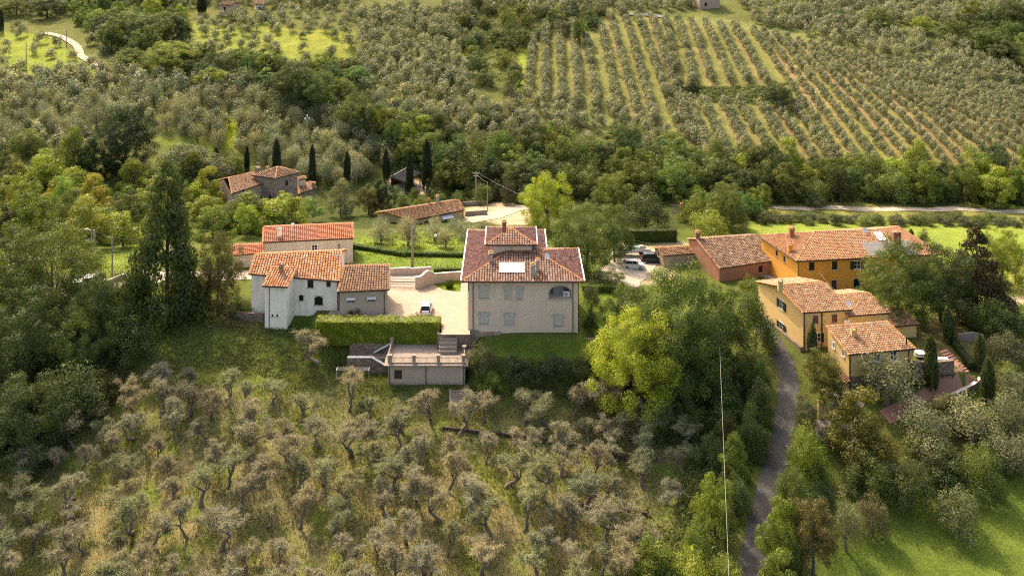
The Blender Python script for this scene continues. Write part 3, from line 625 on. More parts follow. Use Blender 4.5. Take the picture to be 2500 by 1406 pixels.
roof = h.put(m, 'roof', [ROOF_VILLA, EAVE_GAP])
m = MB()
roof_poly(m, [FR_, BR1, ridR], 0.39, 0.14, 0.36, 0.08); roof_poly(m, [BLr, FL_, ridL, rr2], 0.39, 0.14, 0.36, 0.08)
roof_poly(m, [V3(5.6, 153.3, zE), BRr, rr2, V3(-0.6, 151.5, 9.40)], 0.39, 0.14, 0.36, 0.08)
side = h.put(m, 'roof', [ROOF_PURPLE, EAVE_GAP]); side['label'] = 'purplish side slopes of the villa roof'
m = MB()
for p, q_ in ((FL_, ridL), (FR_, ridR), (ridL, ridR), (ridR, BR1), (BLr, rr2), (BRr, rr2), (ridL, rr2)): caps(m, p, q_, 0.17)
h.put(m, 'ridge_tiles', LICHEN, roof)
for p, q_ in ((FL_, BLr), (FR_, BR1), (V3(5.6, 158.4, zE), BRr)):
    m = MB(); m.obox(p + V3(-0.09, 0, 0.0), V3(0.18, 0, 0), q_ - p, V3(0, 0, 0.2)); h.put(m, 'verge_flashing', LEADW, roof)
def block(h, x0, x1, y0, y1, zb, zt, mi=0, mat=None):
    f = dict(A=(x0, y0), B=(x1, y0), zb=zb, tops=[(0, zt), (1, zt)], mi=mi); r = dict(A=(x1, y0), B=(x1, y1), zb=zb, tops=[(0, zt), (1, zt)], mi=mi)
    b = dict(A=(x1, y1), B=(x0, y1), zb=zb, tops=[(0, zt), (1, zt)], mi=mi); l = dict(A=(x0, y1), B=(x0, y0), zb=zb, tops=[(0, zt), (1, zt)], mi=mi)
    for q_ in (f, r, b, l): q_['mat'] = mat
    return f, r, b, l
f, r, b, l = block(h, -6.4, 9.75, 145.4, 157.6, -2.2, zE + 0.05, 0, PL_VILLA); f2, r2, b2, l2 = block(h, -6.4, 4.7, 157.6, 166.4, -1.5, zE + 0.05, 0, PL_VILLA)
for u, v, wd, ht in ((1181, 713, 1.25, 1.85), (1239.5, 714, 0.78, 1.8), (1268.5, 715, 0.78, 1.8)):
    h.wwin(f, u, v, wd, ht, 'pair')
for u, v in ((1181.5, 776, ), (1243.5, 778), (1363, 782)): h.wwin(f, u, v, 1.28, 1.7, 'pair')
h.wwin(r, 1424, 740, 1.0, 1.5, 'shut'); h.wwin(l, 1139, 720, 1.0, 1.6, 'shut')
# loggia
A = V3(*f['A'], 0); nrm = V3(0, -1, 0); p0 = ray_plane(1341, 728.5, A, nrm); p1 = ray_plane(1394, 697.5, A, nrm); x0, x1, z0, z1 = p0.x - A.x, p1.x - A.x, p0.z, p1.z
f['holes'].append((x0, x1, z0, z1, 1.7))
m = MB(); cx_ = A.x + (x0 + x1) / 2; r_ = (x1 - x0) / 2; y = 145.4; hh = (z1 - z0)
for sg in (-1, 1):
    pts = [V3(cx_ + sg * r_, y, z1)] + [V3(cx_ + sg * r_ * math.cos(t), y, z0 + hh * 0.42 + hh * 0.58 * math.sin(t)) for t in [math.pi / 2 * i / 12 for i in range(13)]]
    k = len(pts); P2 = [q_ + V3(0, 0.3, 0) for q_ in pts]; m.add([q_ + V3(0, -0.002, 0) for q_ in pts] + P2, [tuple(range(k)) if sg > 0 else tuple(range(k))[::-1]] + [(i, i + 1, i + 1 + k, i + k) for i in range(1, k - 1)])
lg = h.put(m, 'loggia', PL_VILLA)
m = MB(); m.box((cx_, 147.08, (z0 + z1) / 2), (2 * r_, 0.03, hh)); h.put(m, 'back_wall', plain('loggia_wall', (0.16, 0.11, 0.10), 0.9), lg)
m = MB(); m.box((cx_ - 0.15, 146.95, z0 + 1.05), (1.5, 0.05, 2.1)); h.put(m, 'sliding_door', plain('loggia_door', (0.27, 0.27, 0.32), 0.3), lg)
m = MB(); m.box((cx_, 145.38, z0 - 0.1), (2 * r_ + 0.7, 0.22, 0.2))
k = 20
for i in range(k):
    t0, t1 = math.pi * i / k, math.pi * (i + 1) / k; q0, q1 = [V3(cx_ - r_ * math.cos(t), 145.36, z0 + hh * 0.42 + hh * 0.58 * math.sin(t)) for t in (t0, t1)]
    q2, q3 = [V3(cx_ - (r_ + 0.16) * math.cos(t), 145.36, z0 + hh * 0.42 + (hh * 0.58 + 0.16) * math.sin(t)) for t in (t0, t1)]; m.add([q0, q1, q3, q2], [(0, 1, 2, 3)])
for sg in (-1, 1): m.box((cx_ + sg * (r_ + 0.08), 145.37, z0 + hh * 0.21), (0.16, 0.04, hh * 0.42))
h.put(m, 'arch_surround', SURR, lg)
ac = MB(); ac.box((A.x + x1 - 0.62, 146.0, z0 + 0.45), (0.95, 0.36, 0.75)); acx, acz = A.x + x1 - 0.75, z0 + 0.45
for rr in (0.27, 0.18, 0.08): ac.tube([V3(acx + rr * math.cos(t), 145.8, acz + rr * math.sin(t)) for t in [2 * math.pi * i / 12 for i in range(13)]], 0.022, 4, 1)
h.put(ac, 'air_conditioner', [CHWHITE, IRON], lg)
# plinth, pipes
h.wallmesh([f, r, b, l, f2, r2, b2, l2], [PL_VILLA])
m = MB()
for i, (xa, xb) in enumerate(((-6.5, -4.9), (-4.9, -1.6), (-1.6, 4.2), (4.2, 8.7), (8.7, 12.1))): m.obox(V3(xa, 145.18 - i * 0.012, -2.4), V3(xb - xa + 0.0, 0, 0), V3(0, 0.3, 0), V3(0, 0, 2.45 - i * 0.32))
h.put(m, 'plinth', PLINTH)
for x in (-5.75, 9.0): h.pipe([V3(x, 145.3, zE - 0.1), V3(x, 145.3, -0.2 if x < 0 else -1.3)], r=0.065)
h.pipe([V3(-6.5, 145.6, zE - 0.1), V3(-6.5, 145.6, 0)], r=0.06); h.pipe([V3(9.85, 145.55, zE - 0.1), V3(9.85, 145.55, -1.2)], r=0.06)
h.gutter(FL_ + V3(0.1, -0.06, 0.02), FR_ + V3(-0.1, -0.06, 0.02))
# roof tower
tz = 10.6; T = [V3(-4.15, 150.9, tz), V3(3.9, 150.9, tz), V3(3.9, 159.1, tz), V3(-4.15, 159.1, tz)]; tp = V3(-0.12, 155, 11.8)
m = MB(); roof_poly(m, [T[0], T[1], tp], 0.39); roof_poly(m, [T[2], T[3], tp], 0.39); tw = h.put(m, 'tower_roof', [ROOF_VILLA, EAVE_GAP])
m = MB(); roof_poly(m, [T[1], T[2], tp], 0.39, 0.14, 0.36, 0.08); roof_poly(m, [T[3], T[0], tp], 0.39, 0.14, 0.36, 0.08); h.put(m, 'side_slope', [ROOF_PURPLE, EAVE_GAP], tw)
m = MB()
for i in range(4): caps(m, T[i], tp, 0.16)
h.put(m, 'ridge_tiles', LICHEN, tw)
for p, q_ in ((T[0], T[3]), (T[1], T[2])): m = MB(); m.obox(p + V3(-0.08, 0, 0), V3(0.16, 0, 0), q_ - p, V3(0, 0, 0.18)); h.put(m, 'verge_flashing', LEADW, tw)
h.gutter(T[0] + V3(0.05, -0.05, 0.02), T[1] + V3(-0.05, -0.05, 0.02))
tf, tr_, tb, tl = block(h, -3.35, 3.05, 151.55, 158.4, 8.2, tz + 0.06); h.wallmesh([tf, tr_, tb, tl], [PL_VILLA]).name = 'tower_wall'
h.pipe([V3(-0.15, 151.45, tz - 0.1), V3(-0.15, 151.45, 9.5), V3(-3.0, 149.9, 8.95)], r=0.05)
# collectors, chimneys, aerials
pln = (FL_, FR_, ridR); n_p = (FR_ - FL_).cross(ridR - FL_).normalized()
def onroof(u, v): return ray_plane(u, v, FL_, n_p)
c0, c1, c2 = onroof(1218.5, 668), onroof(1281, 668), onroof(1220, 643)
m = MB(); wv = (c1 - c0); dv = (c2 - c0); dv.x = 0; up = n_p * 0.12
m.obox(c0 + n_p * 0.08, wv, dv, up, 0)
sp_ = h.put(m, 'solar_collector', STEEL); sp_.parent = roof
m = MB()
for i in range(3): m.obox(c0 + n_p * 0.202 + wv * (i / 3 + 0.012) + dv * 0.03, wv * (1 / 3 - 0.024), dv * 0.94, n_p * 0.02)
h.put(m, 'collector_glass', plain('collector_glass', (0.55, 0.57, 0.60), 0.18, 0.3, 0.02), None).parent = sp_
CREAM = plaster('chimney_plaster', (0.44, 0.38, 0.31), (0.25, 0.19, 0.15), 0.5)
h.chimney(roof, 1301, 674, pln, 0.7, 0.6, 1.3, CREAM, style='flat'); h.chimney(roof, 1313, 664, pln, 0.55, 0.5, 1.5, CREAM, style='flat')
h.chimney(side, 1198, 641, (FL_, ridL, BLr), 0.6, 0.55, 1.2, CREAM, style='flat'); h.chimney(tw, 1231, 561, (T[3], T[2], tp), 0.6, 0.5, 0.9, BRICK, style='flat')
m = MB(); q_ = onroof(1395, 628); m.tube([V3(9.0, 152, 8.0), V3(9.0, 152, 8.9)], 0.09, 8); h.put(m, 'flue', BRICK).parent = side
dish(h, side, V3(5.3, 149.5, 8.9), 0.45, (0.5, -0.7, 0.45), 0.5); aerial(h, side, V3(4.4, 151.2, 9.4), 2.8, 1.1, 0.3); aerial(h, side, V3(8.2, 153, 8.3), 1.6, 0.5, 1.2)

# ---------------------------------------------------------------- old white farmhouse with its annex
PL_WHITE = plaster('plaster_white', (0.86, 0.79, 0.70), (0.42, 0.34, 0.27), 0.6)
h = House('farmhouse', 'old white farmhouse with orange lichened tile roof and a low projecting wing', (-34, 153, 0))
g = h.gable((607, 669), (829, 687), (5.6, 4.7), (622, 622), (835, 613), 3.6, -2.5, ROOF_ORANGE, PL_WHITE, sp=0.42)
gw = h.gable((641, 698.5), (702, 701), 5.0, (663, 651), (727, 651), 0, -3, ROOF_ORANGE, PL_WHITE, sp=0.42, shed=True, ov=(0.4, 0.2))
h.wwin(g['front'], 758, 688, 0.95, 1.15, 'old'); h.wwin(g['front'], 802, 692, 0.7, 1.0, 'dark_door'); h.wwin(g['front'], 735.5, 727, 0.7, 0.85, 'dark'); h.wwin(g['front'], 778, 734, 1.25, 1.35, 'arch')
h.wwin(gw['front'], 665, 770, 0.28, 0.3, 'dark'); h.wwin(gw['front'], 677, 770, 0.28, 0.3, 'dark')
h.wallmesh([g[k] for k in ('front', 'right', 'back', 'left')] + [gw[k] for k in ('front', 'right', 'back', 'left')], [PL_WHITE])
h.gutter(g['a'], g['b']); h.gutter(gw['a'], gw['b']); p = gw['front']['A']; h.pipe([V3(p[0] + 0.7, p[1] - 0.08, 4.7), V3(p[0] + 0.7, p[1] - 0.08, -2.4)])
p = g['front']['B']; h.pipe([V3(p[0] - 0.1, p[1] - 0.1, 4.5), V3(p[0] - 0.1, p[1] - 0.1, -1)])
h.chimney(gw['roof'], 686, 668, gw['plane'], 0.62, 0.6, 1.15, stonem('chimney_stone', (0.25, 0.18, 0.13), (0.4, 0.3, 0.24), (0.15, 0.1, 0.08), 3), ROOF_BROWN)
aerial(h, g['roof'], g['c'] + V3(-8, 0.3, 0.1), 3.4, 0.9, 0.2); aerial(h, g['roof'], g['d'] + V3(5.9, 1.0, -0.3), 5.2, 0.6, 1.0)
gdish = dish(h, g['roof'], g['c'] + V3(-0.6, -1.6, -0.6), 0.33, (-0.2, -0.8, 0.5), 0.3)
# annex
PL_ANNEX = plaster('plaster_annex', (0.40, 0.335, 0.27), (0.25, 0.2, 0.16), 0.3)
h = House('annex', 'low beige annex with brown tile roof joined to the white farmhouse', (-22.5, 152, 0), cat='annex')
g = h.gable((824, 713), (951, 707), 3.9, (839, 651), (951, 648), 2.6, -1, ROOF_BROWN, PL_ANNEX, sp=0.42)
h.wwin(g['front'], 857, 731, 1.15, 0.75, 'awn'); h.wwin(g['front'], 907, 729, 1.15, 0.75, 'awn')
h.wallmesh([g[k] for k in ('front', 'right', 'back', 'left')], [PL_ANNEX]); h.gutter(g['a'], g['b'])
p = g['front']['B']; h.pipe([V3(p[0] - 0.5, p[1] - 0.1, 3.7), V3(p[0] - 0.5, p[1] - 0.1, 0)])

# ---------------------------------------------------------------- cream house with the bright new roof
PL_CREAM = plaster('plaster_cream', (0.60, 0.50, 0.40), (0.30, 0.24, 0.19), 0.3)
h = House('cottage', 'long cream house with bright salmon tile roof behind the white farmhouse', (-36, 174, 0))
g = h.gable((641, 592), (863, 582), 4.1, (643, 555), (861, 546), 4.0, -2, ROOF_NEW, PL_CREAM, style='flat', sp=0.34, capm=ROOF_NEW, ov=(0.25, 0.12))
g2 = h.gable((570, 624), (643, 618), 2.5, (568, 600), (643, 597), 3.4, -2, ROOF_NEW, PL_CREAM, style='flat', sp=0.34, capm=ROOF_NEW, ov=(0.25, 0.12))
h.wwin(g['front'], 768, 606, 0.95, 1.15, 'glass')
h.wallmesh([q_[k] for q_ in (g, g2) for k in ('front', 'right', 'back', 'left')], [PL_CREAM]); h.gutter(g['a'], g['b'])
h.chimney(g['roof'], 681, 581, g['plane'], 0.7, 0.6, 1.5, PL_WHITE, ROOF_BROWN); p = g['front']['A']; h.pipe([V3(p[0] + 0.1, p[1] - 0.1, 3.9), V3(p[0] + 0.1, p[1] - 0.1, -1)])
h.pipe([g['front']['A'] and V3(-30.3, 172.2, 0.5), V3(-30.3, 172.2, 3.3)], 'flue', 0.11)
aerial(h, g['roof'], g['d'] + V3(8.3, 0.5, 0), 2.6, 1.4, 0.1)

# ---------------------------------------------------------------- small yellow house with awning
PL_YEL = plaster('plaster_pale_yellow', (0.52, 0.39, 0.22), (0.3, 0.22, 0.14), 0.2)
h = House('bungalow', 'small pale yellow single-storey house with brown roof and white awning', (-17, 208, -4), cat='house')
g = h.gable((1006, 538), (1134, 513), -3.0, (938, 517), (1120, 488), 4.0, -8, ROOF_BROWN, PL_YEL, style='flat', sp=0.36, ov=(0.3, 0.15), slope=0.3)
wn = h.wwin(g['front'], 1041, 549, 1.0, 1.7, 'dark'); wn2 = h.wwin(g['front'], 1092, 543, 1.2, 1.6, 'dark')
h.wallmesh([g[k] for k in ('front', 'right', 'back', 'left')], [PL_YEL]); h.gutter(g['a'], g['b'])
pa = ray_plane(1076, 528, V3(*g['front']['A'], 0), V3(g['n'].x, g['n'].y, 0)); m = MB(); m.obox(pa, g['w'] * 2.6, g['n'] * -1.1 + V3(0, 0, -0.45), V3(0, 0, 0.05)); h.put(m, 'awning', plain('awning_cloth', (0.6, 0.6, 0.68), 0.8))
h.chimney(g['roof'], 1068, 492, g['plane'], 0.6, 0.5, 0.9, CREAM, style='flat'); h.chimney(g['roof'], 1047, 496, g['plane'], 0.35, 0.35, 0.6, BRICK, style='flat')
p = g['front']['B']; h.pipe([V3(p[0], p[1] - 0.1, -3.3), V3(p[0], p[1] - 0.1, -7)])
# ---------------------------------------------------------------- stone farmhouse
STONEH = stonem('house_stone', (0.20, 0.15, 0.12), (0.38, 0.30, 0.24), (0.26, 0.20, 0.16), 2.6); PL_PINK = plaster('plaster_rose', (0.40, 0.30, 0.24), (0.28, 0.2, 0.16), 0.3)
h = House('stone_farmhouse', 'old stone farmhouse with a square tower block among the trees behind', (-53, 232, -6))
g = h.gable((566, 473), (646, 447), (0.3, 0.3), (558, 434), (622, 420), 3.5, -10, ROOF_BROWN, PL_PINK, sp=0.45, slope=0.32, ov=(0.35, 0.2), zr=None)
h.wwin(g['front'], 596, 463, 0.6, 0.65, 'dark'); h.wwin(g['front'], 641, 452, 0.4, 0.6, 'dark'); h.wwin(g['front'], 640, 481, 0.7, 1.2, 'dark')
gt_a, gt_b, gt_c = W(672, 436, 1.9), W(731, 421, 1.9), W(646, 432, 1.9)
k_ = (gt_b - gt_a); k_.z = 0; kn = V3(-k_.y, k_.x, 0).normalized(); kd = k_.normalized()
TT = [gt_a - kn * 0.0, gt_b, gt_b + kn * 6.2, gt_a + kn * 6.2]; TT[0] = gt_a; lf = W(646, 432, 1.9)
TT[3] = gt_a + kn * 6.2 - kd * 2.0; ap = (TT[0] + TT[1] + TT[2] + TT[3]) / 4 + V3(0, 0, 1.5)
m = MB()
for i in range(4): roof_poly(m, [TT[i], TT[(i + 1) % 4], ap], 0.45)
for i in range(4): caps(m, TT[i], ap, 0.16, mi=2)
tr2 = h.put(m, 'roof', [ROOF_BROWN, EAVE_GAP, ROOF_BIG])
cc = (TT[0] + TT[1] + TT[2] + TT[3]) / 4; ins = [p_ + (cc - p_).normalized() * 0.45 for p_ in TT]
tw_ = [dict(A=ins[i][:2], B=ins[(i + 1) % 4][:2], zb=-10, tops=[(0, 1.95), (1, 1.95)], mi=1) for i in range(4)]
h.wwin(tw_[0], 700, 448, 0.65, 1.2, 'dark'); h.wwin(tw_[0], 700, 479, 0.75, 1.4, 'dark'); h.wwin(tw_[3], 659, 484, 0.6, 1.3, 'dark')
g3 = h.gable((729, 474), (772, 459), -3.0, (727, 452), (759, 443), 2.0, -10, ROOF_TAN, STONEH, sp=0.45, slope=0.4, ov=(0.3, 0.15), mi=1)
h.wwin(g3['front'], 734, 485, 0.4, 0.55, 'dark')
g4 = h.gable((728, 440), (748, 436), -0.6, (728, 433), (745, 430), 2.5, -10, ROOF_BROWN, PL_CREAM, sp=0.45, slope=0.3, ov=(0.2, 0.1), mi=2)
h.wallmesh([q_[k] for q_ in (g, g3, g4) for k in ('front', 'right', 'back', 'left')] + tw_, [PL_PINK, STONEH, PL_CREAM])
h.chimney(g['roof'], 628, 424, g['plane'], 1.0, 0.7, 1.0, STONEH, ROOF_BROWN); h.chimney(g['roof'], 652, 430, g['plane'], 0.7, 0.6, 1.6, STONEH, ROOF_BROWN); h.chimney(g3['roof'], 765, 459, g3['plane'], 0.8, 0.7, 0.8, STONEH, BRICK)
aerial(h, g['roof'], g['c'] + V3(0.8, 0.5, 0.2), 1.8, 1.2, 2.8)
p = g['front']['B']; h.pipe([V3(p[0], p[1] - 0.1, 0.1), V3(p[0], p[1] - 0.1, -8)], r=0.09)

# ---------------------------------------------------------------- yellow farmhouse beside the lane
PL_OCHRE = plaster('plaster_ochre', (0.60, 0.42, 0.175), (0.40, 0.26, 0.11), 0.3); DKGUT = plain('dark_gutter', (0.035, 0.035, 0.03), 0.5, 0.3)
h = House('yellow_farmhouse', 'rambling yellow farmhouse of stepped tiled blocks beside the narrow lane', (50, 146, -2))
g1 = h.gable((1960, 764), (2081, 756), 2.4, (1897, 698), (2008, 688), 8.2, -6, ROOF_TAN, PL_OCHRE, sp=0.42, ov=(0.4, 0.25), bs=0.3)
# block behind to the right, then the low end block, then the lower block in front
g2 = h.gable((2070, 772), (2173, 764), 1.6, (2040, 722), (2122, 715), 5.5, -6, ROOF_TAN, PL_OCHRE, sp=0.42, ov=(0.35, 0.2))
g3 = h.gable((2184, 797), (2243, 791), -0.6, (2150, 758), (2202, 754), 3.0, -6, ROOF_TAN, PL_OCHRE, sp=0.42, ov=(0.3, 0.2))
g4 = h.gable((2072, 866), (2236, 851), 0.2, (2017, 795), (2165, 783), 0, -7, ROOF_TAN, PL_OCHRE, sp=0.42, shed=True, ov=(0.4, 0.25))
for v in (743.5, 798): h.wwin(g1['left'], 1908, v, 1.25, 1.3, 'open')
h.wwin(g1['front'], 1991, 780, 0.85, 1.15, 'lattice'); h.wwin(g1['front'], 2037, 777, 0.85, 1.15, 'lattice'); h.wwin(g1['front'], 1997, 824, 0.85, 1.3, 'open')
h.wwin(g4['front'], 2141, 872, 0.95, 1.25, 'glass'); h.wwin(g4['front'], 2182, 869, 0.95, 1.25, 'glass'); h.wwin(g4['left'], 2036, 843, 0.55, 0.8, 'glass'); h.wwin(g4['left'], 2059, 862, 0.55, 0.8, 'glass')
h.wallmesh([q_[k] for q_ in (g1, g2, g3, g4) for k in ('front', 'right', 'back', 'left')], [PL_OCHRE])
m = MB(); A = V3(*g4['front']['A'], -8); B = V3(*g4['front']['B'], -8); D_ = V3(*g4['left']['A'], -8); dn = g4['n']
m.obox(A - dn * 0.12 - g4['w'] * 0.12, (B - A) + g4['w'] * 0.24, dn * 0.11, V3(0, 0, 4.9)); m.obox(A - g4['w'] * 0.13, (D_ - A), g4['w'] * 0.12, V3(0, 0, 4.9))
A1 = V3(*g1['left']['B'], -8); D1 = V3(*g1['left']['A'], -8); o1 = (A1 - D1).normalized(); on = V3(o1.y, -o1.x, 0)
m.obox(D1, (A1 - D1), on * 0.45, V3(0, 0, 5.2)); h.put(m, 'stone_base', STONE)
for g_, z in ((g1, 2.2), (g4, 0.0)):
    h.gutter(g_['a'], g_['b'], DKGUT); p = g_['front']['A']; h.pipe([V3(p[0] + 0.15, p[1] - 0.1, z), V3(p[0] + 0.15, p[1] - 0.1, -5)], mat=DKGUT)
h.gutter(g2['a'], g2['b'], DKGUT); h.gutter(g3['a'], g3['b'], DKGUT)
p = V3(*g1['front']['A'], 0).lerp(V3(*g1['front']['B'], 0), 0.40); h.pipe([V3(p.x, p.y - 0.1, 2.2), V3(p.x, p.y - 0.1, -4)], r=0.08, mat=DKGUT)
p = V3(*g4['front']['B'], 0); h.pipe([V3(p.x - 0.6, p.y - 0.15, 0), V3(p.x - 0.6, p.y - 0.15, -1.8), V3(p.x + 1.4, p.y - 0.8, -3.2)], r=0.08, mat=DKGUT)
h.chimney(g1['roof'], 1906, 703, (g1['d'], g1['c'], g1['e']), 0.7, 0.6, 0.75, PL_OCHRE, ROOF_TAN); h.chimney(g4['roof'], 2086, 823, g4['plane'], 0.75, 0.6, 0.8, PL_OCHRE, BRICK)
n_q = (g4['b'] - g4['a']).cross(g4['c'] - g4['a']).normalized(); p = ray_plane(2213, 844, g4['a'], n_q); h.pipe([p, p + V3(0, 0, 1.25)], 'flue', 0.1, DKGUT)
dish(h, g1['roof'], W(2070, 748, 2.9), 0.42, (0.3, -0.85, 0.45), 0.5)
m = MB(); q0 = ray_plane(2066, 784, V3(*g1['front']['A'], 0), g1['n']); m.box((q0.x, q0.y - 0.22, q0.z), (0.9, 0.35, 0.65), 0.15); h.put(m, 'air_conditioner', CHWHITE)
# porch roof with garage opening's shade painted as a black slab under the lower block
pg = W(2075, 944, -2.9); m = MB(); a_ = W(2040, 903, -2.2); b_ = W(2080, 942, -2.6); pr = g4['w']; roof_quad(m, W(2020, 880, -2.6), W(2068, 938, -2.9), W(2078, 930, -2.1), W(2030, 872, -1.8), 0.42); h.put(m, 'porch_roof', [ROOF_BROWN, EAVE_GAP])
m = MB(); m.obox(A + V3(-0.26, 0.5, 0), (D_ - A) * 0.45, g4['w'] * 0.12, V3(0, 0, 4.9)); h.put(m, 'garage_opening_shade', plain('painted_opening_shade', (0.008, 0.008, 0.01), 0.9))

# ---------------------------------------------------------------- ochre farmhouse behind
PL_ORANGE = plaster('plaster_orange', (0.62, 0.30, 0.05), (0.40, 0.20, 0.06), 0.35)
h = House('ochre_farmhouse', 'big orange-ochre farmhouse with wide hipped roof and solar panels', (58, 178, -4))
a, b = W(1944, 638, 1.0), W(2300, 621, 1.0); wv = (b - a); wv.z = 0; wv.normalize(); n = V3(-wv.y, wv.x, 0); dpt = 17.0
c_, d_ = b + n * dpt, a + n * dpt - wv * 0.5; hr = 3.05; rA, rB = a + wv * 9 + n * dpt / 2 + V3(0, 0, hr), b - wv * 9 + n * dpt / 2 + V3(0, 0, hr)
rA = ridge_pt(a, 1988, 567, 0.3, n); rB = ridge_pt(a, 2136, 562, 0.3, n); 
dback = 2 * (rA - a).dot(n); c_ = b + n * dback; d_ = W(1850, 575, 1.0)
m = MB(); roof_poly(m, [a, b, rB, rA], 0.42); roof_poly(m, [c_, d_, rA, rB], 0.42); roof_poly(m, [d_, a, rA], 0.42); roof_poly(m, [b, c_, rB], 0.42)
for p, q_ in ((a, rA), (d_, rA), (rA, rB), (b, rB), (c_, rB)): caps(m, p, q_, 0.17, mi=2)
rf = h.put(m, 'roof', [ROOF_BIG, EAVE_GAP, ROOF_TAN])
ov = 0.5; A, B, C2, D2 = a + wv * ov + n * ov, b - wv * ov + n * ov, c_ - wv * ov - n * ov, d_ + wv * ov - n * ov
W4 = [dict(A=p[:2], B=q_[:2], zb=-6.5, tops=[(0, 1.0), (1, 1.0)], mat=PL_ORANGE) for p, q_ in ((A, B), (B, C2), (C2, D2), (D2, A))]
h.wwin(W4[0], 1982, 650, 1.0, 1.4, 'dark'); h.wwin(W4[0], 2038, 648, 1.0, 1.4, 'dark'); h.wwin(W4[0], 2093, 647, 1.25, 1.4, 'open'); h.wwin(W4[0], 2036, 697, 0.95, 1.9, 'door'); h.wwin(W4[0], 2092, 694, 1.25, 2.0, 'arch')
h.wwin(W4[3], 1915, 632, 0.7, 1.0, 'dark')
h.wwin(W4[3], 1896, 618, 0.7, 1.0, 'dark'); h.wallmesh(W4, [PL_ORANGE]); h.gutter(a, b, DKGUT); h.gutter(d_, a, DKGUT); h.pipe([A - n * 0.1 + V3(0, 0, -0.1), A - n * 0.1 + V3(0, 0, -5)], mat=DKGUT)
pf = (a, b, rA); nf = (b - a).cross(rA - a).normalized()
if nf.z < 0: nf = -nf
rp = lambda u, v: ray_plane(u, v, a, nf)
s0, s1, s2 = rp(2135, 626), rp(2255, 622), rp(2101, 593); m = MB(); wv_ = s1 - s0; dv = s2 - s0; dv = (n * dv.dot(n)) + V3(0, 0, dv.z)
s0 = s2 - dv; m.obox(s0 + nf * 0.1, wv_, dv, nf * 0.06); pv = h.put(m, 'solar_panels', STEEL); pv.parent = rf
m = MB()
for i in range(5):
    for j in range(4): m.obox(s0 + nf * 0.161 + wv_ * (i / 5 + 0.006) + dv * (j / 4 + 0.012), wv_ * 0.188, dv * 0.226, nf * 0.02)
h.put(m, 'panel_glass', plain('panel_cells', (0.20, 0.185, 0.17), 0.35, 0.2, 0.05)).parent = pv
s0, s1, s2 = rp(2147, 590), rp(2164, 590), rp(2130, 569); m = MB(); dv = s2 - s0; dv = n * dv.dot(n) + V3(0, 0, dv.z); m.obox(s0 + nf * 0.12, wv * 1.5, dv, nf * 0.1); h.put(m, 'skylight', plain('skylight_glass', (0.55, 0.57, 0.6), 0.2, 0.2, 0.03)).parent = rf
h.chimney(rf, 1930, 617, (d_, a, rA), 0.75, 0.65, 1.1, PL_ORANGE, BRICK); h.chimney(rf, 1934, 581, (d_, a, rA), 0.85, 0.7, 1.4, BRICK, BRICK); h.chimney(rf, 2191, 590, (b, c_, rB), 1.3, 1.1, 1.2, BRICK, ROOF_BROWN)
dish(h, rf, rp(2112, 570), 0.5, (0.2, -0.9, 0.4), 0.6); aerial(h, rf, rA + V3(3, 0, 0), 2.5, 1.2, 0.4)

# ---------------------------------------------------------------- pink barn with its lean-to
PL_BARN = plaster('plaster_barn', (0.36, 0.17, 0.11), (0.20, 0.13, 0.10), 0.6)
h = House('barn', 'pinkish barn with weathered mottled tile roof beside the ochre farmhouse', (42, 182, -4), cat='barn')
g = h.gable((1757, 656), (1893, 636), -2.4, (1700, 584), (1850, 574), 3.2, -8, ROOF_OLD, PL_BARN, sp=0.5, ov=(0.25, 0.1), slope=0.3, capm=ROOF_BIG)
h.wwin(g['front'], 1857, 657, 0.85, 1.2, 'old')
h.wallmesh([g[k] for k in ('front', 'right', 'back', 'left')], [PL_BARN]); h.chimney(g['roof'], 1672, 583, (g['d'], g['c'], g['e']), 0.7, 0.6, 1.0, BRICK, BRICK) if False else None
h.chimney(g['roof'], 1704, 583, g['plane'], 0.8, 0.6, 0.9, BRICK, BRICK)
nb = (g['b'] - g['a']).cross(g['c'] - g['a']).normalized(); p = ray_plane(1766, 640, g['a'], nb); h.pipe([p, p + V3(0, 0, 1.7)], 'flue', 0.12, STEEL); p = ray_plane(1738, 636, g['a'], nb); h.pipe([p, p + V3(0, 0, 1.0)], 'vent', 0.1, CONC)
PL_SHED = plaster('plaster_shed', (0.34, 0.26, 0.19), (0.2, 0.15, 0.11), 0.6)
h = House('shed', 'small beige outbuilding with a striped tile roof in front of the barn', (30, 178, -4), cat='shed')
g = h.gable((1619, 625), (1694, 619), -2.7, (1606, 606), (1682, 602), 2.0, -8, ROOF_BROWN, PL_SHED, style='flat', sp=0.38, ov=(0.15, 0.1), slope=0.3)
h.wwin(g['left'], 1607, 618, 0.35, 0.8, 'old'); h.wallmesh([g[k] for k in ('front', 'right', 'back', 'left')], [PL_SHED])
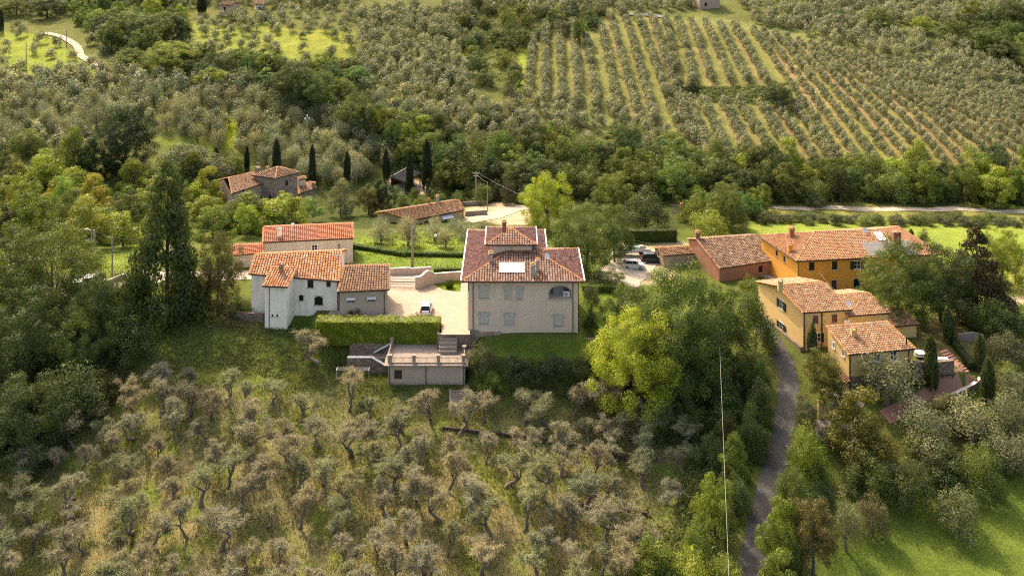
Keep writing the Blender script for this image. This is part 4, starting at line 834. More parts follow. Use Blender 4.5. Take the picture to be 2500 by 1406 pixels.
# ---------------------------------------------------------------- far houses at the top of the slope
def far_house(uv, wd, dp, ht, rz, wallm_, roofm_, label, wins):
    p = G(*uv); h = House('hill_house', label, p); ca, sa = math.cos(rz), math.sin(rz); ax = V3(ca, sa, 0); n = V3(-sa, ca, 0)
    a = p - ax * wd / 2; b = p + ax * wd / 2; c = b + n * dp; d = a + n * dp; zt = p.z + ht; up = V3(0, 0, 1)
    ws = [dict(A=q_[:2], B=r_[:2], zb=p.z - 3, tops=[(0, zt), (1, zt)]) for q_, r_ in ((a, b), (b, c), (c, d), (d, a))]
    ws[1]['tops'] = [(0, zt), (0.5, zt + dp * 0.14), (1, zt)]; ws[3]['tops'] = [(0, zt), (0.5, zt + dp * 0.14), (1, zt)]
    for x, z in wins:
        q_ = a + ax * wd * x + up * z; u, v = gpix(*q_); h.wwin(ws[0], u, v, 0.9, 1.3, 'dark')
    h.wallmesh(ws, [wallm_]); m = MB(); o = 0.35; A = a - (ax + n) * o + up * (ht + 0.02); B = b + (ax - n) * o + up * (ht + 0.02); t0 = a - ax * o + n * dp / 2 + up * (ht + dp * 0.14 + 0.12); t1 = b + ax * o + n * dp / 2 + up * (ht + dp * 0.14 + 0.12)
    C_ = c + (ax + n) * o + up * (ht + 0.02); D = d - (ax - n) * o + up * (ht + 0.02); roof_quad(m, A, B, t1, t0, 0.5); roof_quad(m, C_, D, t0, t1, 0.5); h.put(m, 'roof', [roofm_, EAVE_GAP]); return h
far_house((1733, 22), 8, 8, 6.5, 0.2, PL_PINK, ROOF_BROWN, 'brown house at the top of the olive rows', [(0.3, 4.5), (0.72, 4.5), (0.3, 1.6)])
far_house((548, 40), 5, 6, 4.0, -0.3, PL_PINK, ROOF_BROWN, 'low grey-pink house hidden by trees at the top of the hill', [(0.5, 2.6)])
far_house((634, 38), 3.0, 6, 4.0, 0.3, PL_CREAM, ROOF_BROWN, 'narrow pale house end showing between trees at the top of the hill', [(0.5, 2.4)])

# ---------------------------------------------------------------- vegetation kit: every prototype is 2 units wide and 2 high
DARK = (0.070, 0.092, 0.030); VDARK = (0.030, 0.043, 0.018); MID = (0.110, 0.142, 0.036); FRESH = (0.135, 0.17, 0.032); LIME = (0.205, 0.240, 0.034); YEL = (0.21, 0.215, 0.04)
OLIVE = (0.215, 0.222, 0.14); OLIVEG = (0.185, 0.195, 0.105); OLIVED = (0.105, 0.115, 0.058); GREY = (0.31, 0.275, 0.20); RUST = (0.135, 0.115, 0.06); BRONZE = (0.095, 0.088, 0.032)
def crown_pts(n, lobes, lr, shape='round', low=0.35, seed=0, irregular=0.25):
    r = np.random.default_rng(seed); P = []; N = []; T = []
    L = []
    for i in range(lobes):
        if shape == 'round':
            d = r.normal(size=3); d /= np.linalg.norm(d); d[2] = abs(d[2]) * 1.0 - 0.35 * r.random(); k = r.uniform(0.35, 0.85) * (1 + irregular * r.normal() * 0.5)
            c = np.array([d[0] * k * 0.85, d[1] * k * 0.85, (low + 2) / 2 + d[2] * k * (2 - low) / 2 * 0.85]); rr = lr * r.uniform(0.65, 1.25); fl = 0.85
        elif shape == 'tier':
            a = r.uniform(0, 6.28); k = r.uniform(0.15, 0.95); c = np.array([math.cos(a) * k, math.sin(a) * k, low + (2 - low) * (1 - k * k * 0.55) * r.uniform(0.45, 0.93)]); rr = lr * r.uniform(0.6, 1.3); fl = 0.38
        elif shape == 'cone':
            z = r.uniform(0.04, 0.97) ** 1.15; a = r.uniform(0, 6.28); k = (1 - z ** 1.4) * 0.85 * r.uniform(0.55, 1.0) + 0.03; c = np.array([math.cos(a) * k, math.sin(a) * k, low + z * (2 - low)]); rr = lr * (1.25 - z) * r.uniform(0.7, 1.2); fl = 0.5
        elif shape == 'spire':
            z = r.uniform(0, 1); a = r.uniform(0, 6.28); pr = (min(1, z * 5 + 0.45) * (1 - z ** 2.2)) ** 0.8; k = pr * 0.68; c = np.array([math.cos(a) * k, math.sin(a) * k, low + z * (1.96 - low)]); rr = lr * (0.35 + 0.8 * pr); fl = 2.0
        elif shape == 'full':
            if i % 8 == 0:
                nb = max(1, lobes // 8); j = i // 8 + 0.5; zz = 1 - 1.55 * j / nb; aa = j * 2.39996 + r.normal() * 0.25; hr = math.sqrt(max(0.0, 1 - zz * zz)); k = r.uniform(0.56, 0.72); B_ = np.array([math.cos(aa) * hr * k, math.sin(aa) * hr * k, 1.05 + zz * k * 0.95]); Br = r.uniform(0.27, 0.37)
            d = r.normal(size=3); d /= np.linalg.norm(d); c = B_ + d * Br * np.array([1, 1, 0.8]); rr = lr * r.uniform(0.55, 1.4); fl = 0.7
        elif shape == 'mound':
            d = r.normal(size=3); d /= np.linalg.norm(d); d[2] = abs(d[2]); k = r.uniform(0.4, 0.8); c = np.array([d[0] * k, d[1] * k, 0.25 + d[2] * k * 1.55]); rr = lr * r.uniform(0.7, 1.2); fl = 1.0
        L.append((c, rr, fl, r.uniform(0.2, 0.8)))
    tot = sum(l[1] ** 2 for l in L)
    for c, rr, fl, ti in L:
        k = max(6, int(n * rr ** 2 / tot)); d = r.normal(size=(k, 3)); d /= np.linalg.norm(d, axis=1)[:, None]
        p = d * rr * r.uniform(0.55, 1.12, k)[:, None]; p[:, 2] *= fl; P.append(c + p); N.append(d); T.append(np.clip(ti + r.normal(0, 0.16, k), 0, 1))
    P, N, T = np.concatenate(P), np.concatenate(N), np.concatenate(T)
    q_ = np.percentile(np.hypot(P[:, 0], P[:, 1]), 95 if shape == 'full' else 97); P[:, :2] /= q_; zl, zh = np.percentile(P[:, 2], (1, 99.5)); P[:, 2] = low * 0.6 + (P[:, 2] - zl) / (zh - zl) * (2 - low * 0.6); ok = P[:, 2] > 0.02
    return P[ok], N[ok], T[ok]
def trunk_mesh(name, mat, seed, h0=0.7, r0=0.07, limbs=6, reach=0.55, lean=0.05, multi=1):
    r = random.Random(seed); m = MB()
    for q_ in range(multi):
        bx_, by_ = (r.uniform(-.12, .12), r.uniform(-.12, .12)) if multi > 1 else (0, 0); lx, ly = r.uniform(-1, 1) * lean, r.uniform(-1, 1) * lean
        pts = [(bx_, by_, -0.12), (bx_ * 1.1, by_, 0.02), (bx_ + lx * 0.5, by_ + ly * 0.5, h0 * 0.5), (bx_ + lx, by_ + ly, h0), (bx_ + lx * 1.4, by_ + ly * 1.4, h0 + 0.6)]
        m.tube(pts, [r0 * 1.5, r0 * 1.15, r0 * 0.9, r0 * 0.75, r0 * 0.25], 7)
        for i in range(limbs):
            a = 6.28 * i / limbs + r.uniform(-.4, .4); z = h0 * r.uniform(0.65, 1.2); k = reach * r.uniform(0.6, 1.15)
            m.tube([(bx_ + lx, by_ + ly, z), (bx_ + math.cos(a) * k * 0.45, by_ + math.sin(a) * k * 0.45, z + 0.16), (bx_ + math.cos(a) * k, by_ + math.sin(a) * k, z + 0.55 * r.uniform(0.5, 1.2))], [r0 * 0.5, r0 * 0.34, r0 * 0.12], 5)
    o = m.build(name, mat, None, True); me = o.data; bpy.data.objects.remove(o); return me
PROTO = {}
def proto(kind, n, lobes, lr, size, shape, low, count, tr, asp=0.6):
    out = []
    for i in range(count):
        P, N, T = crown_pts(n, lobes, lr, shape, low, 100 + i * 7 + len(PROTO) * 31); q_ = quads_mesh(kind + '_crown', leaves(P, N, size, asp), T, LEAF); out.append((trunk_mesh(kind + '_trunk', *tr[:1], i + 5, *tr[1:]), q_))
    PROTO[kind] = out
proto('big', 50000, 160, 0.15, 0.031, 'full', 0.2, 4, (BARK, 0.7, 0.05, 8), 0.6)
proto('broad', 15000, 88, 0.18, 0.054, 'full', 0.28, 6, (BARK, 0.75, 0.06, 7))
proto('feather', 9000, 44, 0.30, 0.068, 'tier', 0.35, 4, (BARK, 0.8, 0.045, 6))
proto('bushy', 9000, 40, 0.28, 0.06, 'mound', 0.1, 4, (BARK, 0.3, 0.05, 4))
proto('olive', 4600, 22, 0.32, 0.078, 'round', 0.32, 5, (BARKG, 0.6, 0.10, 5), 0.45)
proto('olivefar', 760, 9, 0.44, 0.19, 'round', 0.2, 4, (BARKG, 0.6, 0.10, 3), 0.6)
proto('conifer', 20000, 120, 0.30, 0.065, 'cone', 0.08, 2, (BARK, 1.2, 0.045, 3), 0.5)
proto('cypress', 5200, 50, 0.36, 0.17, 'spire', 0.05, 3, (BARK, 0.8, 0.12, 0), 0.5)
def gnarled(seed):
    """old pruned olive: twisting open limbs with thin foliage at the ends"""
    r = random.Random(seed); m = MB(); ends = []
    def grow(p, d, L, rad, lv):
        k = 4; pts = [p]; rr = [rad]
        for i in range(k):
            d = (d + Vector((r.uniform(-.5, .5), r.uniform(-.5, .5), r.uniform(-.22, .34)))).normalized(); p = p + d * L / k; pts.append(p); rr.append(rad * (1 - 0.42 * (i + 1) / k))
            if lv >= 2 or (lv == 1 and i > 1): ends.append(p)
        m.tube(pts, rr, 5 if lv < 2 else 3, caps=False)
        if lv >= 4: return
        for i in range(r.choice((2, 2, 3)) if lv else r.choice((3, 4))):
            a = r.uniform(0, 6.28); sp = 0.75 + 0.25 * lv; nd = (d * 0.55 + Vector((math.cos(a) * sp, math.sin(a) * sp, r.uniform(0.0, 0.6)))).normalized(); grow(p, nd, L * r.uniform(0.6, 0.82), rr[-1] * 0.8, lv + 1)
    grow(Vector((0, 0, -0.1)), Vector((r.uniform(-.25, .25), r.uniform(-.25, .25), 1)), 0.62, 0.085, 0)
    E_ = np.array([tuple(e) for e in ends]); f_ = np.array([1 / np.percentile(np.hypot(E_[:, 0], E_[:, 1]), 93)] * 2 + [1.9 / np.percentile(E_[:, 2], 98)]); E_ = E_ * f_; m.v = [(p_[0] * f_[0], p_[1] * f_[1], p_[2] * f_[2]) for p_ in m.v]
    o = m.build('olive_trunk', BARKG, None, True); me = o.data; bpy.data.objects.remove(o); n_e = len(E_); k = 9; tc = rng.uniform(0.2, 0.95, n_e)
    wn = np.repeat(E_, 2, 0); wd0 = unit(len(wn)) * np.array([1, 1, 0.6]) + np.array([0, 0, -0.1]); wl = rng.uniform(0.12, 0.34, (len(wn), 1)); k = 6
    P = np.repeat(wn, k, 0) + np.repeat(wd0 * wl, k, 0) * np.tile(np.linspace(0.1, 1, k), len(wn))[:, None] + np.array([0, 0, -0.05]) * np.tile(np.linspace(0.1, 1, k), len(wn))[:, None] ** 2 + rng.normal(0, 0.022, (len(wn) * k, 3)); L1 = leaves(P, unit(len(P)) + np.array([0, 0, .3]), 0.056, 0.36)
    tc = np.repeat(tc, 2)
    kt = 7; B_ = np.repeat(E_, kt, 0); d = unit(len(B_)) + np.array([0, 0, 0.25]); d /= np.linalg.norm(d, axis=1)[:, None]; ln = rng.uniform(0.10, 0.26, (len(B_), 1)); sd_ = np.cross(d, unit(len(B_))); sd_ /= np.linalg.norm(sd_, axis=1)[:, None] + 1e-9
    L2 = np.stack([B_ - sd_ * 0.009, B_ + sd_ * 0.009, B_ + d * ln + sd_ * 0.004, B_ + d * ln - sd_ * 0.004], 1)
    T = np.concatenate([np.clip(np.repeat(tc, k) + rng.normal(0, .15, len(P)), 0, 1), rng.uniform(0.1, 0.7, len(L2))])
    return me, quads_mesh('olive_crown', np.concatenate([L1, L2]), T, LEAF)
PROTO['gnarled'] = [gnarled(40 + i) for i in range(7)]
cnt = 0
def tree(kind, p, wd, ht, c, label, group=None, name=None, cat='tree', i=None, noise=0.14, trunk=True, sink=0.0, parts=True):
    global cnt; cnt += 1
    i = random.randrange(len(PROTO[kind])) if i is None else i
    root = link(bpy.data.objects.new(name or 'tree', None)); root.location = (p[0], p[1], p[2] - sink); root.rotation_euler = (0, 0, random.uniform(0, 6.28)); root.scale = (wd / 2, wd / 2, ht / 2)
    tag(root, label, cat, group); tm, cm = PROTO[kind][i % len(PROTO[kind])]
    if trunk: o = link(bpy.data.objects.new('trunk', tm)); o.parent = root
    o = link(bpy.data.objects.new('crown', cm)); o.parent = root
    f = random.gauss(1, noise); g_ = random.gauss(1, noise * 0.5); o.color = (max(.005, c[0] * f * g_), max(.005, c[1] * f), max(.003, c[2] * f / g_), 1); return root
def tpx(kind, u, vb, wpx, hpx, c, label, group=None, name=None, cat='tree', **k):
    p = G(u, vb); s = F / p.y
    if kind == 'broad' and wpx / s > 7: kind = 'big'
    return tree(kind, p, wpx / s, hpx / s, c, label, group, name, cat, **k)
def inside(x, y, poly):
    c = False; n = len(poly)
    for i in range(n):
        a, b = poly[i], poly[(i + 1) % n]
        if (a[1] > y) != (b[1] > y) and x < (b[0] - a[0]) * (y - a[1]) / (b[1] - a[1]) + a[0]: c = not c
    return c
def scatter(poly, dist, nmax, avoid=(), seed=1, tries=9000):
    """points on the ground inside a photo polygon, at least dist metres apart"""
    r = np.random.default_rng(seed); c = [G(*p) for p in poly]; x0, x1, y0, y1 = min(p.x for p in c), max(p.x for p in c), min(p.y for p in c), max(p.y for p in c)
    y0 -= 3; y1 += 8; x = r.uniform(x0, x1, tries); y = r.uniform(y0, y1, tries); z = gzv(x, y); u, v = 1250 + F * x / y, VH + F * (H - z) / y
    ok = poly_dist(u, v, poly) < 0
    for a in avoid: ok &= poly_dist(u, v, a) > 0
    x, y, z = x[ok], y[ok], z[ok]; out = np.zeros((0, 2)); res = []
    for i in range(len(x)):
        if len(res) >= nmax: break
        if len(out) and ((out - (x[i], y[i])) ** 2).sum(1).min() < dist * dist: continue
        out = np.vstack([out, (x[i], y[i])]); res.append(Vector((x[i], y[i], z[i])))
    return res
STUFF = {}
def stuff_add(key, P, sc, proto_kind, T=None):
    STUFF.setdefault(key, []).append((P, sc, proto_kind))
def bake_stuff(name, pts, kinds, c, label, cat='trees'):
    """many far trees as one object: pts are (x, y, z, width, height)"""
    Vs = []; Ts = []
    cache = {}
    for kd, i in set(kinds):
        me = PROTO[kd][i][1]; a = np.empty(len(me.vertices) * 3, np.float32); me.vertices.foreach_get('co', a); t = np.empty(len(me.polygons), np.float32); me.attributes['tint'].data.foreach_get('value', t); cache[(kd, i)] = (a.reshape(-1, 4, 3), t)
    for (x, y, z, wd, ht), k in zip(pts, kinds):
        a, t = cache[k]; th = rng.uniform(0, 6.28); ca, sa = math.cos(th), math.sin(th); q_ = a * np.array([wd / 2, wd / 2, ht / 2]); b = q_.copy(); b[..., 0] = q_[..., 0] * ca - q_[..., 1] * sa + x; b[..., 1] = q_[..., 0] * sa + q_[..., 1] * ca + y; b[..., 2] += z
        Vs.append(b); Ts.append(np.clip(t + rng.normal(0, 0.14), 0, 1))
    o = link(bpy.data.objects.new(name, quads_mesh(name, np.concatenate(Vs), np.concatenate(Ts), LEAF))); o.color = (*c, 1); tag(o, label, None, None, 'stuff'); return o

LM = [(40, 1380, 'at the bottom left corner of the picture'), (330, 1380, 'near the bottom edge, left of the middle'), (620, 1390, 'at the bottom edge below the white farmhouse'), (900, 1390, 'at the bottom edge below the garage'), (1180, 1390, 'at the bottom edge below the villa'), (1450, 1390, 'at the bottom edge left of the bright bushes'),
 (60, 1230, 'beside the dark clump at the left edge'), (330, 1200, 'in the open left part of the orchard'), (560, 1230, 'on the dry patch left of the orchard middle'), (800, 1230, 'in the middle of the orchard'), (1050, 1230, 'right of the orchard middle'), (1300, 1230, 'between the two rough terrace walls'), (1530, 1210, 'above the lower terrace wall at right'),
 (330, 1030, 'below the pale ivy-covered bush'), (520, 980, 'on the slope below the white farmhouse'), (740, 1000, 'below the washing line'), (930, 1000, 'in front of the garage wall'), (1110, 1030, 'at the foot of the descending stone steps'), (1280, 1000, 'below the villa lawn bank'), (1440, 1000, 'below the right corner of the villa'), (1600, 1060, 'below the bright yellow-green tree'), (600, 1110, 'in the upper left middle of the orchard'), (900, 1110, 'in the upper middle of the orchard'), (1240, 1120, 'just under the long terrace wall'),
 (100, 240, 'below the winding track'), (340, 250, 'around the three-insulator pole'), (60, 320, 'above the left edge road'), (460, 300, 'above the dark oak'), (620, 300, 'above the bright grass strip'), (700, 390, 'behind the cypress row'), (820, 330, 'beside the short insulator pole'), (620, 440, 'close behind the stone farmhouse'), (900, 420, 'left of the carport'), (150, 120, 'beside the winding track at the top left'), (360, 60, 'among the upper left wood'), (560, 120, 'beside the bright upper meadow'), (760, 130, 'under the bright upper meadow'),
 (560, 220, 'in the middle of the wooded fold'), (820, 260, 'at the right end of the wooded fold'), (1000, 100, 'at the top of the central slope'), (1000, 200, 'in the middle of the central slope'), (1000, 290, 'at the foot of the central slope'), (1200, 320, 'under the first olive rows'), (1250, 120, 'in the gully by the olive rows'), (1400, 60, 'at the top of the olive rows'), (1450, 350, 'below the middle olive rows'), (1650, 360, 'below the right olive rows'),
 (1000, 380, 'above the tallest cypress'), (1130, 450, 'beside the crossarm pole'), (1300, 430, 'behind the bright yellow-green round tree'), (1450, 430, 'behind the round mid-green tree'), (1600, 430, 'behind the dark hedge'), (1720, 450, 'left of the field path'), (1850, 450, 'at the start of the field path'), (2000, 450, 'above the ochre farmhouse'), (2150, 450, 'above the hedgerow middle'), (2300, 450, 'above the right meadow'), (2450, 450, 'at the right edge of the wood'),
 (1900, 540, 'at the left end of the hedgerow'), (2050, 540, 'behind the ochre farmhouse roof'), (2200, 540, 'in the hedgerow middle'), (2350, 540, 'in the hedgerow right of the middle'), (2480, 540, 'at the right end of the hedgerow'), (1640, 930, 'under the very large green tree'), (1800, 920, 'left of the lane bend'), (1780, 1080, 'beside the pale hanging cable'), (1650, 1040, 'at the orchard edge of the bank'),
 (60, 470, 'at the left edge above the road'), (200, 480, 'left of the side road'), (420, 500, 'right of the side road'), (330, 560, 'above the utility poles'), (80, 560, 'above the left meadow'), (560, 560, 'left of the cream house'), (700, 560, 'behind the cream house roof'), (100, 900, 'in the upper part of the left clump'), (120, 1050, 'in the lower part of the left clump'), (2100, 1150, 'left of the garden lawn top'), (2300, 1150, 'above the middle of the garden lawn'), (2450, 1150, 'above the right of the garden lawn'), (2400, 1020, 'right of the terracotta path'), (2400, 120, 'near the upper right corner'), (1000, 600, 'in front of the yellow house wall'), (1110, 590, 'close to the villa')]
def near(p):
    u, v = gpix(*p); return min(LM, key=lambda l: (l[0] - u) ** 2 + 2 * (l[1] - v) ** 2)[2]
def hue(o):
    c = o.children[-1].color; r_ = c[1] / c[0]; k = c[1]
    return k, r_
# ---------------------------------------------------------------- the prominent trees, one by one
for k, u, vb, wpx, hpx, c, lab in (
 ('broad', 1552, 1010, 235, 250, (0.31, 0.35, 0.04), 'large bright yellow-green tree in front of the darker trees right of the villa'),
 ('broad', 1655, 965, 262, 312, (0.10, 0.135, 0.032), 'very large green tree with spreading crown between the villa and the yellow farmhouse'),
 ('broad', 1752, 905, 150, 200, (0.09,0.12,0.03), 'tall dense green tree nearest the lane below the pink barn'),
 ('broad', 1522, 830, 110, 130, MID, 'smaller green tree on the lawn edge right of the villa'),
 ('bushy', 1843, 862, 112, 145, (0.075, 0.105, 0.025), 'rounded glossy dark green tree at the left wall of the yellow farmhouse'),
 ('bushy', 1830, 735, 70, 62, FRESH, 'round light green bush under the pink barn wall'),
 ('conifer', 407, 785, 215, 375, DARK, 'tall dark conifer towering left of the white farmhouse'),
 ('broad', 530, 764, 122, 188, BRONZE, 'bronze-green tree directly left of the white farmhouse'),
 ('broad', 305, 415, 146, 152, VDARK, 'very dark evergreen oak standing alone on the left terrace'),
 ('feather', 508, 515, 92, 105, YEL, 'yellow-green tree left of the stone farmhouse'),
 ('feather', 600, 560, 130, 90, FRESH, 'feathery green tree in front of the rose-coloured house wall'),
 ('feather', 690, 565, 135, 84, LIME, 'feathery bright green tree in front of the stone tower block'),
 ('broad', 935, 520, 62, 82, VDARK, 'dark rounded evergreen beside the small yellow house'),
 ('feather', 832, 530, 72, 92, OLIVEG, 'pale willowy tree right of the stone farmhouse'),
 ('broad', 900, 525, 60, 70, BRONZE, 'bronze tree left of the dark rounded evergreen'),
 ('broad', 1338, 562, 136, 138, (0.27, 0.32, 0.04), 'bright yellow-green round tree beside the gravel drive'),
 ('broad', 1500, 512, 104, 88, FRESH, 'round mid-green tree right of the bright yellow-green one'),
 ('bushy', 1576, 560, 118, 102, DARK, 'dark grey-green rounded tree behind the clipped hedge'),
 ('broad', 1432, 668, 160, 172, MID, 'large soft green tree behind the right corner of the villa'),
 ('broad', 1500, 640, 100, 135, MID, 'soft green tree leaning over the flatbed truck'),
 ('bushy', 1735, 585, 110, 72, LIME, 'yellow-green shrubby tree behind the pink barn'),
 ('broad', 1772, 560, 110, 110, MID, 'mid-green tree where the field path begins'),
 ('broad', 2190, 790, 185, 200, (0.10, 0.13, 0.03), 'large green tree in front of the ochre farmhouse right end'),
 ('broad', 2296, 785, 170, 185, DARK, 'large dark green tree between the ochre farmhouse and the brown conifer'),
 ('conifer', 2382, 772, 180, 212, (0.052, 0.045, 0.02), 'brownish dark conifer at the edge of the right meadow'),
 ('broad', 2446, 692, 125, 130, LIME, 'bright yellow-green tree behind the brownish conifer'),
 ('broad', 130, 800, 250, 250, MID, 'large mid-green tree in the dense wood at the left edge, tallest of its clump'),
 ('broad', 30, 760, 180, 200, DARK, 'dark tree at the left edge above the clump'),
 ('broad', 250, 860, 170, 190, DARK, 'dark tree below the tall conifer at the left'),
 ('broad', 60, 960, 240, 250, DARK, 'huge dark tree filling the left edge'),
 ('broad', 195, 930, 150, 170, MID, 'green tree on the inner side of the left clump'),
 ('broad', 50, 1130, 230, 210, DARK, 'low dark tree at the foot of the left clump'),
 ('bushy', 165, 1060, 170, 170, DARK, 'dark bushy tree at the foot of the left clump beside the orchard'),
 ('feather', 120, 900, 150, 140, FRESH, 'lighter feathery tree standing inside the left clump'),
 ('bushy', 320, 885, 130, 112, (0.10, 0.125, 0.045), 'pale green ivy-covered bush below the tall conifer'),
 ('broad', 320, 780, 100, 110, DARK, 'small dark tree between the road and the tall conifer'),
 ('feather', 265, 770, 90, 80, FRESH, 'small fresh green tree by the pale road'),
 ('bushy', 590, 765, 76, 44, MID, 'dark green shrub against the white farmhouse left wall'),
 ('bushy', 425, 795, 80, 60, DARK, 'dark shrub at the foot of the tall conifer'),
 ('feather', 205, 610, 130, 130, YEL, 'spreading yellow-green tree behind the utility poles'),
 ('feather', 110, 480, 120, 110, LIME, 'lime-green tree on the left slope above the road'),
 ('feather', 60, 560, 130, 130, FRESH, 'green tree at the left edge above the meadow'),
 ('feather', 300, 600, 120, 80, LIME, 'low spreading lime-green tree between the poles and the conifer'),
 ('feather', 175, 520, 130, 110, LIME, 'lime-green tree in the middle of the left slope trees'),
 ('feather', 180, 430, 90, 120, FRESH, 'slender light green tree left of the dark oak'),
 ('cypress', 78, 520, 28, 82, VDARK, 'lone dark cypress among the lime-green trees at left'),
 ('broad', 65, 380, 78, 62, FRESH, 'round green tree on the upper left slope'),
 ('bushy', 40, 470, 80, 80, DARK, 'dark bush at the left edge of the slope'),
 ('bushy', 450, 440, 150, 84, (0.085, 0.105, 0.05), 'broad grey-green tree right of the dark oak'),
 ('bushy', 520, 440, 110, 62, OLIVED, 'pale rounded tree above the yellow-green one'),
 ('bushy', 575, 420, 60, 45, FRESH, 'fresh green bush above the stone farmhouse'),
 ('broad', 715, 262, 130, 110, DARK, 'big dark evergreen clump at the middle of the left hillside'),
 ('broad', 770, 275, 110, 104, MID, 'dark green tree right of the big evergreen clump'),
 ('broad', 825, 245, 62, 55, FRESH, 'small round green tree above the left olive rows'),
 ('broad', 515, 222, 80, 55, LIME, 'lime-green tree on the left hillside'),
 ('broad', 870, 322, 100, 92, MID, 'green tree where the hillside track meets the olives'),
 ('broad', 310, 110, 130, 76, MID, 'dark green wood edge tree beside the winding track'),
 ('broad', 400, 100, 110, 70, MID, 'rounded green tree at the upper left wood'),
 ('broad', 420, 170, 130, 68, LIME, 'yellow-green tree below the upper left wood'),
 ('broad', 320, 170, 90, 50, FRESH, 'green tree near the bend of the winding track'),
 ('cypress', 3, 82, 12, 58, VDARK, 'black-green cypress cut by the left edge of the picture'),
 ('bushy', 600, 215, 90, 50, DARK, 'low dark trees above the lime-green tree'),
 ('broad', 115, 45, 90, 60, DARK, 'dark tree at the top left corner'), ('broad', 40, 40, 90, 50, MID, 'green tree beside the top left corner'),
 ('cypress', 492, 34, 26, 46, VDARK, 'dark pine at the top left beside the grey house'),
 ('broad', 2325, 105, 70, 58, MID, 'round dark green tree above the right olive rows'), ('broad', 2140, 70, 74, 50, MID, 'round green tree at the top of the right olive rows'),
 ('broad', 2250, 80, 56, 40, LIME, 'yellow-green tree between two darker ones at upper right'), ('broad', 2400, 130, 90, 60, MID, 'green tree in the upper right wood'), ('broad', 2470, 90, 90, 90, DARK, 'dark tree at the upper right edge'),
 ('broad', 2460, 150, 90, 50, DARK, 'low dark tree at the right edge of the olive slope'), ('broad', 1900, 262, 74, 62, DARK, 'dark green tree at the end of the overgrown band in the rows'),
 ('broad', 1415, 105, 40, 60, MID, 'dark green tree standing in the olive rows'), ('bushy', 1655, 215, 36, 34, VDARK, 'dark bush at the foot of an olive row'), ('bushy', 1690, 225, 40, 32, VDARK, 'second dark bush beside the overgrown band'),
 ('bushy', 1366, 300, 26, 20, (0.10, 0.03, 0.03), 'dark red-leaved bush at the edge of the wood'),
 ('feather', 2455, 510, 62, 74, LIME, 'slim light green young tree beside the field path at right'),
 ('feather', 2425, 505, 44, 60, FRESH, 'slim young tree left of the light green one by the path'),
 ('bushy', 2212, 482, 50, 48, (0.14, 0.15, 0.07), 'pale shrub standing in front of the dark wood'), ('bushy', 1990, 505, 56, 30, (0.13, 0.16, 0.07), 'pale reeds beside the start of the field path'),
 # garden at lower right
 ('olive', 2165, 985, 150, 120, OLIVEG, 'large silvery olive in front of the yellow farmhouse'),
 ('feather', 2008, 1005, 112, 150, (0.125, 0.12, 0.035), 'yellowish brown-tinged tree beside the lane at the yellow farmhouse'),
 ('feather', 2100, 1120, 175, 165, (0.13, 0.125, 0.03), 'large yellow-brown feathery tree in the middle of the lower right garden'),
 ('bushy', 1970, 1035, 66, 66, OLIVED, 'round grey-green shrub beside the gate pillar'),
 ('bushy', 1975, 1165, 110, 130, (0.16, 0.2, 0.03), 'yellow-green bush at the lane edge below the gate'),
 ('bushy', 1930, 1240, 80, 110, MID, 'dark green bush at the lane edge below the yellow-green one'),
 ('bushy', 2218, 1245, 118, 128, DARK, 'dense dark green rounded bush at the top of the garden lawn'),
 ('bushy', 2120, 1205, 110, 100, MID, 'green bush behind the lawn left of the dense dark one'),
 ('bushy', 2400, 1215, 112, 135, MID, 'tall bright-edged green bush at the top right of the lawn'),
 ('bushy', 2300, 1175, 130, 90, DARK, 'broad dark bush between two taller ones behind the lawn'),
 ('bushy', 2342, 1308, 120, 122, (0.14, 0.16, 0.07), 'round pale green ornamental tree standing alone on the lawn'),
 ('bushy', 2132, 1312, 84, 104, RUST, 'brownish round bush at the left of the lawn'),
 ('olive', 2065, 1345, 80, 130, OLIVEG, 'silvery small tree left of the brownish bush'),
 ('broad', 1985, 1400, 130, 190, (0.13, 0.112, 0.045), 'tall rusty-leaved tree at the bottom beside the lane'),
 ('broad', 1905, 1385, 110, 160, (0.15,0.19,0.03), 'bright green tree leaning over the lane at the bottom'),
 ('cypress', 1942, 1440, 34, 120, MID, 'young green cypress at the bottom beside the lawn'),
 ('feather', 1905, 1500, 130, 150, FRESH, 'fresh green tree cut by the bottom edge right of the lane'),
 ('olive', 2260, 1090, 150, 110, OLIVEG, 'silvery olive below the terracotta path, leftmost of three'), ('olive', 2370, 1080, 150, 105, OLIVEG, 'silvery olive below the terracotta path, middle of three'), ('olive', 2470, 1065, 120, 110, OLIVEG, 'silvery olive below the terracotta path, rightmost of three'),
 ('olive', 2460, 1150, 130, 95, OLIVEG, 'silvery olive above the tall green bush'), ('olive', 2290, 1135, 130, 80, OLIVEG, 'low silvery olive behind the broad dark bush'),
 ('olive', 2475, 985, 90, 80, OLIVEG, 'silvery olive right of the two garden cypresses'), ('bushy', 2310, 1020, 100, 60, (0.12, 0.12, 0.045), 'round variegated bush beside the terracotta path'),
 ('bushy', 2420, 1150, 90, 60, MID, 'green bush between the olives at right'), ('bushy', 2240, 1110, 80, 50, MID, 'green bush below the leftmost path olive'),
 ('cypress', 1983, 880, 24, 90, DARK, 'twin-topped cypress in front of the yellow farmhouse wall'), ('cypress', 2272, 950, 36, 128, (0.06, 0.075, 0.02), 'stout cypress beside the terrace of the yellow farmhouse'),
 ('cypress', 2315, 838, 30, 84, DARK, 'dark cypress behind the terrace in deep shade'), ('cypress', 2392, 905, 30, 88, (0.065, 0.08, 0.022), 'upper of the two cypresses at the right of the garden'), ('cypress', 2412, 990, 36, 112, (0.065, 0.08, 0.022), 'lower of the two cypresses at the right of the garden'),
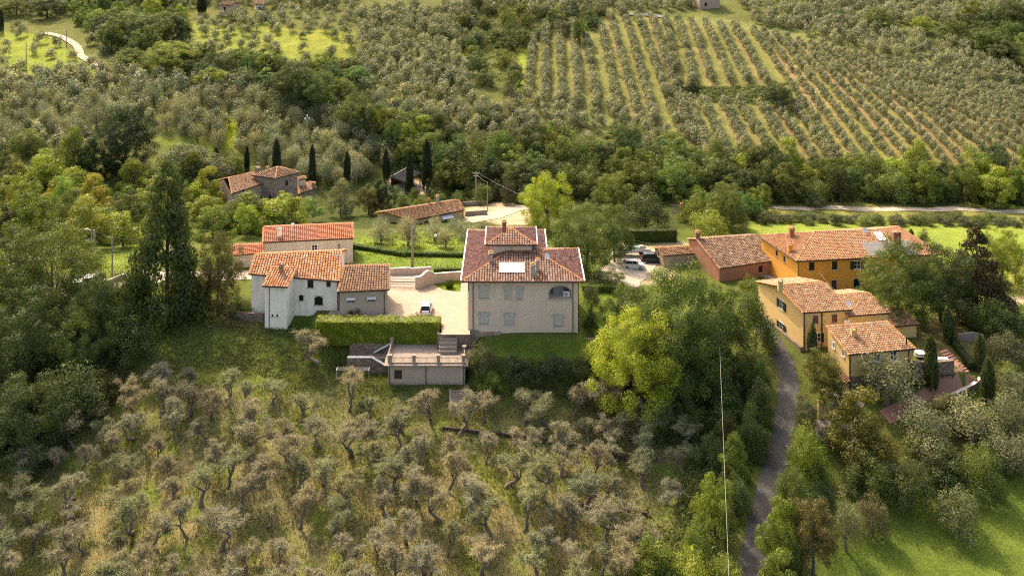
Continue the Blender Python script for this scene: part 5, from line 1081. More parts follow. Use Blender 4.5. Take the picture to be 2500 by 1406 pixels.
 ('bushy', 2420, 815, 120, 84, MID, 'large clipped dark bush right of the parasol'), ('bushy', 2490, 830, 90, 80, DARK, 'dark bush at the right edge below the parasol'), ('bushy', 2448, 742, 50, 32, LIME, 'bright clipped bush behind the parasol'),
 ('bushy', 2460, 880, 110, 70, OLIVED, 'grey-green shrub behind the garden cypresses'), ('bushy', 2460, 930, 90, 45, FRESH, 'fresh green shrub right of the upper garden cypress'), ('bushy', 2250, 800, 36, 36, FRESH, 'leafy climber at the corner of the low end block'),
 ('bushy', 2225, 950, 40, 34, DARK, 'small dark flowering shrub between olive and stout cypress'), ('cypress', 2224, 592, 16, 32, DARK, 'small cypress pair behind the ochre farmhouse chimney'), ('bushy', 2255, 600, 32, 42, DARK, 'dark juniper behind the ochre farmhouse right end'),
 # bank between villa and lane
 ('bushy', 1760, 1010, 120, 110, DARK, 'dark bush on the bank below the tallest green tree'), ('bushy', 1840, 960, 90, 120, MID, 'bush on the bank left of the lane, uppermost of the row'), ('bushy', 1855, 1040, 80, 110, (0.07, 0.09, 0.03), 'pale-topped bush on the bank left of the lane'),
 ('bushy', 1830, 1120, 80, 110, DARK, 'dark bush on the bank left of the lane'), ('feather', 1790, 1180, 80, 120, FRESH, 'green tree on the bank left of the wire'), ('bushy', 1800, 1260, 80, 100, DARK, 'dark bush below the green tree on the bank'),
 ('broad', 1745, 1320, 110, 150, (0.16, 0.2, 0.03), 'bright green tree on the bank at the lower end of the wire'), ('bushy', 1700, 1390, 80, 120, FRESH, 'green bush at the lower end of the wire'), ('bushy', 1690, 1450, 130, 110, LIME, 'bright green undergrowth bush at the bottom edge near the wire'), ('feather', 1600, 1440, 130, 130, FRESH, 'bright green bush at the bottom edge of the orchard'),
 ('bushy', 1770, 1450, 100, 90, (0.16,0.2,0.03), 'bright green tree at the bottom edge left of the lane'),
 ('bushy', 1445, 760, 44, 74, OLIVED, 'climbing shrub on the right wall of the villa'), ('bushy', 1440, 810, 40, 60, DARK, 'dark shrub at the right foot of the villa'),
 ('bushy', 1175, 905, 76, 66, (0.10, 0.11, 0.05), 'grey-green shrub right of the garage terrace'), ('bushy', 1260, 925, 90, 60, (0.06, 0.075, 0.035), 'dark shrub on the bank below the villa lawn'), ('bushy', 1350, 930, 100, 66, (0.055, 0.07, 0.03), 'dark shrub on the bank right of the middle'), ('bushy', 1430, 930, 80, 60, DARK, 'dark shrub below the right end of the villa lawn'),
 ('bushy', 1200, 960, 70, 50, FRESH, 'fresh green shrub right of the stone steps'),
 ('gnarled', 785, 890, 110, 84, GREY, 'old silvery olive right below the left end of the tall hedge'),
 ('bushy', 575, 52, 60, 34, MID, 'bush hiding the foot of the grey-pink hill house'), ('bushy', 648, 48, 44, 26, OLIVED, 'grey-green bush hiding the foot of the narrow pale house end'),
 ('bushy', 1180, 300, 60, 30, FRESH, 'bright green bush at the end of the olive slope'),
 ): tpx(k, u, vb, wpx, hpx, c, lab, None, {'bushy': 'bush', 'cypress': 'cypress_tree', 'olive': 'olive_tree', 'gnarled': 'olive_tree', 'conifer': 'conifer_tree'}.get(k, 'tree'), {'bushy': 'bush', 'cypress': 'cypress', 'olive': 'olive tree', 'gnarled': 'olive tree', 'conifer': 'conifer'}.get(k, 'tree'), noise=0.03)
for u, vt, vb, wd, lab in ((527, 360, 394, 15, 'tiny cypress left of the row behind the stone farmhouse'), (603, 357, 424, 14, 'narrow cypress behind the stone farmhouse, left of the tallest'), (675, 340, 424, 22, 'stout cypress rising behind the stone tower block'), (762, 356, 452, 18, 'cypress just right of the stone farmhouse'),
      (848, 370, 455, 18, 'cypress between stone farmhouse and carport'), (943, 364, 445, 19, 'cypress at the left end of the carport'), (1001, 366, 474, 19, 'cypress in front of the carport'), (1042, 343, 464, 26, 'tallest cypress right of the carport')):
    tpx('cypress', u, vb, wd, vb - vt, VDARK, lab, 'row of cypresses across the valley', 'cypress_tree', 'cypress', noise=0.05)

# ---------------------------------------------------------------- old orchard in front (each tree its own object)
ORCH = [(250, 1000), (440, 955), (620, 985), (760, 990), (860, 1000), (1120, 1030), (1480, 1010), (1600, 1040), (1690, 1080), (1650, 1250), (1560, 1330), (1560, 1500), (-60, 1500), (-60, 1130), (150, 1110)]
no = 0
for p in scatter(ORCH, 3.5, 232, seed=3, tries=20000):
    u, v = gpix(*p); far_ = v < 1080
    gr_ = random.random() < 0.65; wd_ = random.uniform(3.8, 6.1)
    lab = ('large' if wd_ > 5.0 else 'small') + (' grey' if gr_ else ' greenish') + ' old olive ' + near(p)
    tree('gnarled', p, wd_, wd_ * random.uniform(0.68, 0.95), GREY if gr_ else (0.27, 0.27, 0.16), lab, 'old olives of the orchard below the houses', 'olive_tree', 'olive tree', noise=0.07); no += 1
# ---------------------------------------------------------------- olive rows and groves on the hill
hill = []
def row(pts, step, wd, jit=0.35):
    W_ = [G(*p) for p in pts]; ds = 0
    for a, b in zip(W_, W_[1:]):
        L = math.hypot(b.x - a.x, b.y - a.y)
        while ds < L:
            t = ds / L; x = a.x + (b.x - a.x) * t + random.uniform(-jit, jit); y = a.y + (b.y - a.y) * t + random.uniform(-jit, jit); s_ = random.uniform(0.82, 1.2)
            if random.random() > 0.03: hill.append((x, y, gz(x, y) - 0.1, wd * s_, wd * s_ * 0.98))
            ds += step
        ds -= L
for a, b in ROWS: row([a, b], 2.7, 2.75 if b[0] > 2050 else 3.3, 0.18)
OG = []
def grove(poly, dist, nmax, wd, seed, avoid=()):
    for p in scatter(poly, dist, nmax, avoid, seed, 16000): s_ = random.uniform(0.8, 1.25); OG.append((p.x, p.y, p.z - 0.1, wd * s_, wd * s_ * 0.95))
grove([(-60, 190), (280, 190), (560, 215), (700, 260), (900, 300), (960, 400), (900, 450), (760, 455), (600, 380), (500, 350), (420, 330), (370, 300), (240, 300), (220, 400), (100, 380), (-60, 380)], 3.7, 700, 5.0, 21, ([(550, 290), (580, 285), (584, 372), (554, 372)],))
grove([(870, 40), (1130, 20), (1180, 130), (1140, 240), (1290, 300), (1100, 330), (900, 250), (880, 140)], 3.7, 480, 4.6, 22, ([(1110, 125), (1200, 125), (1260, 200), (1200, 210), (1120, 170)],))
grove([(900, 260), (1280, 290), (1360, 330), (1150, 345), (940, 300)], 4.2, 130, 4.2, 28)
grove([(440, 60), (700, 30), (860, 20), (870, 60), (800, 150), (560, 160), (450, 130)], 5.6, 150, 4.2, 23, ([(600, 75), (850, 85), (850, 150), (700, 140)],))
grove([(620, 80), (850, 90), (850, 150), (700, 150)], 9.0, 14, 3.8, 29); grove([(-50, 60), (240, 110), (300, 190), (-50, 190)], 8.5, 70, 4.2, 24)
grove([(1130, -10), (1700, -10), (1700, 20), (1600, 32), (1480, 34), (1330, 45), (1130, 20)], 4.2, 220, 4.6, 25); grove([(1770, -30), (2500, -30), (2540, 90), (2300, 60), (2020, 70), (1850, 60)], 4.0, 420, 4.4, 26); grove([(1850, 60), (2050, 60), (2540, 160), (2540, 250), (2200, 150), (2000, 100)], 3.7, 220, 4.2, 27, ([(2280, 60), (2540, 60), (2540, 170), (2380, 140)],))
grove([(-60, -40), (870, -40), (870, 20), (-60, 20)], 4.5, 260, 4.8, 31)
grove([(905, 578), (1000, 580), (1130, 572), (1180, 600), (1130, 612), (1060, 600), (930, 600)], 4.2, 13, 4.6, 32)
grove([(1255, 240), (1420, 262), (1560, 285), (1690, 340), (1740, 375), (1640, 350), (1500, 330), (1330, 325), (1250, 300)], 3.6, 110, 3.9, 33)
OG.sort(key=lambda q_: -(q_[3] / q_[1])); nearest = OG[:max(0, 294 - no - 20)]; rest = OG[len(nearest):] + hill
for x, y, z, wd, ht in nearest:
    u, v = gpix(x, y, z)
    if v > 520: lab, gr = 'rounded grey olive between the yellow house and the meadow hedge', 'olives in the garden of the small yellow house'
    elif u < 900: lab, gr = 'grey-green olive on the slope above the stone farmhouse', 'olives on the left hillside'
    else: lab, gr = 'grey-green olive on the central slope above the wood', 'olives on the central hillside'
    lab = ('large' if wd > 5.3 else 'mid-sized' if wd > 4.7 else 'small') + ' grey-green olive ' + near((x, y, z))
    tree('olive' if v > 250 else 'olivefar', (x, y, z), wd, ht, OLIVE, lab, gr, 'olive_tree', 'olive tree', noise=0.12)
bake_stuff('olive_grove', rest, [('olivefar', random.randrange(4)) for _ in rest], OLIVE, 'silvery olive rows and groves covering the far hillside')
print('olives', no, len(nearest), len(rest))

# ---------------------------------------------------------------- woods
def wood(poly, dist, nmax, wr, hr, mix, seed, label, group, avoid=()):
    for p in scatter(poly, dist, nmax, avoid, seed):
        k, c = random.choice(mix); s_ = random.uniform(0, 1); cn = 'dark' if c in (DARK, VDARK) else ('lime-green' if c in (LIME, YEL) else ('grey-green' if c in (OLIVED, OLIVE, OLIVEG) else ('fresh green' if c == FRESH else 'mid-green')))
        lb = ('tall ' if s_ > 0.5 else 'low ') + cn + (' bush ' if k == 'bushy' else (' feathery tree ' if k == 'feather' else ' tree ')) + near(p)
        tree(k, p, wr[0] + (wr[1] - wr[0]) * random.random(), hr[0] + (hr[1] - hr[0]) * s_, c, lb, group, 'bush' if k == 'bushy' else 'tree', 'bush' if k == 'bushy' else 'tree', noise=0.2, sink=0.3)
MIXW = [('broad', MID), ('broad', DARK), ('broad', DARK), ('broad', FRESH), ('bushy', MID), ('broad', MID)]
wood([(1080, 425), (1250, 405), (1500, 415), (1700, 420), (1750, 490), (1560, 490), (1200, 470), (1080, 470)], 4.8, 60, (7, 11), (6.5, 11), MIXW, 41, 'leafy tree in the belt of woodland behind the villa', 'central woodland belt')
wood([(1090, 345), (1640, 345), (1740, 400), (1080, 415)], 4.8, 44, (5, 7), (3.8, 6), [('broad', MID), ('broad', FRESH), ('bushy', OLIVED), ('bushy', MID), ('olive', OLIVE)], 42, 'smaller tree at the foot of the olive rows', 'trees at the foot of the olive rows')
wood([(1740, 425), (2100, 445), (2540, 445), (2540, 500), (1880, 495), (1760, 490)], 4.4, 78, (6, 10), (6, 11), [('broad', MID), ('broad', DARK), ('broad', FRESH), ('bushy', MID), ('feather', LIME), ('broad', DARK)], 43, 'tree in the dark belt above the field path', 'wooded belt above the field path')
wood([(900, 300), (1080, 330), (1090, 420), (1060, 440), (960, 390), (900, 360)], 4.5, 26, (5, 8.5), (5, 8.5), [('broad', FRESH), ('broad', MID), ('feather', LIME), ('bushy', MID)], 44, 'tree on the wooded bank above the cypresses', 'bank above the cypresses')
wood([(440, 150), (860, 180), (900, 300), (860, 310), (620, 225), (460, 200)], 6.0, 32, (6, 9), (4.5, 7.5), [('broad', MID), ('broad', FRESH), ('bushy', DARK), ('feather', LIME), ('broad', DARK)], 45, 'tree in the wooded fold across the left hillside', 'wooded fold of the left hillside')
wood([(130, 0), (460, 20), (470, 140), (300, 170), (240, 100), (160, 60)], 6.5, 30, (6, 10), (5, 9), MIXW + [('feather', LIME)], 46, 'tree in the upper left woodland', 'upper left woodland')
wood([(1130, 20), (1500, 40), (1440, 80), (1290, 100), (1250, 250), (1200, 240), (1130, 130)], 6.0, 34, (5, 8), (4, 6.5), [('bushy', MID), ('bushy', DARK), ('broad', MID), ('bushy', OLIVED)], 47, 'bush in the overgrown gully left of the olive rows', 'overgrown gully')
wood([(2330, 60), (2540, 60), (2540, 190), (2420, 160)], 7.0, 16, (7, 11), (6, 9), MIXW, 48, 'tree in the upper right woodland', 'upper right woodland')
wood([(-60, 420), (480, 430), (480, 560), (360, 590), (-60, 590)], 5.6, 36, (6, 9), (6, 9.5), [('feather', LIME), ('feather', FRESH), ('broad', MID), ('feather', YEL), ('broad', DARK)], 49, 'leafy tree on the left slope beside the road', 'trees of the left slope', ([(250, 470), (360, 470), (360, 510), (250, 510)],))
wood([(480, 520), (770, 540), (780, 560), (640, 575), (500, 590)], 5.0, 14, (6, 8), (5, 7), [('feather', FRESH), ('feather', LIME)], 50, 'feathery green tree between stone farmhouse and cream house', 'trees behind the cream house')
wood([(880, 480), (1110, 480), (1130, 500), (940, 512)], 4.0, 12, (3, 4.5), (2.5, 3.5), [('bushy', FRESH), ('bushy', MID)], 51, 'green shrub behind the small yellow house', 'shrubs behind the small yellow house', ([(950, 440), (1035, 440), (1035, 478), (950, 478)],))
wood([(1160, 480), (1290, 470), (1290, 500), (1180, 500)], 4.0, 10, (4, 6), (4, 5.5), [('bushy', OLIVED), ('bushy', MID)], 52, 'grey-green shrub beside the gravel drive', 'shrubs beside the gravel drive')
wood([(1840, 534), (2540, 542), (2540, 556), (1840, 546)], 2.7, 60, (2.8, 4.4), (1.7, 2.7), [('bushy', MID), ('bushy', DARK), ('bushy', OLIVED)], 53, 'bush in the hedgerow along the field path', 'hedgerow along the field path')
wood([(1560, 860), (1830, 900), (1860, 1150), (1700, 1160), (1560, 1010)], 4.0, 34, (4, 6), (3.5, 6), [('bushy', DARK), ('bushy', MID), ('bushy', VDARK)], 54, 'shaded bush on the bank between orchard and lane', 'shaded bank between orchard and lane')
wood([(1950, 1090), (2250, 1110), (2480, 1130), (2480, 1190), (2250, 1200), (2000, 1240)], 4.5, 11, (3, 5), (2.4, 4), [('bushy', MID), ('bushy', DARK), ('olive', OLIVEG)], 55, 'shrub in the border above the garden lawn', 'border above the garden lawn')
wood([(0, 850), (240, 850), (280, 1000), (120, 1110), (0, 1130)], 4.5, 22, (5, 8), (4, 7), [('broad', DARK), ('broad', VDARK), ('bushy', DARK), ('bushy', MID)], 56, 'dark tree filling the dense left clump', 'dense left clump')
wood([(1680, 470), (1860, 480), (1860, 530), (1690, 545)], 4.5, 16, (5, 7), (4, 7), [('broad', FRESH), ('bushy', LIME), ('bushy', MID)], 57, 'shrubby tree behind the pink barn near the path', 'trees behind the pink barn')
wood([(2280, 1000), (2420, 1000), (2540, 1010), (2540, 1060), (2300, 1060)], 3.5, 10, (3, 4.5), (2.2, 3.2), [('bushy', OLIVED), ('olive', OLIVEG)], 58, 'silvery shrub below the terracotta path', 'shrubs below the terracotta path')

# ---------------------------------------------------------------- undergrowth and grass (uncountable: one object each)
OR2 = [(200, 930), (440, 850), (700, 860), (1130, 980), (1500, 960), (1720, 1080), (1680, 1260), (1560, 1500), (-100, 1500), (-100, 1130)]
def clumps(name, areas, c, label, seed):
    r = np.random.default_rng(seed); Ps = []; Ns = []; Ts = []; Sz = []
    for poly, n, rad, per, size in areas:
        cw = [G(*p) for p in poly]; x0, x1, y0, y1 = min(p.x for p in cw), max(p.x for p in cw), min(p.y for p in cw) - 2, max(p.y for p in cw) + 4
        x = r.uniform(x0, x1, n); y = r.uniform(y0, y1, n); z = gzv(x, y); ok = poly_dist(1250 + F * x / y, VH + F * (H - z) / y, poly) < 0; x, y, z = x[ok], y[ok], z[ok]; k = len(x)
        d = r.normal(size=(k, per, 3)); d /= np.linalg.norm(d, axis=2)[..., None]; d[..., 2] = np.abs(d[..., 2]); R_ = (rad * r.uniform(0.5, 1.4, k))[:, None, None]
        p = np.stack([x, y, z], 1)[:, None] + d * R_ * r.uniform(0.6, 1.05, (k, per, 1)) * np.array([1, 1, 0.8]); Ps.append(p.reshape(-1, 3)); Ns.append(d.reshape(-1, 3)); Ts.append(np.clip(np.repeat(r.uniform(0.1, 0.9, k), per) + r.normal(0, 0.12, k * per), 0, 1)); Sz.append(np.full(k * per, size))
    P, N, T, S = map(np.concatenate, (Ps, Ns, Ts, Sz)); o = link(bpy.data.objects.new(name, quads_mesh(name, leaves(P, N, S), T, LEAF))); o.color = (*c, 1); tag(o, label, None, None, 'stuff'); return o
clumps('undergrowth', [([(-60, 780), (330, 820), (300, 940), (150, 1120), (-60, 1150)], 5000, 1.0, 26, 0.30), ([(1440, 860), (1850, 880), (1850, 1100), (1790, 1300), (1740, 1406), (1650, 1250), (1690, 1080), (1440, 960)], 4500, 0.8, 24, 0.26),
   ([(1080, 380), (1760, 380), (2540, 420), (2540, 492), (1880, 494), (1080, 480)], 5200, 1.3, 20, 0.42), ([(880, 290), (1090, 330), (1080, 450), (900, 400)], 1500, 1.1, 20, 0.38), ([(1965, 1080), (1990, 1080), (1960, 1406), (1900, 1406)], 700, 0.6, 22, 0.24),
   ([(1140, 870), (1460, 880), (1450, 975), (1150, 960)], 1800, 0.5, 22, 0.2), ([(440, 120), (870, 160), (900, 300), (620, 230), (440, 180)], 1500, 1.2, 18, 0.42), ([(1130, 10), (1500, 30), (1280, 120), (1250, 260), (1130, 130)], 2200, 1.2, 18, 0.42),
   ([(100, -20), (480, 0), (470, 150), (240, 120)], 1600, 1.3, 18, 0.45), ([(1668, 213), (1870, 213), (1960, 250), (1800, 258), (1668, 240)], 1400, 1.0, 20, 0.4), ([(2300, 50), (2540, 60), (2540, 190), (2350, 150)], 1200, 1.5, 18, 0.45)], (0.11, 0.138, 0.038), 'tangled green undergrowth of the woods and shaded banks', 61)
clumps('brambles', [(OR2, 2600, 0.42, 16, 0.15), ([(420, 810), (560, 830), (760, 850), (840, 930), (1140, 945), (1140, 985), (800, 970), (640, 930), (420, 900)], 1300, 0.55, 22, 0.17), ([(760, 838), (850, 842), (850, 900), (770, 900)], 160, 0.6, 22, 0.17), ([(560, 740), (720, 790), (760, 860), (700, 930), (420, 900), (380, 800)], 1800, 0.5, 20, 0.2), ([(-60, 420), (480, 440), (480, 590), (-60, 600)], 1500, 1.1, 20, 0.34), ([(500, 740), (650, 790), (640, 830), (500, 800)], 500, 0.3, 16, 0.16),
   ([(1540, 1280), (1700, 1300), (1700, 1406), (1540, 1440)], 900, 0.6, 24, 0.2), ([(900, 560), (1180, 560), (1140, 600), (900, 600)], 300, 0.5, 18, 0.24), ([(0, 640), (240, 640), (250, 700), (0, 720)], 600, 0.8, 20, 0.25), ([(1430, 660), (1530, 670), (1510, 700), (1430, 690)], 500, 0.6, 20, 0.22)], (0.14, 0.165, 0.045), 'rough brambles and tall weeds on the slopes', 62)
def tufts(name, areas, c, label, seed):
    r = np.random.default_rng(seed); Q = []; T = []
    for poly, n, hgt, wdt in areas:
        cw = [G(*p) for p in poly]; x0, x1, y0, y1 = min(p.x for p in cw), max(p.x for p in cw), min(p.y for p in cw) - 2, max(p.y for p in cw) + 4
        x = r.uniform(x0, x1, n); y = r.uniform(y0, y1, n); z = gzv(x, y); ok = poly_dist(1250 + F * x / y, VH + F * (H - z) / y, poly) < r.uniform(-25, 0, n); x, y, z = x[ok], y[ok], z[ok]; k = len(x)
        pt = np.sin(x * 0.5 + 2 * np.sin(y * 0.3)) * np.sin(y * 0.6 + np.sin(x * 0.4)); keep = r.random(k) < np.clip(0.62 + 0.5 * pt, 0.15, 1); x, y, z, pt = x[keep], y[keep], z[keep], pt[keep]; k = len(x)
        a = r.uniform(0, 6.28, k); w_ = wdt * r.uniform(0.5, 1.4, k); h_ = hgt * r.uniform(0.4, 1.4, k) * (1 + 0.3 * pt); lx, ly = r.normal(0, 0.3, k) * h_, r.normal(0, 0.3, k) * h_
        b = np.stack([x, y, z - 0.05], 1); e = np.stack([np.cos(a) * w_ / 2, np.sin(a) * w_ / 2, 0 * a], 1); t = np.stack([lx, ly, h_], 1)
        Q.append(np.stack([b - e, b + e, b + t + e * 0.35, b + t - e * 0.35], 1)); T.append(np.clip(0.45 + 0.25 * pt + r.normal(0, 0.22, k), 0, 1))
    o = link(bpy.data.objects.new(name, quads_mesh(name, np.concatenate(Q), np.concatenate(T), LEAF))); o.color = (*c, 1); tag(o, label, None, None, 'stuff'); return o
tufts('dry_grass', [(OR2, 140000, 0.34, 0.08)], (0.25, 0.225, 0.125), 'tall straw-coloured grass under the old olives', 71)
tufts('green_grass', [(OR2, 100000, 0.34, 0.09), ([(380, 790), (780, 790), (1140, 950), (1100, 1000), (700, 960), (380, 900)], 40000, 0.4, 0.11), ([(1440, 690), (1520, 690), (1510, 850), (1440, 850)], 3000, 0.12, 0.1), ([(860, 570), (1140, 590), (1130, 672), (868, 668)], 14000, 0.22, 0.14), ([(200, 610), (360, 610), (360, 668), (200, 690)], 6000, 0.25, 0.14)], (0.155, 0.18, 0.045), 'fresh green grass on the slopes and meadows', 72)

# ---------------------------------------------------------------- hedges
def hedge(name, label, pts, wd, ht, c, n=60, size=0.17, z=None):
    """clipped hedge: dense body with leafy skin; pts are ground points"""
    P = []; N = []; T = []; r = rng; m = MB()
    for a, b in zip(pts, pts[1:]):
        L = (b - a).length; u = (b - a) / L; s_ = Vector((-u.y, u.x, 0)); k = int(n * L * (wd + 2 * ht))
        m.obox(a - s_ * (wd / 2 - 0.12) + V3(0, 0, -0.3), u * L, s_ * (wd - 0.24), V3(0, 0, ht + 0.3 - 0.12), 0, 0.1)
        t = r.uniform(-0.1, L + 0.1, k); q_ = r.uniform(0, wd + 2 * ht, k)
        off = np.where(q_ < ht, -wd / 2, np.where(q_ < ht + wd, q_ - ht - wd / 2, wd / 2)); hz = np.where(q_ < ht, q_, np.where(q_ < ht + wd, ht, q_ - ht - wd)); nn = np.stack([np.where(q_ < ht, -s_.x, np.where(q_ < ht + wd, 0, s_.x)), np.where(q_ < ht, -s_.y, np.where(q_ < ht + wd, 0, s_.y)), np.where((q_ >= ht) & (q_ < ht + wd), 1.0, 0)], 1)
        wob_ = 0.09 * np.sin(t * 1.3 + 0.7) + 0.07 * np.sin(t * 2.9) + 0.05 * np.sin(t * 5.3 + off * 3) + 0.05 * r.normal(size=k)
        p = np.stack([a.x + u.x * t + s_.x * off, a.y + u.y * t + s_.y * off, a.z + (b.z - a.z) * t / L + hz], 1) + nn * wob_[:, None]; P.append(p); N.append(nn); T.append(np.clip(0.5 + 0.25 * np.sin(t * 1.7 + hz * 3) * r.uniform(0.4, 1, k) + r.normal(0, 0.15, k), 0, 1))
        for e, sg in ((a, -1), (b, 1)):
            k2 = int(n * wd * ht); o_ = r.uniform(-wd / 2, wd / 2, k2); hh_ = r.uniform(0, ht, k2); P.append(np.stack([e.x + s_.x * o_, e.y + s_.y * o_, e.z + hh_], 1)); N.append(np.tile(np.array([u.x * sg, u.y * sg, 0]), (k2, 1))); T.append(r.uniform(0.3, 0.7, k2))
    P, N, T = map(np.concatenate, (P, N, T)); Q = leaves(P, N, size, 0.65, 0.55)
    core = np.array(m.v).reshape(-1, 8, 3); Fc = [(0, 3, 2, 1), (4, 5, 6, 7), (0, 1, 5, 4), (1, 2, 6, 5), (2, 3, 7, 6), (3, 0, 4, 7)]; cq = np.concatenate([core[:, list(f_)] for f_ in Fc])
    o = link(bpy.data.objects.new(name, quads_mesh(name, np.concatenate([Q, cq]), np.concatenate([T, np.zeros(len(cq))]), LEAF))); o.color = (*c, 1); tag(o, label, 'hedge'); return o
hedge('hedge', 'tall clipped bright green hedge between the yard and the garage terrace', [V3(-29.0, 146.5, -2.1), V3(-10.7, 146.4, -2.1)], 2.2, 3.3, (0.21, 0.25, 0.020), 55, 0.22)
hedge('hedge', 'low curved clipped hedge bordering the lawn right of the villa', [G(1425, 712) + V3(0, 0, -.1), G(1470, 712), G(1515, 716)], 1.0, 1.1, (0.10, 0.15, 0.014), 60, 0.16)
hedge('hedge', 'dark clipped hedge behind the flatbed truck', [G(1525, 590), G(1650, 588)], 1.6, 2.4, (0.055, 0.085, 0.014), 50, 0.2)
hedge('hedge', 'low rough hedge across the meadow behind the gate', [G(862, 606), G(980, 625), G(1135, 628)], 0.9, 0.8, (0.07, 0.11, 0.02), 60, 0.2)
hedge('hedge', 'narrow hedge on top of the roadside wall', [G(1060, 664), G(1125, 664)], 0.6, 0.7, (0.07, 0.11, 0.02), 60, 0.16)
hedge('hedge', 'dark hedge along the garden stairs at right', [G(2325, 840), G(2372, 905)], 1.0, 1.2, (0.04, 0.06, 0.016), 60, 0.18)
def ball(u, v, rpx, label, group):
    p = G(u, v); r_ = rpx / (F / p.y); k = 900; d = unit(k); o = link(bpy.data.objects.new('clipped_bush', quads_mesh('clipped_bush', np.concatenate([leaves(np.array(p) + np.array([0, 0, r_ * 0.9]) + d * r_ * rng.uniform(0.9, 1.05, (k, 1)), d, 0.13, 0.7, 0.5), leaves(np.array(p) + np.array([0, 0, r_ * 0.9]) + d[:400] * r_ * 0.85, d[:400], 0.4, 1, 0.1)]), rng.uniform(0.2, 0.8, k + 400), LEAF))); o.color = (0.07, 0.105, 0.014, 1); tag(o, label, 'bush', group)
ball(1097, 702, 11, 'small clipped round bush on the lawn patch by the gate wall', 'clipped round bushes'); ball(1117, 838, 12, 'small clipped round bush at the top of the terrace steps', 'clipped round bushes')

# ---------------------------------------------------------------- walls, terrace and garage
def wallobj(name, label, pts, th, mats, cap=0.0, z=None, dz=-0.6):
    """free wall from (u, base row, top row) readings"""
    B = []
    for q_ in pts:
        p = G(q_[0], q_[1]) if z is None else W(q_[0], q_[1], z); s_ = F / p.y; B.append((p, H - (q_[2] - VH) / s_))
    m = MB(); k = len(B)
    for i in range(k - 1):
        (a, za), (b, zb) = B[i], B[i + 1]; u = Vector((b.x - a.x, b.y - a.y, 0)).normalized(); n = Vector((-u.y, u.x, 0)) * th
        V = [V3(a.x, a.y, a.z + dz), V3(b.x, b.y, b.z + dz), V3(b.x + n.x, b.y + n.y, b.z + dz), V3(a.x + n.x, a.y + n.y, a.z + dz), V3(a.x, a.y, za), V3(b.x, b.y, zb), V3(b.x + n.x, b.y + n.y, zb), V3(a.x + n.x, a.y + n.y, za)]
        m.add(V, [(0, 3, 2, 1), (4, 5, 6, 7), (0, 1, 5, 4), (2, 3, 7, 6)] + ([(3, 0, 4, 7)] if i == 0 else []) + ([(1, 2, 6, 5)] if i == k - 2 else []))
    o = m.build(name, mats[0]); tag(o, label, 'wall')
    if cap:
        m = MB()
        for i in range(k - 1):
            (a, za), (b, zb) = B[i], B[i + 1]; u = (V3(b.x, b.y, zb) - V3(a.x, a.y, za)); n = Vector((-u.y, u.x, 0)).normalized(); m.obox(V3(a.x, a.y, za + 0.003) - n * 0.05, u, n * (th + 0.1), V3(0, 0, cap))
        c_ = m.build('coping', mats[1], o)
    return o
DSTONE = stonem('dark_stone', (0.07, 0.05, 0.04), (0.14, 0.10, 0.075), (0.04, 0.03, 0.025))
PL_WALL = plaster('plaster_wall', (0.48, 0.38, 0.30), (0.3, 0.22, 0.17), 0.3); COPE = plain('pale_coping', (0.56, 0.50, 0.45), 0.8)
wallobj('garden_wall', 'curved plastered wall rising beside the yard gate', [(1014, 706, 678), (1024, 705, 677), (1032, 703, 673), (1038, 700, 667), (1045, 697, 661.5), (1053, 695, 664), (1062, 693, 669), (1095, 688, 666.5), (1128, 684, 664.5)], 0.35, (PL_WALL, COPE), 0.07, 0.0)
wallobj('roadside_wall', 'low plastered wall behind the yard gate along the road', [(950, 673, 657), (1001, 671.5, 654)], 0.3, (PL_WALL, COPE), 0.08); wallobj('roadside_wall', 'short plastered wall behind the curved gate wall', [(1001.5, 671.5, 656.5), (1053, 669, 653)], 0.3, (PL_WALL, COPE), 0.08)
wallobj('roadside_wall', 'low pale wall beside the road at the utility poles', [(246, 699, 691), (275, 690, 681), (308, 680, 668)], 0.3, (PL_WALL, COPE), 0.08)
wallobj('garden_wall', 'low brick wall beside the drive of the small yellow house', [(1136, 528, 517), (1190, 525, 513)], 0.3, (CONC, CONC)); wallobj('garden_wall', 'stone bank wall behind the small yellow house', [(1120, 502, 494), (1190, 500, 490)], 0.3, (CONC, CONC))
wallobj('retaining_wall', 'stone wall holding the terrace right of the yellow farmhouse', [(2232, 932, 884), (2290, 925, 884), (2330, 920, 880)], 0.5, (STONE, CONC)); wallobj('retaining_wall', 'grey stone wall in the shade behind the garden stairs', [(2340, 830, 816), (2375, 834, 812), (2402, 838, 818)], 0.4, (CONC, CONC))
wallobj('retaining_wall', 'curved low stone wall edging the terracotta path', [(2290, 992, 980), (2340, 972, 958), (2380, 952, 938), (2398, 930, 922)], 0.4, (STONE, COPE), 0.06)
wallobj('retaining_wall', 'dark stone foundation left of the white farmhouse', [(556, 772, 758), (600, 782, 764), (642, 790, 766)], 0.4, (STONE, CONC)); wallobj('retaining_wall', 'long rough dry-stone terrace wall crossing the orchard', [(1080, 1050, 1042), (1240, 1068, 1059), (1400, 1092, 1082), (1540, 1132, 1120)], 0.25, (DSTONE, CONC)); wallobj('retaining_wall', 'lower dry-stone terrace wall at the right of the orchard', [(1390, 1236, 1227), (1500, 1246, 1236), (1580, 1262, 1252)], 0.25, (DSTONE, CONC))
clumps('terrace_weeds', [([(1070, 1040), (1240, 1056), (1400, 1078), (1550, 1112), (1550, 1128), (1400, 1090), (1240, 1066), (1070, 1050)], 900, 0.35, 22, 0.17), ([(1380, 1225), (1500, 1236), (1600, 1250), (1590, 1264), (1490, 1246), (1380, 1236)], 500, 0.35, 22, 0.17)], (0.13, 0.135, 0.05), 'weeds growing along the old terrace walls', 63)
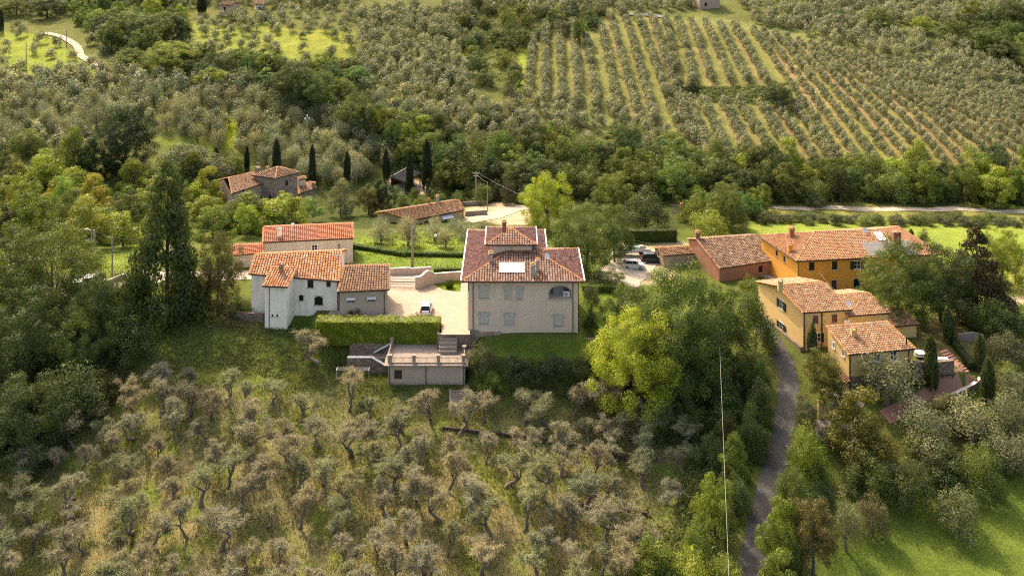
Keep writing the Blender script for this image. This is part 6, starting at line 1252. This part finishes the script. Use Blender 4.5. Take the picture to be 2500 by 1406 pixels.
# yard edge
m = MB(); m.obox(V3(-29.2, 147.7, -3), V3(18.7, 0, 0), V3(0, 0.4, 0), V3(0, 0, 3.02)); m.obox(V3(-10.9, 143.85, -3), V3(4.8, 0, 0), V3(0, 0.35, 0), V3(0, 0, 3.0)); m.obox(V3(-11.0, 143.9, -3), V3(0.3, 0, 0), V3(0, 3.8, 0), V3(0, 0, 3.0)); tag(m.build('yard_wall', STONE), 'stone wall carrying the edge of the paved yard', 'wall')
m = MB(); m.obox(V3(-24.0, 145.2, -5.5), V3(6.6, 0, 0), V3(0, 0.35, 0), V3(0, 0, 3.5)); up_ = tag(m.build('retaining_wall', STONE), 'upper stone retaining wall below the tall hedge', 'wall')
m = MB(); m.obox(V3(-23.9, 142.6, -7), V3(6.3, 0, 0), V3(0, 0.35, 0), V3(0, 0, 4.1)); lo_ = tag(m.build('retaining_wall', STONE), 'lower stone retaining wall left of the garage', 'wall')
m = MB(); m.obox(V3(-23.9, 142.95, -7), V3(6.2, 0, 0), V3(0, 2.3, 0), V3(0, 0, 3.65)); m.build('ledge', STONE, lo_)
def beam(m, a, b, w_, h_):
    d = b - a; n = Vector((-d.y, d.x, 0)).normalized() if abs(d.x) + abs(d.y) > 1e-6 else Vector((0, 1, 0)); m.obox(a - n * w_ / 2, d, n * w_, V3(0, 0, h_))
m = MB(); beam(m, V3(-23.9, 142.75, -2.89), V3(-20.3, 142.75, -2.89), 0.4, 0.14); m.build('coping', LEADW, lo_); m = MB(); beam(m, V3(-20.28, 142.75, -2.89), V3(-18.2, 142.0, -3.75), 0.4, 0.14); m.build('coping', LEADW, lo_)
m = MB(); beam(m, V3(-20.4, 145.1, -3.3), V3(-17.9, 145.1, -1.95), 0.4, 0.14); m.build('coping', LEADW, up_)
h = House('garage', 'beige garage under the balustraded terrace below the yard', (-12, 142, -3), cat='garage')
f, r, b, l = block(h, -17.6, -6.7, 139.45, 145.4, -6.5, -2.35, 0, PL_VILLA); h.wwin(f, 972, 914, 1.1, 1.3, 'dark_door'); h.wallmesh([f, r, b, l], [PL_ANNEX])
m = MB(); m.box((-12.15, 142.25, -2.26), (11.9, 6.9, 0.17)); h.put(m, 'terrace_slab', CONC)
for x, y in [(-17.3, 139.4), (-13.9, 139.4), (-10.45, 139.4), (-6.9, 139.4), (-6.9, 142.2), (-6.9, 144.9), (-17.7, 144.8)]:
    m = MB(); m.box((x, y, -1.6), (0.45, 0.45, 1.15)); m.box((x, y, -0.98), (0.56, 0.56, 0.09)); h.put(m, 'baluster_post', CONC)
def railing(h, a, b, parent=None):
    m = MB(); u = (b - a).normalized(); L = (b - a).length; m.obox(a + V3(0, -0.06, 0.82), u * L, V3(0, 0.12, 0) if abs(u.x) > .5 else V3(0.12, 0, 0), V3(0, 0, 0.10)); m.obox(a + V3(0, -0.06, 0.0), u * L, V3(0, 0.12, 0) if abs(u.x) > .5 else V3(0.12, 0, 0), V3(0, 0, 0.16))
    for i in range(int(L / 0.16)): p = a + u * (0.1 + i * 0.16); m.box((p.x, p.y, p.z + 0.5), (0.03, 0.03, 0.66), 0, 1)
    return h.put(m, 'railing', [CONC, IRON])
xs = [-17.3, -13.9, -10.45, -6.9]
for a_, b_ in zip(xs, xs[1:]): railing(h, V3(a_ + 0.23, 139.4, -2.17), V3(b_ - 0.23, 139.4, -2.17))
railing(h, V3(-6.9, 139.63, -2.17), V3(-6.9, 141.97, -2.17)); railing(h, V3(-6.9, 142.43, -2.17), V3(-6.9, 144.67, -2.17)); railing(h, V3(-17.7, 139.8, -2.17), V3(-17.7, 144.57, -2.17))
for x in (-17.4, -12.2, -6.85): h.pipe([V3(x, 139.35, -2.4), V3(x, 139.35, -5.4)], r=0.05)
m = MB()
for i in range(5): m.box((-9.3, 145.7 - 1.9 + i * 0.0 - i * 0.42 + 0.35, -0.25 - i * 0.42), (2.6, 0.45, 0.42))
tag(m.build('steps', CONC), 'stone steps from the yard down to the garage terrace', 'steps')
m = MB(); p0 = G(1118, 958); p1 = G(1118, 1000)
for i in range(9): q_ = p0.lerp(p1, i / 8); m.box((q_.x, q_.y, q_.z + 0.02), (1.9, 0.5, 0.5))
for sx in (-1.1, 1.1): beam(m, V3(p0.x + sx, p0.y + 0.2, p0.z - 0.2), V3(p1.x + sx, p1.y - 0.2, p1.z - 0.2), 0.25, 0.6)
tag(m.build('steps', CONC), 'flight of stone steps descending into the orchard', 'steps')
# gates
def gate(label, a, b, ht, posts=True):
    t = thing('gate', label, 'gate', a); d = b - a; L = d.length; u = d / L
    for k in (0, 1):
        m = MB(); s0 = u * (L / 2 * k + 0.04); e0 = u * (L / 2 * (k + 1) - 0.04)
        for z in (0.08, 0.6, ht - 0.1): m.tube([s0 + V3(0, 0, z), e0 + V3(0, 0, z)], 0.045, 5)
        n = int(L / 2 / 0.16)
        for i in range(n + 1): p = s0.lerp(e0, i / n); m.tube([p + V3(0, 0, 0.08), p + V3(0, 0, ht + 0.1 * math.sin(math.pi * i / n))], 0.024, 4)
        m.build('gate_leaf', STEEL, t)
    return t
gate('wide iron gate of two leaves at the yard entrance', W(951, 702, 0), W(1012, 703, 0), 1.5)
ga_, gb_ = G(2010, 1018), G(2062, 1012); gate('grey iron gate beside the ochre pillar below the yellow farmhouse', ga_, gb_, 1.7)
m = MB(); p = G(2002, 1020); m.box((p.x, p.y, p.z + 1.0), (0.55, 0.5, 2.4)); m.box((p.x, p.y, p.z + 2.24), (0.7, 0.65, 0.1)); tag(m.build('gate_pillar', PL_OCHRE), 'ochre gate pillar beside the grey iron gate', 'pillar')
gate('grey gate with brick pillar behind the clipped hedge', G(1637, 520), G(1660, 520), 1.8); m = MB(); p = G(1664, 520); m.box((p.x, p.y, p.z + 1), (0.6, 0.6, 2.4)); tag(m.build('gate_pillar', BRICK), 'brick gate pillar behind the dark clipped hedge', 'pillar')
for u, v, lab in ((1066, 476, 'tall brick pillar behind the small yellow house'), (552, 505, 'stone pillar left of the stone farmhouse')): m = MB(); p = G(u, v); m.box((p.x, p.y, p.z + 1.2), (0.7, 0.7, 2.6)); tag(m.build('gate_pillar', BRICK if u > 1000 else CONC), lab, 'pillar')
def fence(label, pts, ht):
    P = [G(*p) for p in pts]; t = thing('fence', label, 'fence', P[0]); o0 = P[0]; m = MB()
    for a, b in zip(P, P[1:]):
        for k in range(1, 7): m.tube([a - o0 + V3(0, 0, ht * k / 6), b - o0 + V3(0, 0, ht * k / 6)], 0.007, 3)
        L = (b - a).length
        for i in range(int(L / 0.25)): q_ = a.lerp(b, i * 0.25 / L) - o0; m.tube([q_, q_ + V3(0, 0, ht)], 0.007, 3, caps=False)
    m.build('mesh_panel', IRON, t); k = 0
    for a, b in zip(P, P[1:]):
        n = max(1, int((b - a).length / 2.5))
        for i in range(n + 1): q_ = a.lerp(b, i / n) - o0; m = MB(); m.tube([q_ + V3(0, 0, -0.2), q_ + V3(0, 0, ht + 0.06)], 0.03, 5); m.build('post', IRON, t)
fence('wire mesh fence along the meadow behind the gate', [(866, 664), (960, 656), (1050, 654), (1130, 658)], 1.2)
fence('wire mesh fence beside the road left of the tall conifer', [(270, 682), (330, 668), (372, 660)], 1.3)
# carport behind the cypresses
t = thing('carport', 'open dark timber carport behind the cypresses', 'carport', G(985, 455)); o0 = t.location.copy()
c4 = [W(953, 433, -3.3), W(990, 446, -3.3), W(1028, 424, -2.7), W(992, 411, -2.7)]; m = MB(); roof_quad(m, c4[0] - o0, c4[1] - o0, c4[2] - o0, c4[3] - o0, 0.8, 'coppi', 0.2)
m.build('roof', [plain('carport_roof', (0.05, 0.05, 0.06), 0.6), WOOD], t)
m = MB(); m.obox(c4[0] - o0 + V3(0, 0.02, 0.02), (c4[3] - c4[0]), V3(0.35, 0, 0), V3(0, 0, 0.14)); m.build('white_edge', LEADW, t)
for q_ in c4 + [c4[1].lerp(c4[2], 0.5)]: m = MB(); q_ = q_.lerp((c4[0] + c4[2]) / 2, 0.07); m.box((q_.x - o0.x, q_.y - o0.y, q_.z - o0.z - 1.7), (0.25, 0.25, 3.2)); m.build('post', WOOD, t)
m = MB(); m.obox(c4[0] - o0 + V3(0.2, 0.1, -3.2), (c4[3] - c4[0]) * 0.95, V3(0.15, 0, 0), V3(0, 0, 3.0)); m.build('side_wall', WOOD, t)

# ---------------------------------------------------------------- poles, lamps and wires
POLEW = plain('pole_wood', (0.24, 0.20, 0.17), 0.9, 0, 0.2, 3)
def pole(label, u, vb, vt, r_=0.13, kind='plain', group=None, mat=None):
    p = G(u, vb); s_ = F / p.y; ht = (vb - vt) / s_; t = thing('lamp_post' if 'lamp' in kind else 'utility_pole', label, 'lamp post' if 'lamp' in kind else 'utility pole', p, 0, group)
    m = MB(); m.tube([V3(0, 0, -0.4), V3(0, 0, ht * 0.5), V3(0, 0, ht)], [r_ * 1.2, r_, r_ * 0.75], 8); m.build('pole', mat or POLEW, t, True)
    if kind == 'insul':
        for dx, dz in ((-0.55, 0), (0.55, 0.15), (0, 0.75)):
            m = MB(); m.tube([V3(0, 0, ht - 0.3 + dz * 0.4), V3(dx, 0, ht + dz)], 0.04, 4); m.tube([V3(dx, 0, ht + dz), V3(dx, 0, ht + dz + 0.45)], [0.2, 0.13], 8, 1); m.build('insulator', [STEEL, CHWHITE], t)
    if kind == 'cross':
        m = MB(); m.box((0, 0, ht - 0.35), (1.6, 0.1, 0.12)); m.box((0, 0, ht - 0.95), (1.1, 0.1, 0.1))
        for x in (-0.7, 0, 0.7): m.tube([V3(x, 0, ht - 0.3), V3(x, 0, ht - 0.02)], 0.06, 6)
        m.build('crossarm', STEEL, t)
    if kind == 'lamp': m = MB(); m.tube([V3(0, 0, ht - 0.05), V3(-0.5, -0.1, ht + 0.15)], 0.04, 5); m.tube([V3(-0.35, -0.1, ht + 0.1), V3(-0.6, -0.1, ht + 0.22), V3(-1.1, -0.1, ht + 0.12)], [0.08, 0.19, 0.1], 8); m.build('lamp_head', CHWHITE, t)
    if kind == 'globe lamp': m = MB(); m.tube([V3(0, 0, ht + 0.3 * math.sin(a_) ) for a_ in [-math.pi / 2 + math.pi * i / 8 for i in range(9)]], [0.02 + 0.3 * math.cos(-math.pi / 2 + math.pi * i / 8) for i in range(9)], 12); m.build('lamp_head', CHWHITE, t, True)
    return p + V3(0, 0, ht)
P1 = pole('tall wooden pole rising from the meadow fence behind the gate', 1007, 656, 553, 0.2); P2 = pole('tall grey pole beside the road at left', 230, 676, 561, 0.2); pole('street lamp beside the tall grey pole at left', 223, 672, 562, 0.09, 'lamp'); P3 = pole('thin wooden pole in the left meadow', 274, 680, 579, 0.12)
P4 = pole('pole with three white insulators on the left hillside', 335, 247, 186, 0.16, 'insul'); P5 = pole('short pole with white insulators above the cypress row', 750, 337, 292, 0.16, 'insul'); P6 = pole('crossarm pole at the edge of the wood behind the drive', 1162, 500, 420, 0.15, 'cross'); P7 = pole('crossarm pole in the wood behind the dark hedge', 1602, 468, 424, 0.14, 'cross')
P8 = pole('pole standing in the right olive rows', 1996, 285, 228, 0.15, 'insul'); P9 = pole('pole at the top of the right olive rows', 2134, 135, 94, 0.14, 'cross'); pole('slim pole at the foot of the right olive rows', 1829, 388, 342, 0.12); pole('slim pole on the far left slope', 64, 175, 102, 0.12); pole('low slim pole beside the winding track', 162, 115, 72, 0.12); pole('slim pole among the left olives', 51, 240, 192, 0.12)
pole('slim grey pole between two cypresses', 870, 462, 370, 0.12); pole('white globe garden lamp before the small yellow house', 1064, 600, 576, 0.05, 'globe lamp', None, IRON); pole('tall white-domed lamp behind the white farmhouse roof', 715, 640, 549, 0.06, 'globe lamp', None, CHWHITE); pole('slim lamp post beside the bright yellow-green tree', 1339, 568, 510, 0.07, 'lamp', None, STEEL); P10 = pole('thin wire pole by the gravel drive', 1190, 515, 445, 0.1); pole('far pole at the right end of the dark wood', 2324, 118, 82, 0.12)
def wire(label, a, b, sag=0.8, r_=0.012, mat=None):
    m = MB(); m.tube([a.lerp(b, t) - V3(0, 0, 4 * sag * t * (1 - t)) for t in [i / 14 for i in range(15)]], r_, 4, caps=False); tag(m.build('cable', mat or STEEL), label, 'cable')
wire('cable from the left grey pole to the thin meadow pole', P2, P3, 0.2); wire('cable running right from the thin meadow pole past the conifer', P3, W(645, 588, 4.0), 0.9); wire('cable from the cream house to the wooden pole', W(863, 585, 4.3), P1 - V3(0, 0, 2.5), 0.4); wire('second cable from the cream house to the wooden pole', W(863, 575, 5.0), P1 - V3(0, 0, 0.3), 0.4)
wire('cable from the wooden pole to the villa', P1 - V3(0, 0, 2.5), V3(-7.2, 160, 7.4), 0.5); wire('cable from the crossarm pole down towards the bright tree', P6, W(1330, 500, -1.0), 0.4); wire('cable from the wood pole towards the villa', W(1530, 580, -2.5), W(1590, 594, -3.5), 0.2); wire('cable crossing in front of the pink barn', W(1700, 608, 0.5), W(1930, 630, 0.5), 0.3)
wire('cable at far left sloping behind the trees', W(0, 508, 3), W(150, 560, 1), 0.6); wire('cable from the small wood pole towards the olive rows', P6 + V3(0, 0, -0.3), P10, 0.3)
wire('long pale cable descending over the bank beside the lane', W(1757, 845, 3.0), V3(15.2, 66, 2.4), 0.3, 0.013, plain('pale_cable', (0.42, 0.42, 0.40), 0.5, 0, 0.02)); wire('cable between villa roof and pink barn', V3(8.2, 153, 9.5), W(1640, 612, -1.5), 0.5, 0.012); wire('thin cable from the roof of the yellow farmhouse up to the ochre one', W(2070, 735, 3.5), W(2000, 665, 0.5), 0.3, 0.012)

# ---------------------------------------------------------------- vehicles
PAINTW = plain('white_car_paint', (0.72, 0.72, 0.72), 0.25, 0, 0.02); PAINTD = plain('dark_car_paint', (0.03, 0.035, 0.045), 0.25, 0.3, 0.05); PAINTS = plain('silver_car_paint', (0.62, 0.60, 0.57), 0.25, 0.2, 0.03)
TYRE = plain('tyre', (0.015, 0.015, 0.015), 0.9); RIM = plain('rim', (0.4, 0.4, 0.42), 0.3, 0.8); RED = plain('tail_light', (0.45, 0.02, 0.02), 0.3); LAMPG = plain('headlight', (0.7, 0.72, 0.74), 0.15)
def car(label, p, rz, L=4.1, Wd=1.72, Ht=1.5, paint=None, name='parked_car'):
    t = thing(name, label, 'car', (p.x, p.y, p.z + 0.05), rz, None); hl = L / 2
    prof = [(-hl, 0.35), (-hl, 0.78), (-hl + 0.08, 0.95), (-hl + 0.75, 0.98), (hl - 1.35, 0.95), (hl - 0.35, 0.80), (hl, 0.62), (hl, 0.32), (hl - 0.45, 0.22), (-hl + 0.4, 0.22)]
    m = MB(); n = len(prof); V = []
    for y, ins in ((-Wd / 2, 0), (Wd / 2, 0)): V += [(x, y, z) for x, z in prof]
    m.add(V, [tuple(range(n)), tuple(range(n, 2 * n))[::-1]] + [(i, (i + 1) % n, (i + 1) % n + n, i + n) for i in range(n)])
    body = m.build('body', paint or PAINTW, t); bv = body.modifiers.new('edge', 'BEVEL'); bv.width = 0.07; bv.segments = 2
    cab = [(-hl + 0.12, 0.95), (-hl + 0.55, Ht - 0.06), (-hl + 1.0, Ht), (0.35, Ht - 0.01), (0.72, Ht - 0.10), (hl - 1.2, 0.93)]; k = len(cab); w1, w2 = Wd / 2 - 0.05, Wd / 2 - 0.24
    def yy(z): return w1 + (w2 - w1) * (z - 0.93) / (Ht - 0.93)
    m = MB(); V = [(x, -yy(z), z) for x, z in cab] + [(x, yy(z), z) for x, z in cab]; m.add(V, [tuple(range(k)), tuple(range(k, 2 * k))[::-1]] + [(i, i + 1, i + 1 + k, i + k) for i in range(k - 1)]); m.build('windows', GLASS, t)
    m = MB(); V = []
    for x, z in cab[1:5]: V += [(x, -yy(z) - 0.01, z + 0.02), (x, yy(z) + 0.01, z + 0.02)]
    m.add(V, [(0, 1, 3, 2), (2, 3, 5, 4), (4, 5, 7, 6)])
    for sg in (-1, 1):
        for x0, z0, x1, z1 in ((-hl + 0.12, 0.95, -hl + 0.55, Ht - 0.06), (hl - 1.2, 0.93, 0.72, Ht - 0.10), (-0.25, 0.95, -0.2, Ht - 0.02), (0.55, 0.94, 0.5, Ht - 0.05)):
            a = V3(x0, sg * (yy(z0) + 0.01), z0); b = V3(x1, sg * (yy(z1) + 0.01), z1); m.tube([a, b], 0.035, 4)
    m.build('roof', paint or PAINTW, t)
    for sx in (-hl + 0.75, hl - 0.8):
        for sg in (-1, 1):
            m = MB(); m.tube([V3(sx, sg * (Wd / 2 - 0.2), 0.28), V3(sx, sg * (Wd / 2 + 0.02), 0.28)], 0.31, 16); wl_ = m.build('wheel', TYRE, t); m = MB(); m.tube([V3(sx, sg * (Wd / 2 + 0.0), 0.28), V3(sx, sg * (Wd / 2 + 0.03), 0.28)], 0.19, 12); m.build('rim', RIM, wl_)
    for sg in (-1, 1):
        m = MB(); m.box((-hl + 0.02, sg * (Wd / 2 - 0.16), 0.86), (0.1, 0.22, 0.32)); m.build('tail_light', RED, t); m = MB(); m.box((hl - 0.12, sg * (Wd / 2 - 0.26), 0.68), (0.22, 0.34, 0.14)); m.build('headlight', LAMPG, t)
        m = MB(); m.box((0.72, sg * (Wd / 2 + 0.09), 1.0), (0.12, 0.2, 0.13)); m.build('mirror', paint or PAINTW, t)
    return t
car('silver-white hatchback parked on the gravel by the outbuilding', G(1547, 655), R(-4), 4.0, paint=PAINTS); car('white car parked in the yard behind the tall hedge', V3(-13.2, 151.4, 0.05), R(90), 3.8, 1.65); car('dark car half hidden behind the beige outbuilding', G(1592, 640), R(2), 4.3, 1.8, 1.7, PAINTD)
p = G(1548, 624); t = thing('flatbed_truck', 'flatbed truck loaded with white and green goods by the clipped hedge', 'truck', p, R(6))
m = MB(); m.box((0, 0, 1.0), (5.2, 2.1, 0.16)); m.build('bed', STEEL, t)
for nm_, c, d in (('side_board', (0, -1.05, 1.28), (5.2, 0.06, 0.42)), ('side_board', (0, 1.05, 1.28), (5.2, 0.06, 0.42)), ('tail_board', (2.6, 0, 1.28), (0.06, 2.1, 0.42))): m = MB(); m.box(c, d); m.build(nm_, PAINTS, t)
m = MB(); m.box((-0.2, 0, 0.75), (7.2, 0.9, 0.2)); m.build('chassis', IRON, t)
m = MB(); m.add([(-4.4, -1, 0.5), (-2.8, -1, 0.5), (-2.8, -1, 2.3), (-3.7, -1, 2.3), (-4.35, -1, 1.4), (-4.4, 1, 0.5), (-2.8, 1, 0.5), (-2.8, 1, 2.3), (-3.7, 1, 2.3), (-4.35, 1, 1.4)], [(0, 1, 2, 3, 4), (9, 8, 7, 6, 5), (0, 5, 6, 1), (1, 6, 7, 2), (2, 7, 8, 3), (3, 8, 9, 4), (4, 9, 5, 0)]); cb = m.build('cab', PAINTW, t); m = MB(); m.add([(-3.68, -0.85, 2.22), (-4.36, -0.85, 1.48), (-4.36, 0.85, 1.48), (-3.68, 0.85, 2.22)], [(0, 1, 2, 3)]); m.v = [(x - 0.04, y, z + 0.03) for x, y, z in m.v]; m.build('windscreen', GLASS, cb)
m = MB(); m.tube([V3(-2.55, 0, 1.0), V3(-2.55, 0, 3.2), V3(-2.2, 0, 3.5), V3(-1.7, 0, 1.8)], 0.12, 6); m.box((-2.55, 0, 1.6), (0.5, 0.6, 1.2)); m.build('loader_crane', IRON, t)
for x in (-3.5, 1.4):
    for sg in (-1, 1): m = MB(); m.tube([V3(x, sg * 0.75, 0.42), V3(x, sg * 1.02, 0.42)], 0.43, 14); m.build('wheel', TYRE, t)
for c, d, mt, lab in (((-1.2, 0, 1.4), (1.3, 1.5, 0.62), CHWHITE, 'white crate at the front of the truck bed'), ((0.1, 0, 1.35), (1.0, 1.4, 0.5), plain('green_goods', (0.12, 0.28, 0.22), 0.7), 'green box in the middle of the truck bed'), ((1.4, 0.1, 1.4), (1.2, 1.3, 0.6), plain('grey_sacks', (0.3, 0.26, 0.23), 0.9), 'grey sacks at the rear of the truck bed')):
    m = MB(); ca, sa = math.cos(R(6)), math.sin(R(6)); m.box((0, 0, 0), d); m.box((0.1, 0.05, d[2] / 2 + 0.08), (d[0] * 0.7, d[1] * 0.7, 0.16)); o = m.build('cargo', mt); o.location = (p.x + c[0] * ca - c[1] * sa, p.y + c[0] * sa + c[1] * ca, p.z + c[2]); o.rotation_euler = (0, 0, R(6)); bv = o.modifiers.new('soft', 'BEVEL'); bv.width = 0.08; bv.segments = 2; tag(o, lab, 'cargo')
p = G(215, 700); t = thing('pickup_truck', 'white pickup with a ladder rack half hidden beside the left poles', 'truck', p, R(4)); 
m = MB(); m.add([(-2.5, -.9, .4), (2.5, -.9, .4), (2.5, -.9, .9), (1.5, -.9, 1.05), (0.9, -.9, 1.75), (-.5, -.9, 1.75), (-.7, -.9, 1.1), (-2.5, -.9, 1.1)] + [(x, .9, z) for x, z in ((-2.5, .4), (2.5, .4), (2.5, .9), (1.5, 1.05), (.9, 1.75), (-.5, 1.75), (-.7, 1.1), (-2.5, 1.1))], [tuple(range(8)), tuple(range(8, 16))[::-1]] + [(i, (i + 1) % 8, (i + 1) % 8 + 8, i + 8) for i in range(8)]); m.build('body', PAINTW, t)
m = MB(); m.add([(1.48, -.8, 1.1), (0.93, -.8, 1.68), (0.93, .8, 1.68), (1.48, .8, 1.1)], [(0, 1, 2, 3)]); m.v = [(x + 0.03, y, z + 0.02) for x, y, z in m.v]
for sg in (-1, 1): m.add([(-.4, sg * .91, 1.12), (1.3, sg * .91, 1.12), (0.85, sg * .91, 1.65), (-.35, sg * .91, 1.65)], [(0, 1, 2, 3)])
m.build('windows', GLASS, t)
for x in (-1.6, 1.6):
    for sg in (-1, 1): m = MB(); m.tube([V3(x, sg * .72, .38), V3(x, sg * .93, .38)], .38, 14); m.build('wheel', TYRE, t)
m = MB()
for y in (-.8, .8): m.tube([V3(-2.8, y, 2.05), V3(2.3, y, 2.05)], 0.04, 5); m.tube([V3(-2.4, y, 1.1), V3(-2.4, y, 2.05)], .03, 4); m.tube([V3(2.0, y, .95), V3(2.0, y, 2.05)], .03, 4)
for i in range(8): m.tube([V3(-2.7 + i * .7, -.8, 2.07), V3(-2.7 + i * .7, .8, 2.07)], .025, 4)
m.build('ladder_rack', CHWHITE, t)

# ---------------------------------------------------------------- garden furniture
p = G(2246, 872); t = thing('garden_table', 'round garden table under a white cloth on the terracotta terrace', 'table', p); m = MB(); m.tube([V3(0, 0, 0), V3(0, 0, 0.7)], 0.07, 8); m.tube([V3(0, 0, 0), V3(0, 0, .05)], .35, 12); m.build('pedestal', IRON, t); m = MB(); m.tube([V3(0, 0, .7), V3(0, 0, .745)], .85, 20); m.build('tabletop', WOOD, t)
m = MB(); k = 24; V = [V3(0, 0, 0)] + [V3(.78 * math.cos(a), .78 * math.sin(a), 0) for a in [6.283 * i / k for i in range(k)]] + [V3((.82 + .05 * math.sin(5 * a)) * math.cos(a), (.82 + .05 * math.sin(5 * a)) * math.sin(a), -.45 + .05 * math.sin(3 * a)) for a in [6.283 * i / k for i in range(k)]]
m.add(V, [(0, 1 + i, 1 + (i + 1) % k) for i in range(k)] + [(1 + i, k + 1 + i, k + 1 + (i + 1) % k, 1 + (i + 1) % k) for i in range(k)]); o = m.build('tablecloth', CHWHITE); o.location = p + V3(0, 0, .765); tag(o, 'white cloth over the round garden table', 'tablecloth')
def bench(p, rz, label):
    t = thing('garden_bench', label, 'bench', p, rz); m = MB()
    for i in range(5): m.box((0, -.22 + i * .11, .45), (1.7, .09, .04))
    m.build('seat', WOOD, t); m = MB()
    for i in range(4): m.box((0, .27, .58 + i * .11), (1.7, .03, .09))
    m.build('backrest', WOOD, t)
    for x in (-.78, .78):
        for y in (-.2, .25): m = MB(); m.box((x, y, .22), (.07, .07, .44)); m.build('leg', WOOD, t)
        m = MB(); m.box((x, 0.02, .68), (.07, .55, .05)); m.build('armrest', WOOD, t)
bench(G(2312, 922), R(8), 'wooden garden bench on the terracotta path below the stone wall')
m = MB(); p = G(2300, 905); V = []
for i in range(13):
    x = -0.9 + 1.8 * i / 12; d = .07 * math.sin(i * 1.9); V += [V3(x, .5, 1.72), V3(x, d - .0, 1.66), V3(x, d - .12, .3 + .06 * math.sin(i * 2.3))]
m.add(V, [(i * 3 + j, i * 3 + j + 1, i * 3 + j + 4, i * 3 + j + 3) for i in range(12) for j in range(2)]); o = m.build('white_cloth', CHWHITE); o.location = p; so_ = o.modifiers.new('thickness', 'SOLIDIFY'); so_.thickness = 0.02; tag(o, 'white cloth hung over the stone wall behind the bench', 'cloth')
p = G(2436, 768); t = thing('parasol', 'white garden parasol behind the large clipped bush', 'parasol', p); m = MB(); m.tube([V3(0, 0, 0), V3(0, 0, 3.1)], .04, 6); m.build('pole', STEEL, t); m = MB(); c_ = [V3(1.8 * math.cos(a), 1.8 * math.sin(a), 2.5) for a in [math.pi / 4 + math.pi / 2 * i for i in range(4)]]; m.add([V3(0, 0, 3.15)] + c_ + [q_ - V3(0, 0, .2) for q_ in c_], [(0, 1 + i, 1 + (i + 1) % 4) for i in range(4)] + [(1 + i, 5 + i, 5 + (i + 1) % 4, 1 + (i + 1) % 4) for i in range(4)]); m.build('canopy', CHWHITE, t)
def pot(p, r_, label, c=BRICK, leaf_=True):
    t = thing('flower_pot', label, 'flower pot', p); m = MB(); m.tube([V3(0, 0, 0), V3(0, 0, r_ * 1.3), V3(0, 0, r_ * 1.5), V3(0, 0, r_ * 1.55)], [r_ * .65, r_, r_ * 1.1, r_ * 1.1], 12); m.build('pot', c, t)
    if leaf_: d = unit(160); d[:, 2] = abs(d[:, 2]); o = link(bpy.data.objects.new('plant', quads_mesh('plant', leaves(d * r_ * 1.6 * rng.uniform(.4, 1, (160, 1)) + np.array([0, 0, r_ * 1.5]), d, .14), rng.random(160), LEAF))); o.color = (.08, .11, .03, 1); o.parent = t
pot(G(2262, 885), .3, 'terracotta pot beside the white-clothed garden table'); pot(G(2380, 936), .38, 'round terracotta urn at the bend of the garden path'); pot(G(2238, 1000), .25, 'dark pot on the terracotta path', IRON); pot(G(2225, 905), .25, 'small potted shrub at the corner of the yellow farmhouse')
pot(V3(-24.6, 150.1, 0.05), .32, 'blue pot against the annex wall', plain('blue_glaze', (.02, .03, .09), .4)); pot(V3(-23.6, 150.2, 0.05), .4, 'brown pot against the annex wall beside the blue one')
m = MB(); p = V3(-15.3, 149.2, .05)
t = thing('potted_plants', 'little cluster of dark potted plants left of the white car', 'plants', p)
for dx, dy in ((0, 0), (.7, .2), (.4, -.5), (1.1, -.3), (.9, .7)):
    m = MB(); m.tube([V3(dx, dy, 0), V3(dx, dy, .35)], [.14, .2], 8); m.build('pot', BRICK, t); d = unit(60); d[:, 2] = abs(d[:, 2]); o = link(bpy.data.objects.new('plant', quads_mesh('plant', leaves(d * .35 + np.array([dx, dy, .4]), d, .12), rng.random(60), LEAF))); o.color = (.04, .06, .04, 1); o.parent = t
# washing line
a, b = G(822, 926), G(901, 926); t = thing('washing_line', 'washing line frame on the grass left of the garage', 'washing line', a); d = b - a
for q_ in (V3(0, 0, 0), d): m = MB(); m.tube([q_ + V3(0, 0, -.2), q_ + V3(0, 0, 1.5)], .025, 6); m.tube([q_ + V3(0, -.5, 1.5), q_ + V3(0, .5, 1.5)], .03, 5); m.build('post', CHWHITE, t)
m = MB()
for k in range(5): m.tube([V3(0, -.45 + k * .22, 1.52), d + V3(0, -.45 + k * .22, 1.52)], .012, 3)
m.build('lines', STEEL, t)
m = MB(); p = G(2355, 905)
for i in range(9): m.box((p.x - i * .18, p.y + i * .42, p.z - .15 + i * .17), (1.5, .45, .17), .5)
tag(m.build('steps', TERRA), 'terracotta garden stairs climbing beside the dark hedge', 'steps')

# ---------------------------------------------------------------- tell look-alike plants apart by their place in the row
ORD = ['leftmost', 'second from left', 'third from left', 'fourth from left', 'fifth from left', 'sixth from left', 'seventh from left', 'eighth from left', 'ninth from left'] + [w_ + ' from left' for w_ in 'tenth eleventh twelfth thirteenth fourteenth fifteenth sixteenth seventeenth eighteenth nineteenth twentieth'.split()]
dups = {}
for o in list(scene.objects):
    if o.parent is None and o.get('label') and o.get('category'): dups.setdefault(o['label'], []).append(o)
for lab, os_ in dups.items():
    if 1 < len(os_):
        for o in os_: o['group'] = os_[0].get('group', 'look-alike plants')
        os_.sort(key=lambda o: o.location.x / o.location.y)
        if len(os_) <= 20 and len(lab.split()) <= 13:
            for k, o in enumerate(os_): o['label'] = lab + ', ' + (ORD[k] if k < len(os_) - 1 else 'rightmost') + (' of its kind there' if len(lab.split()) < 9 else '')
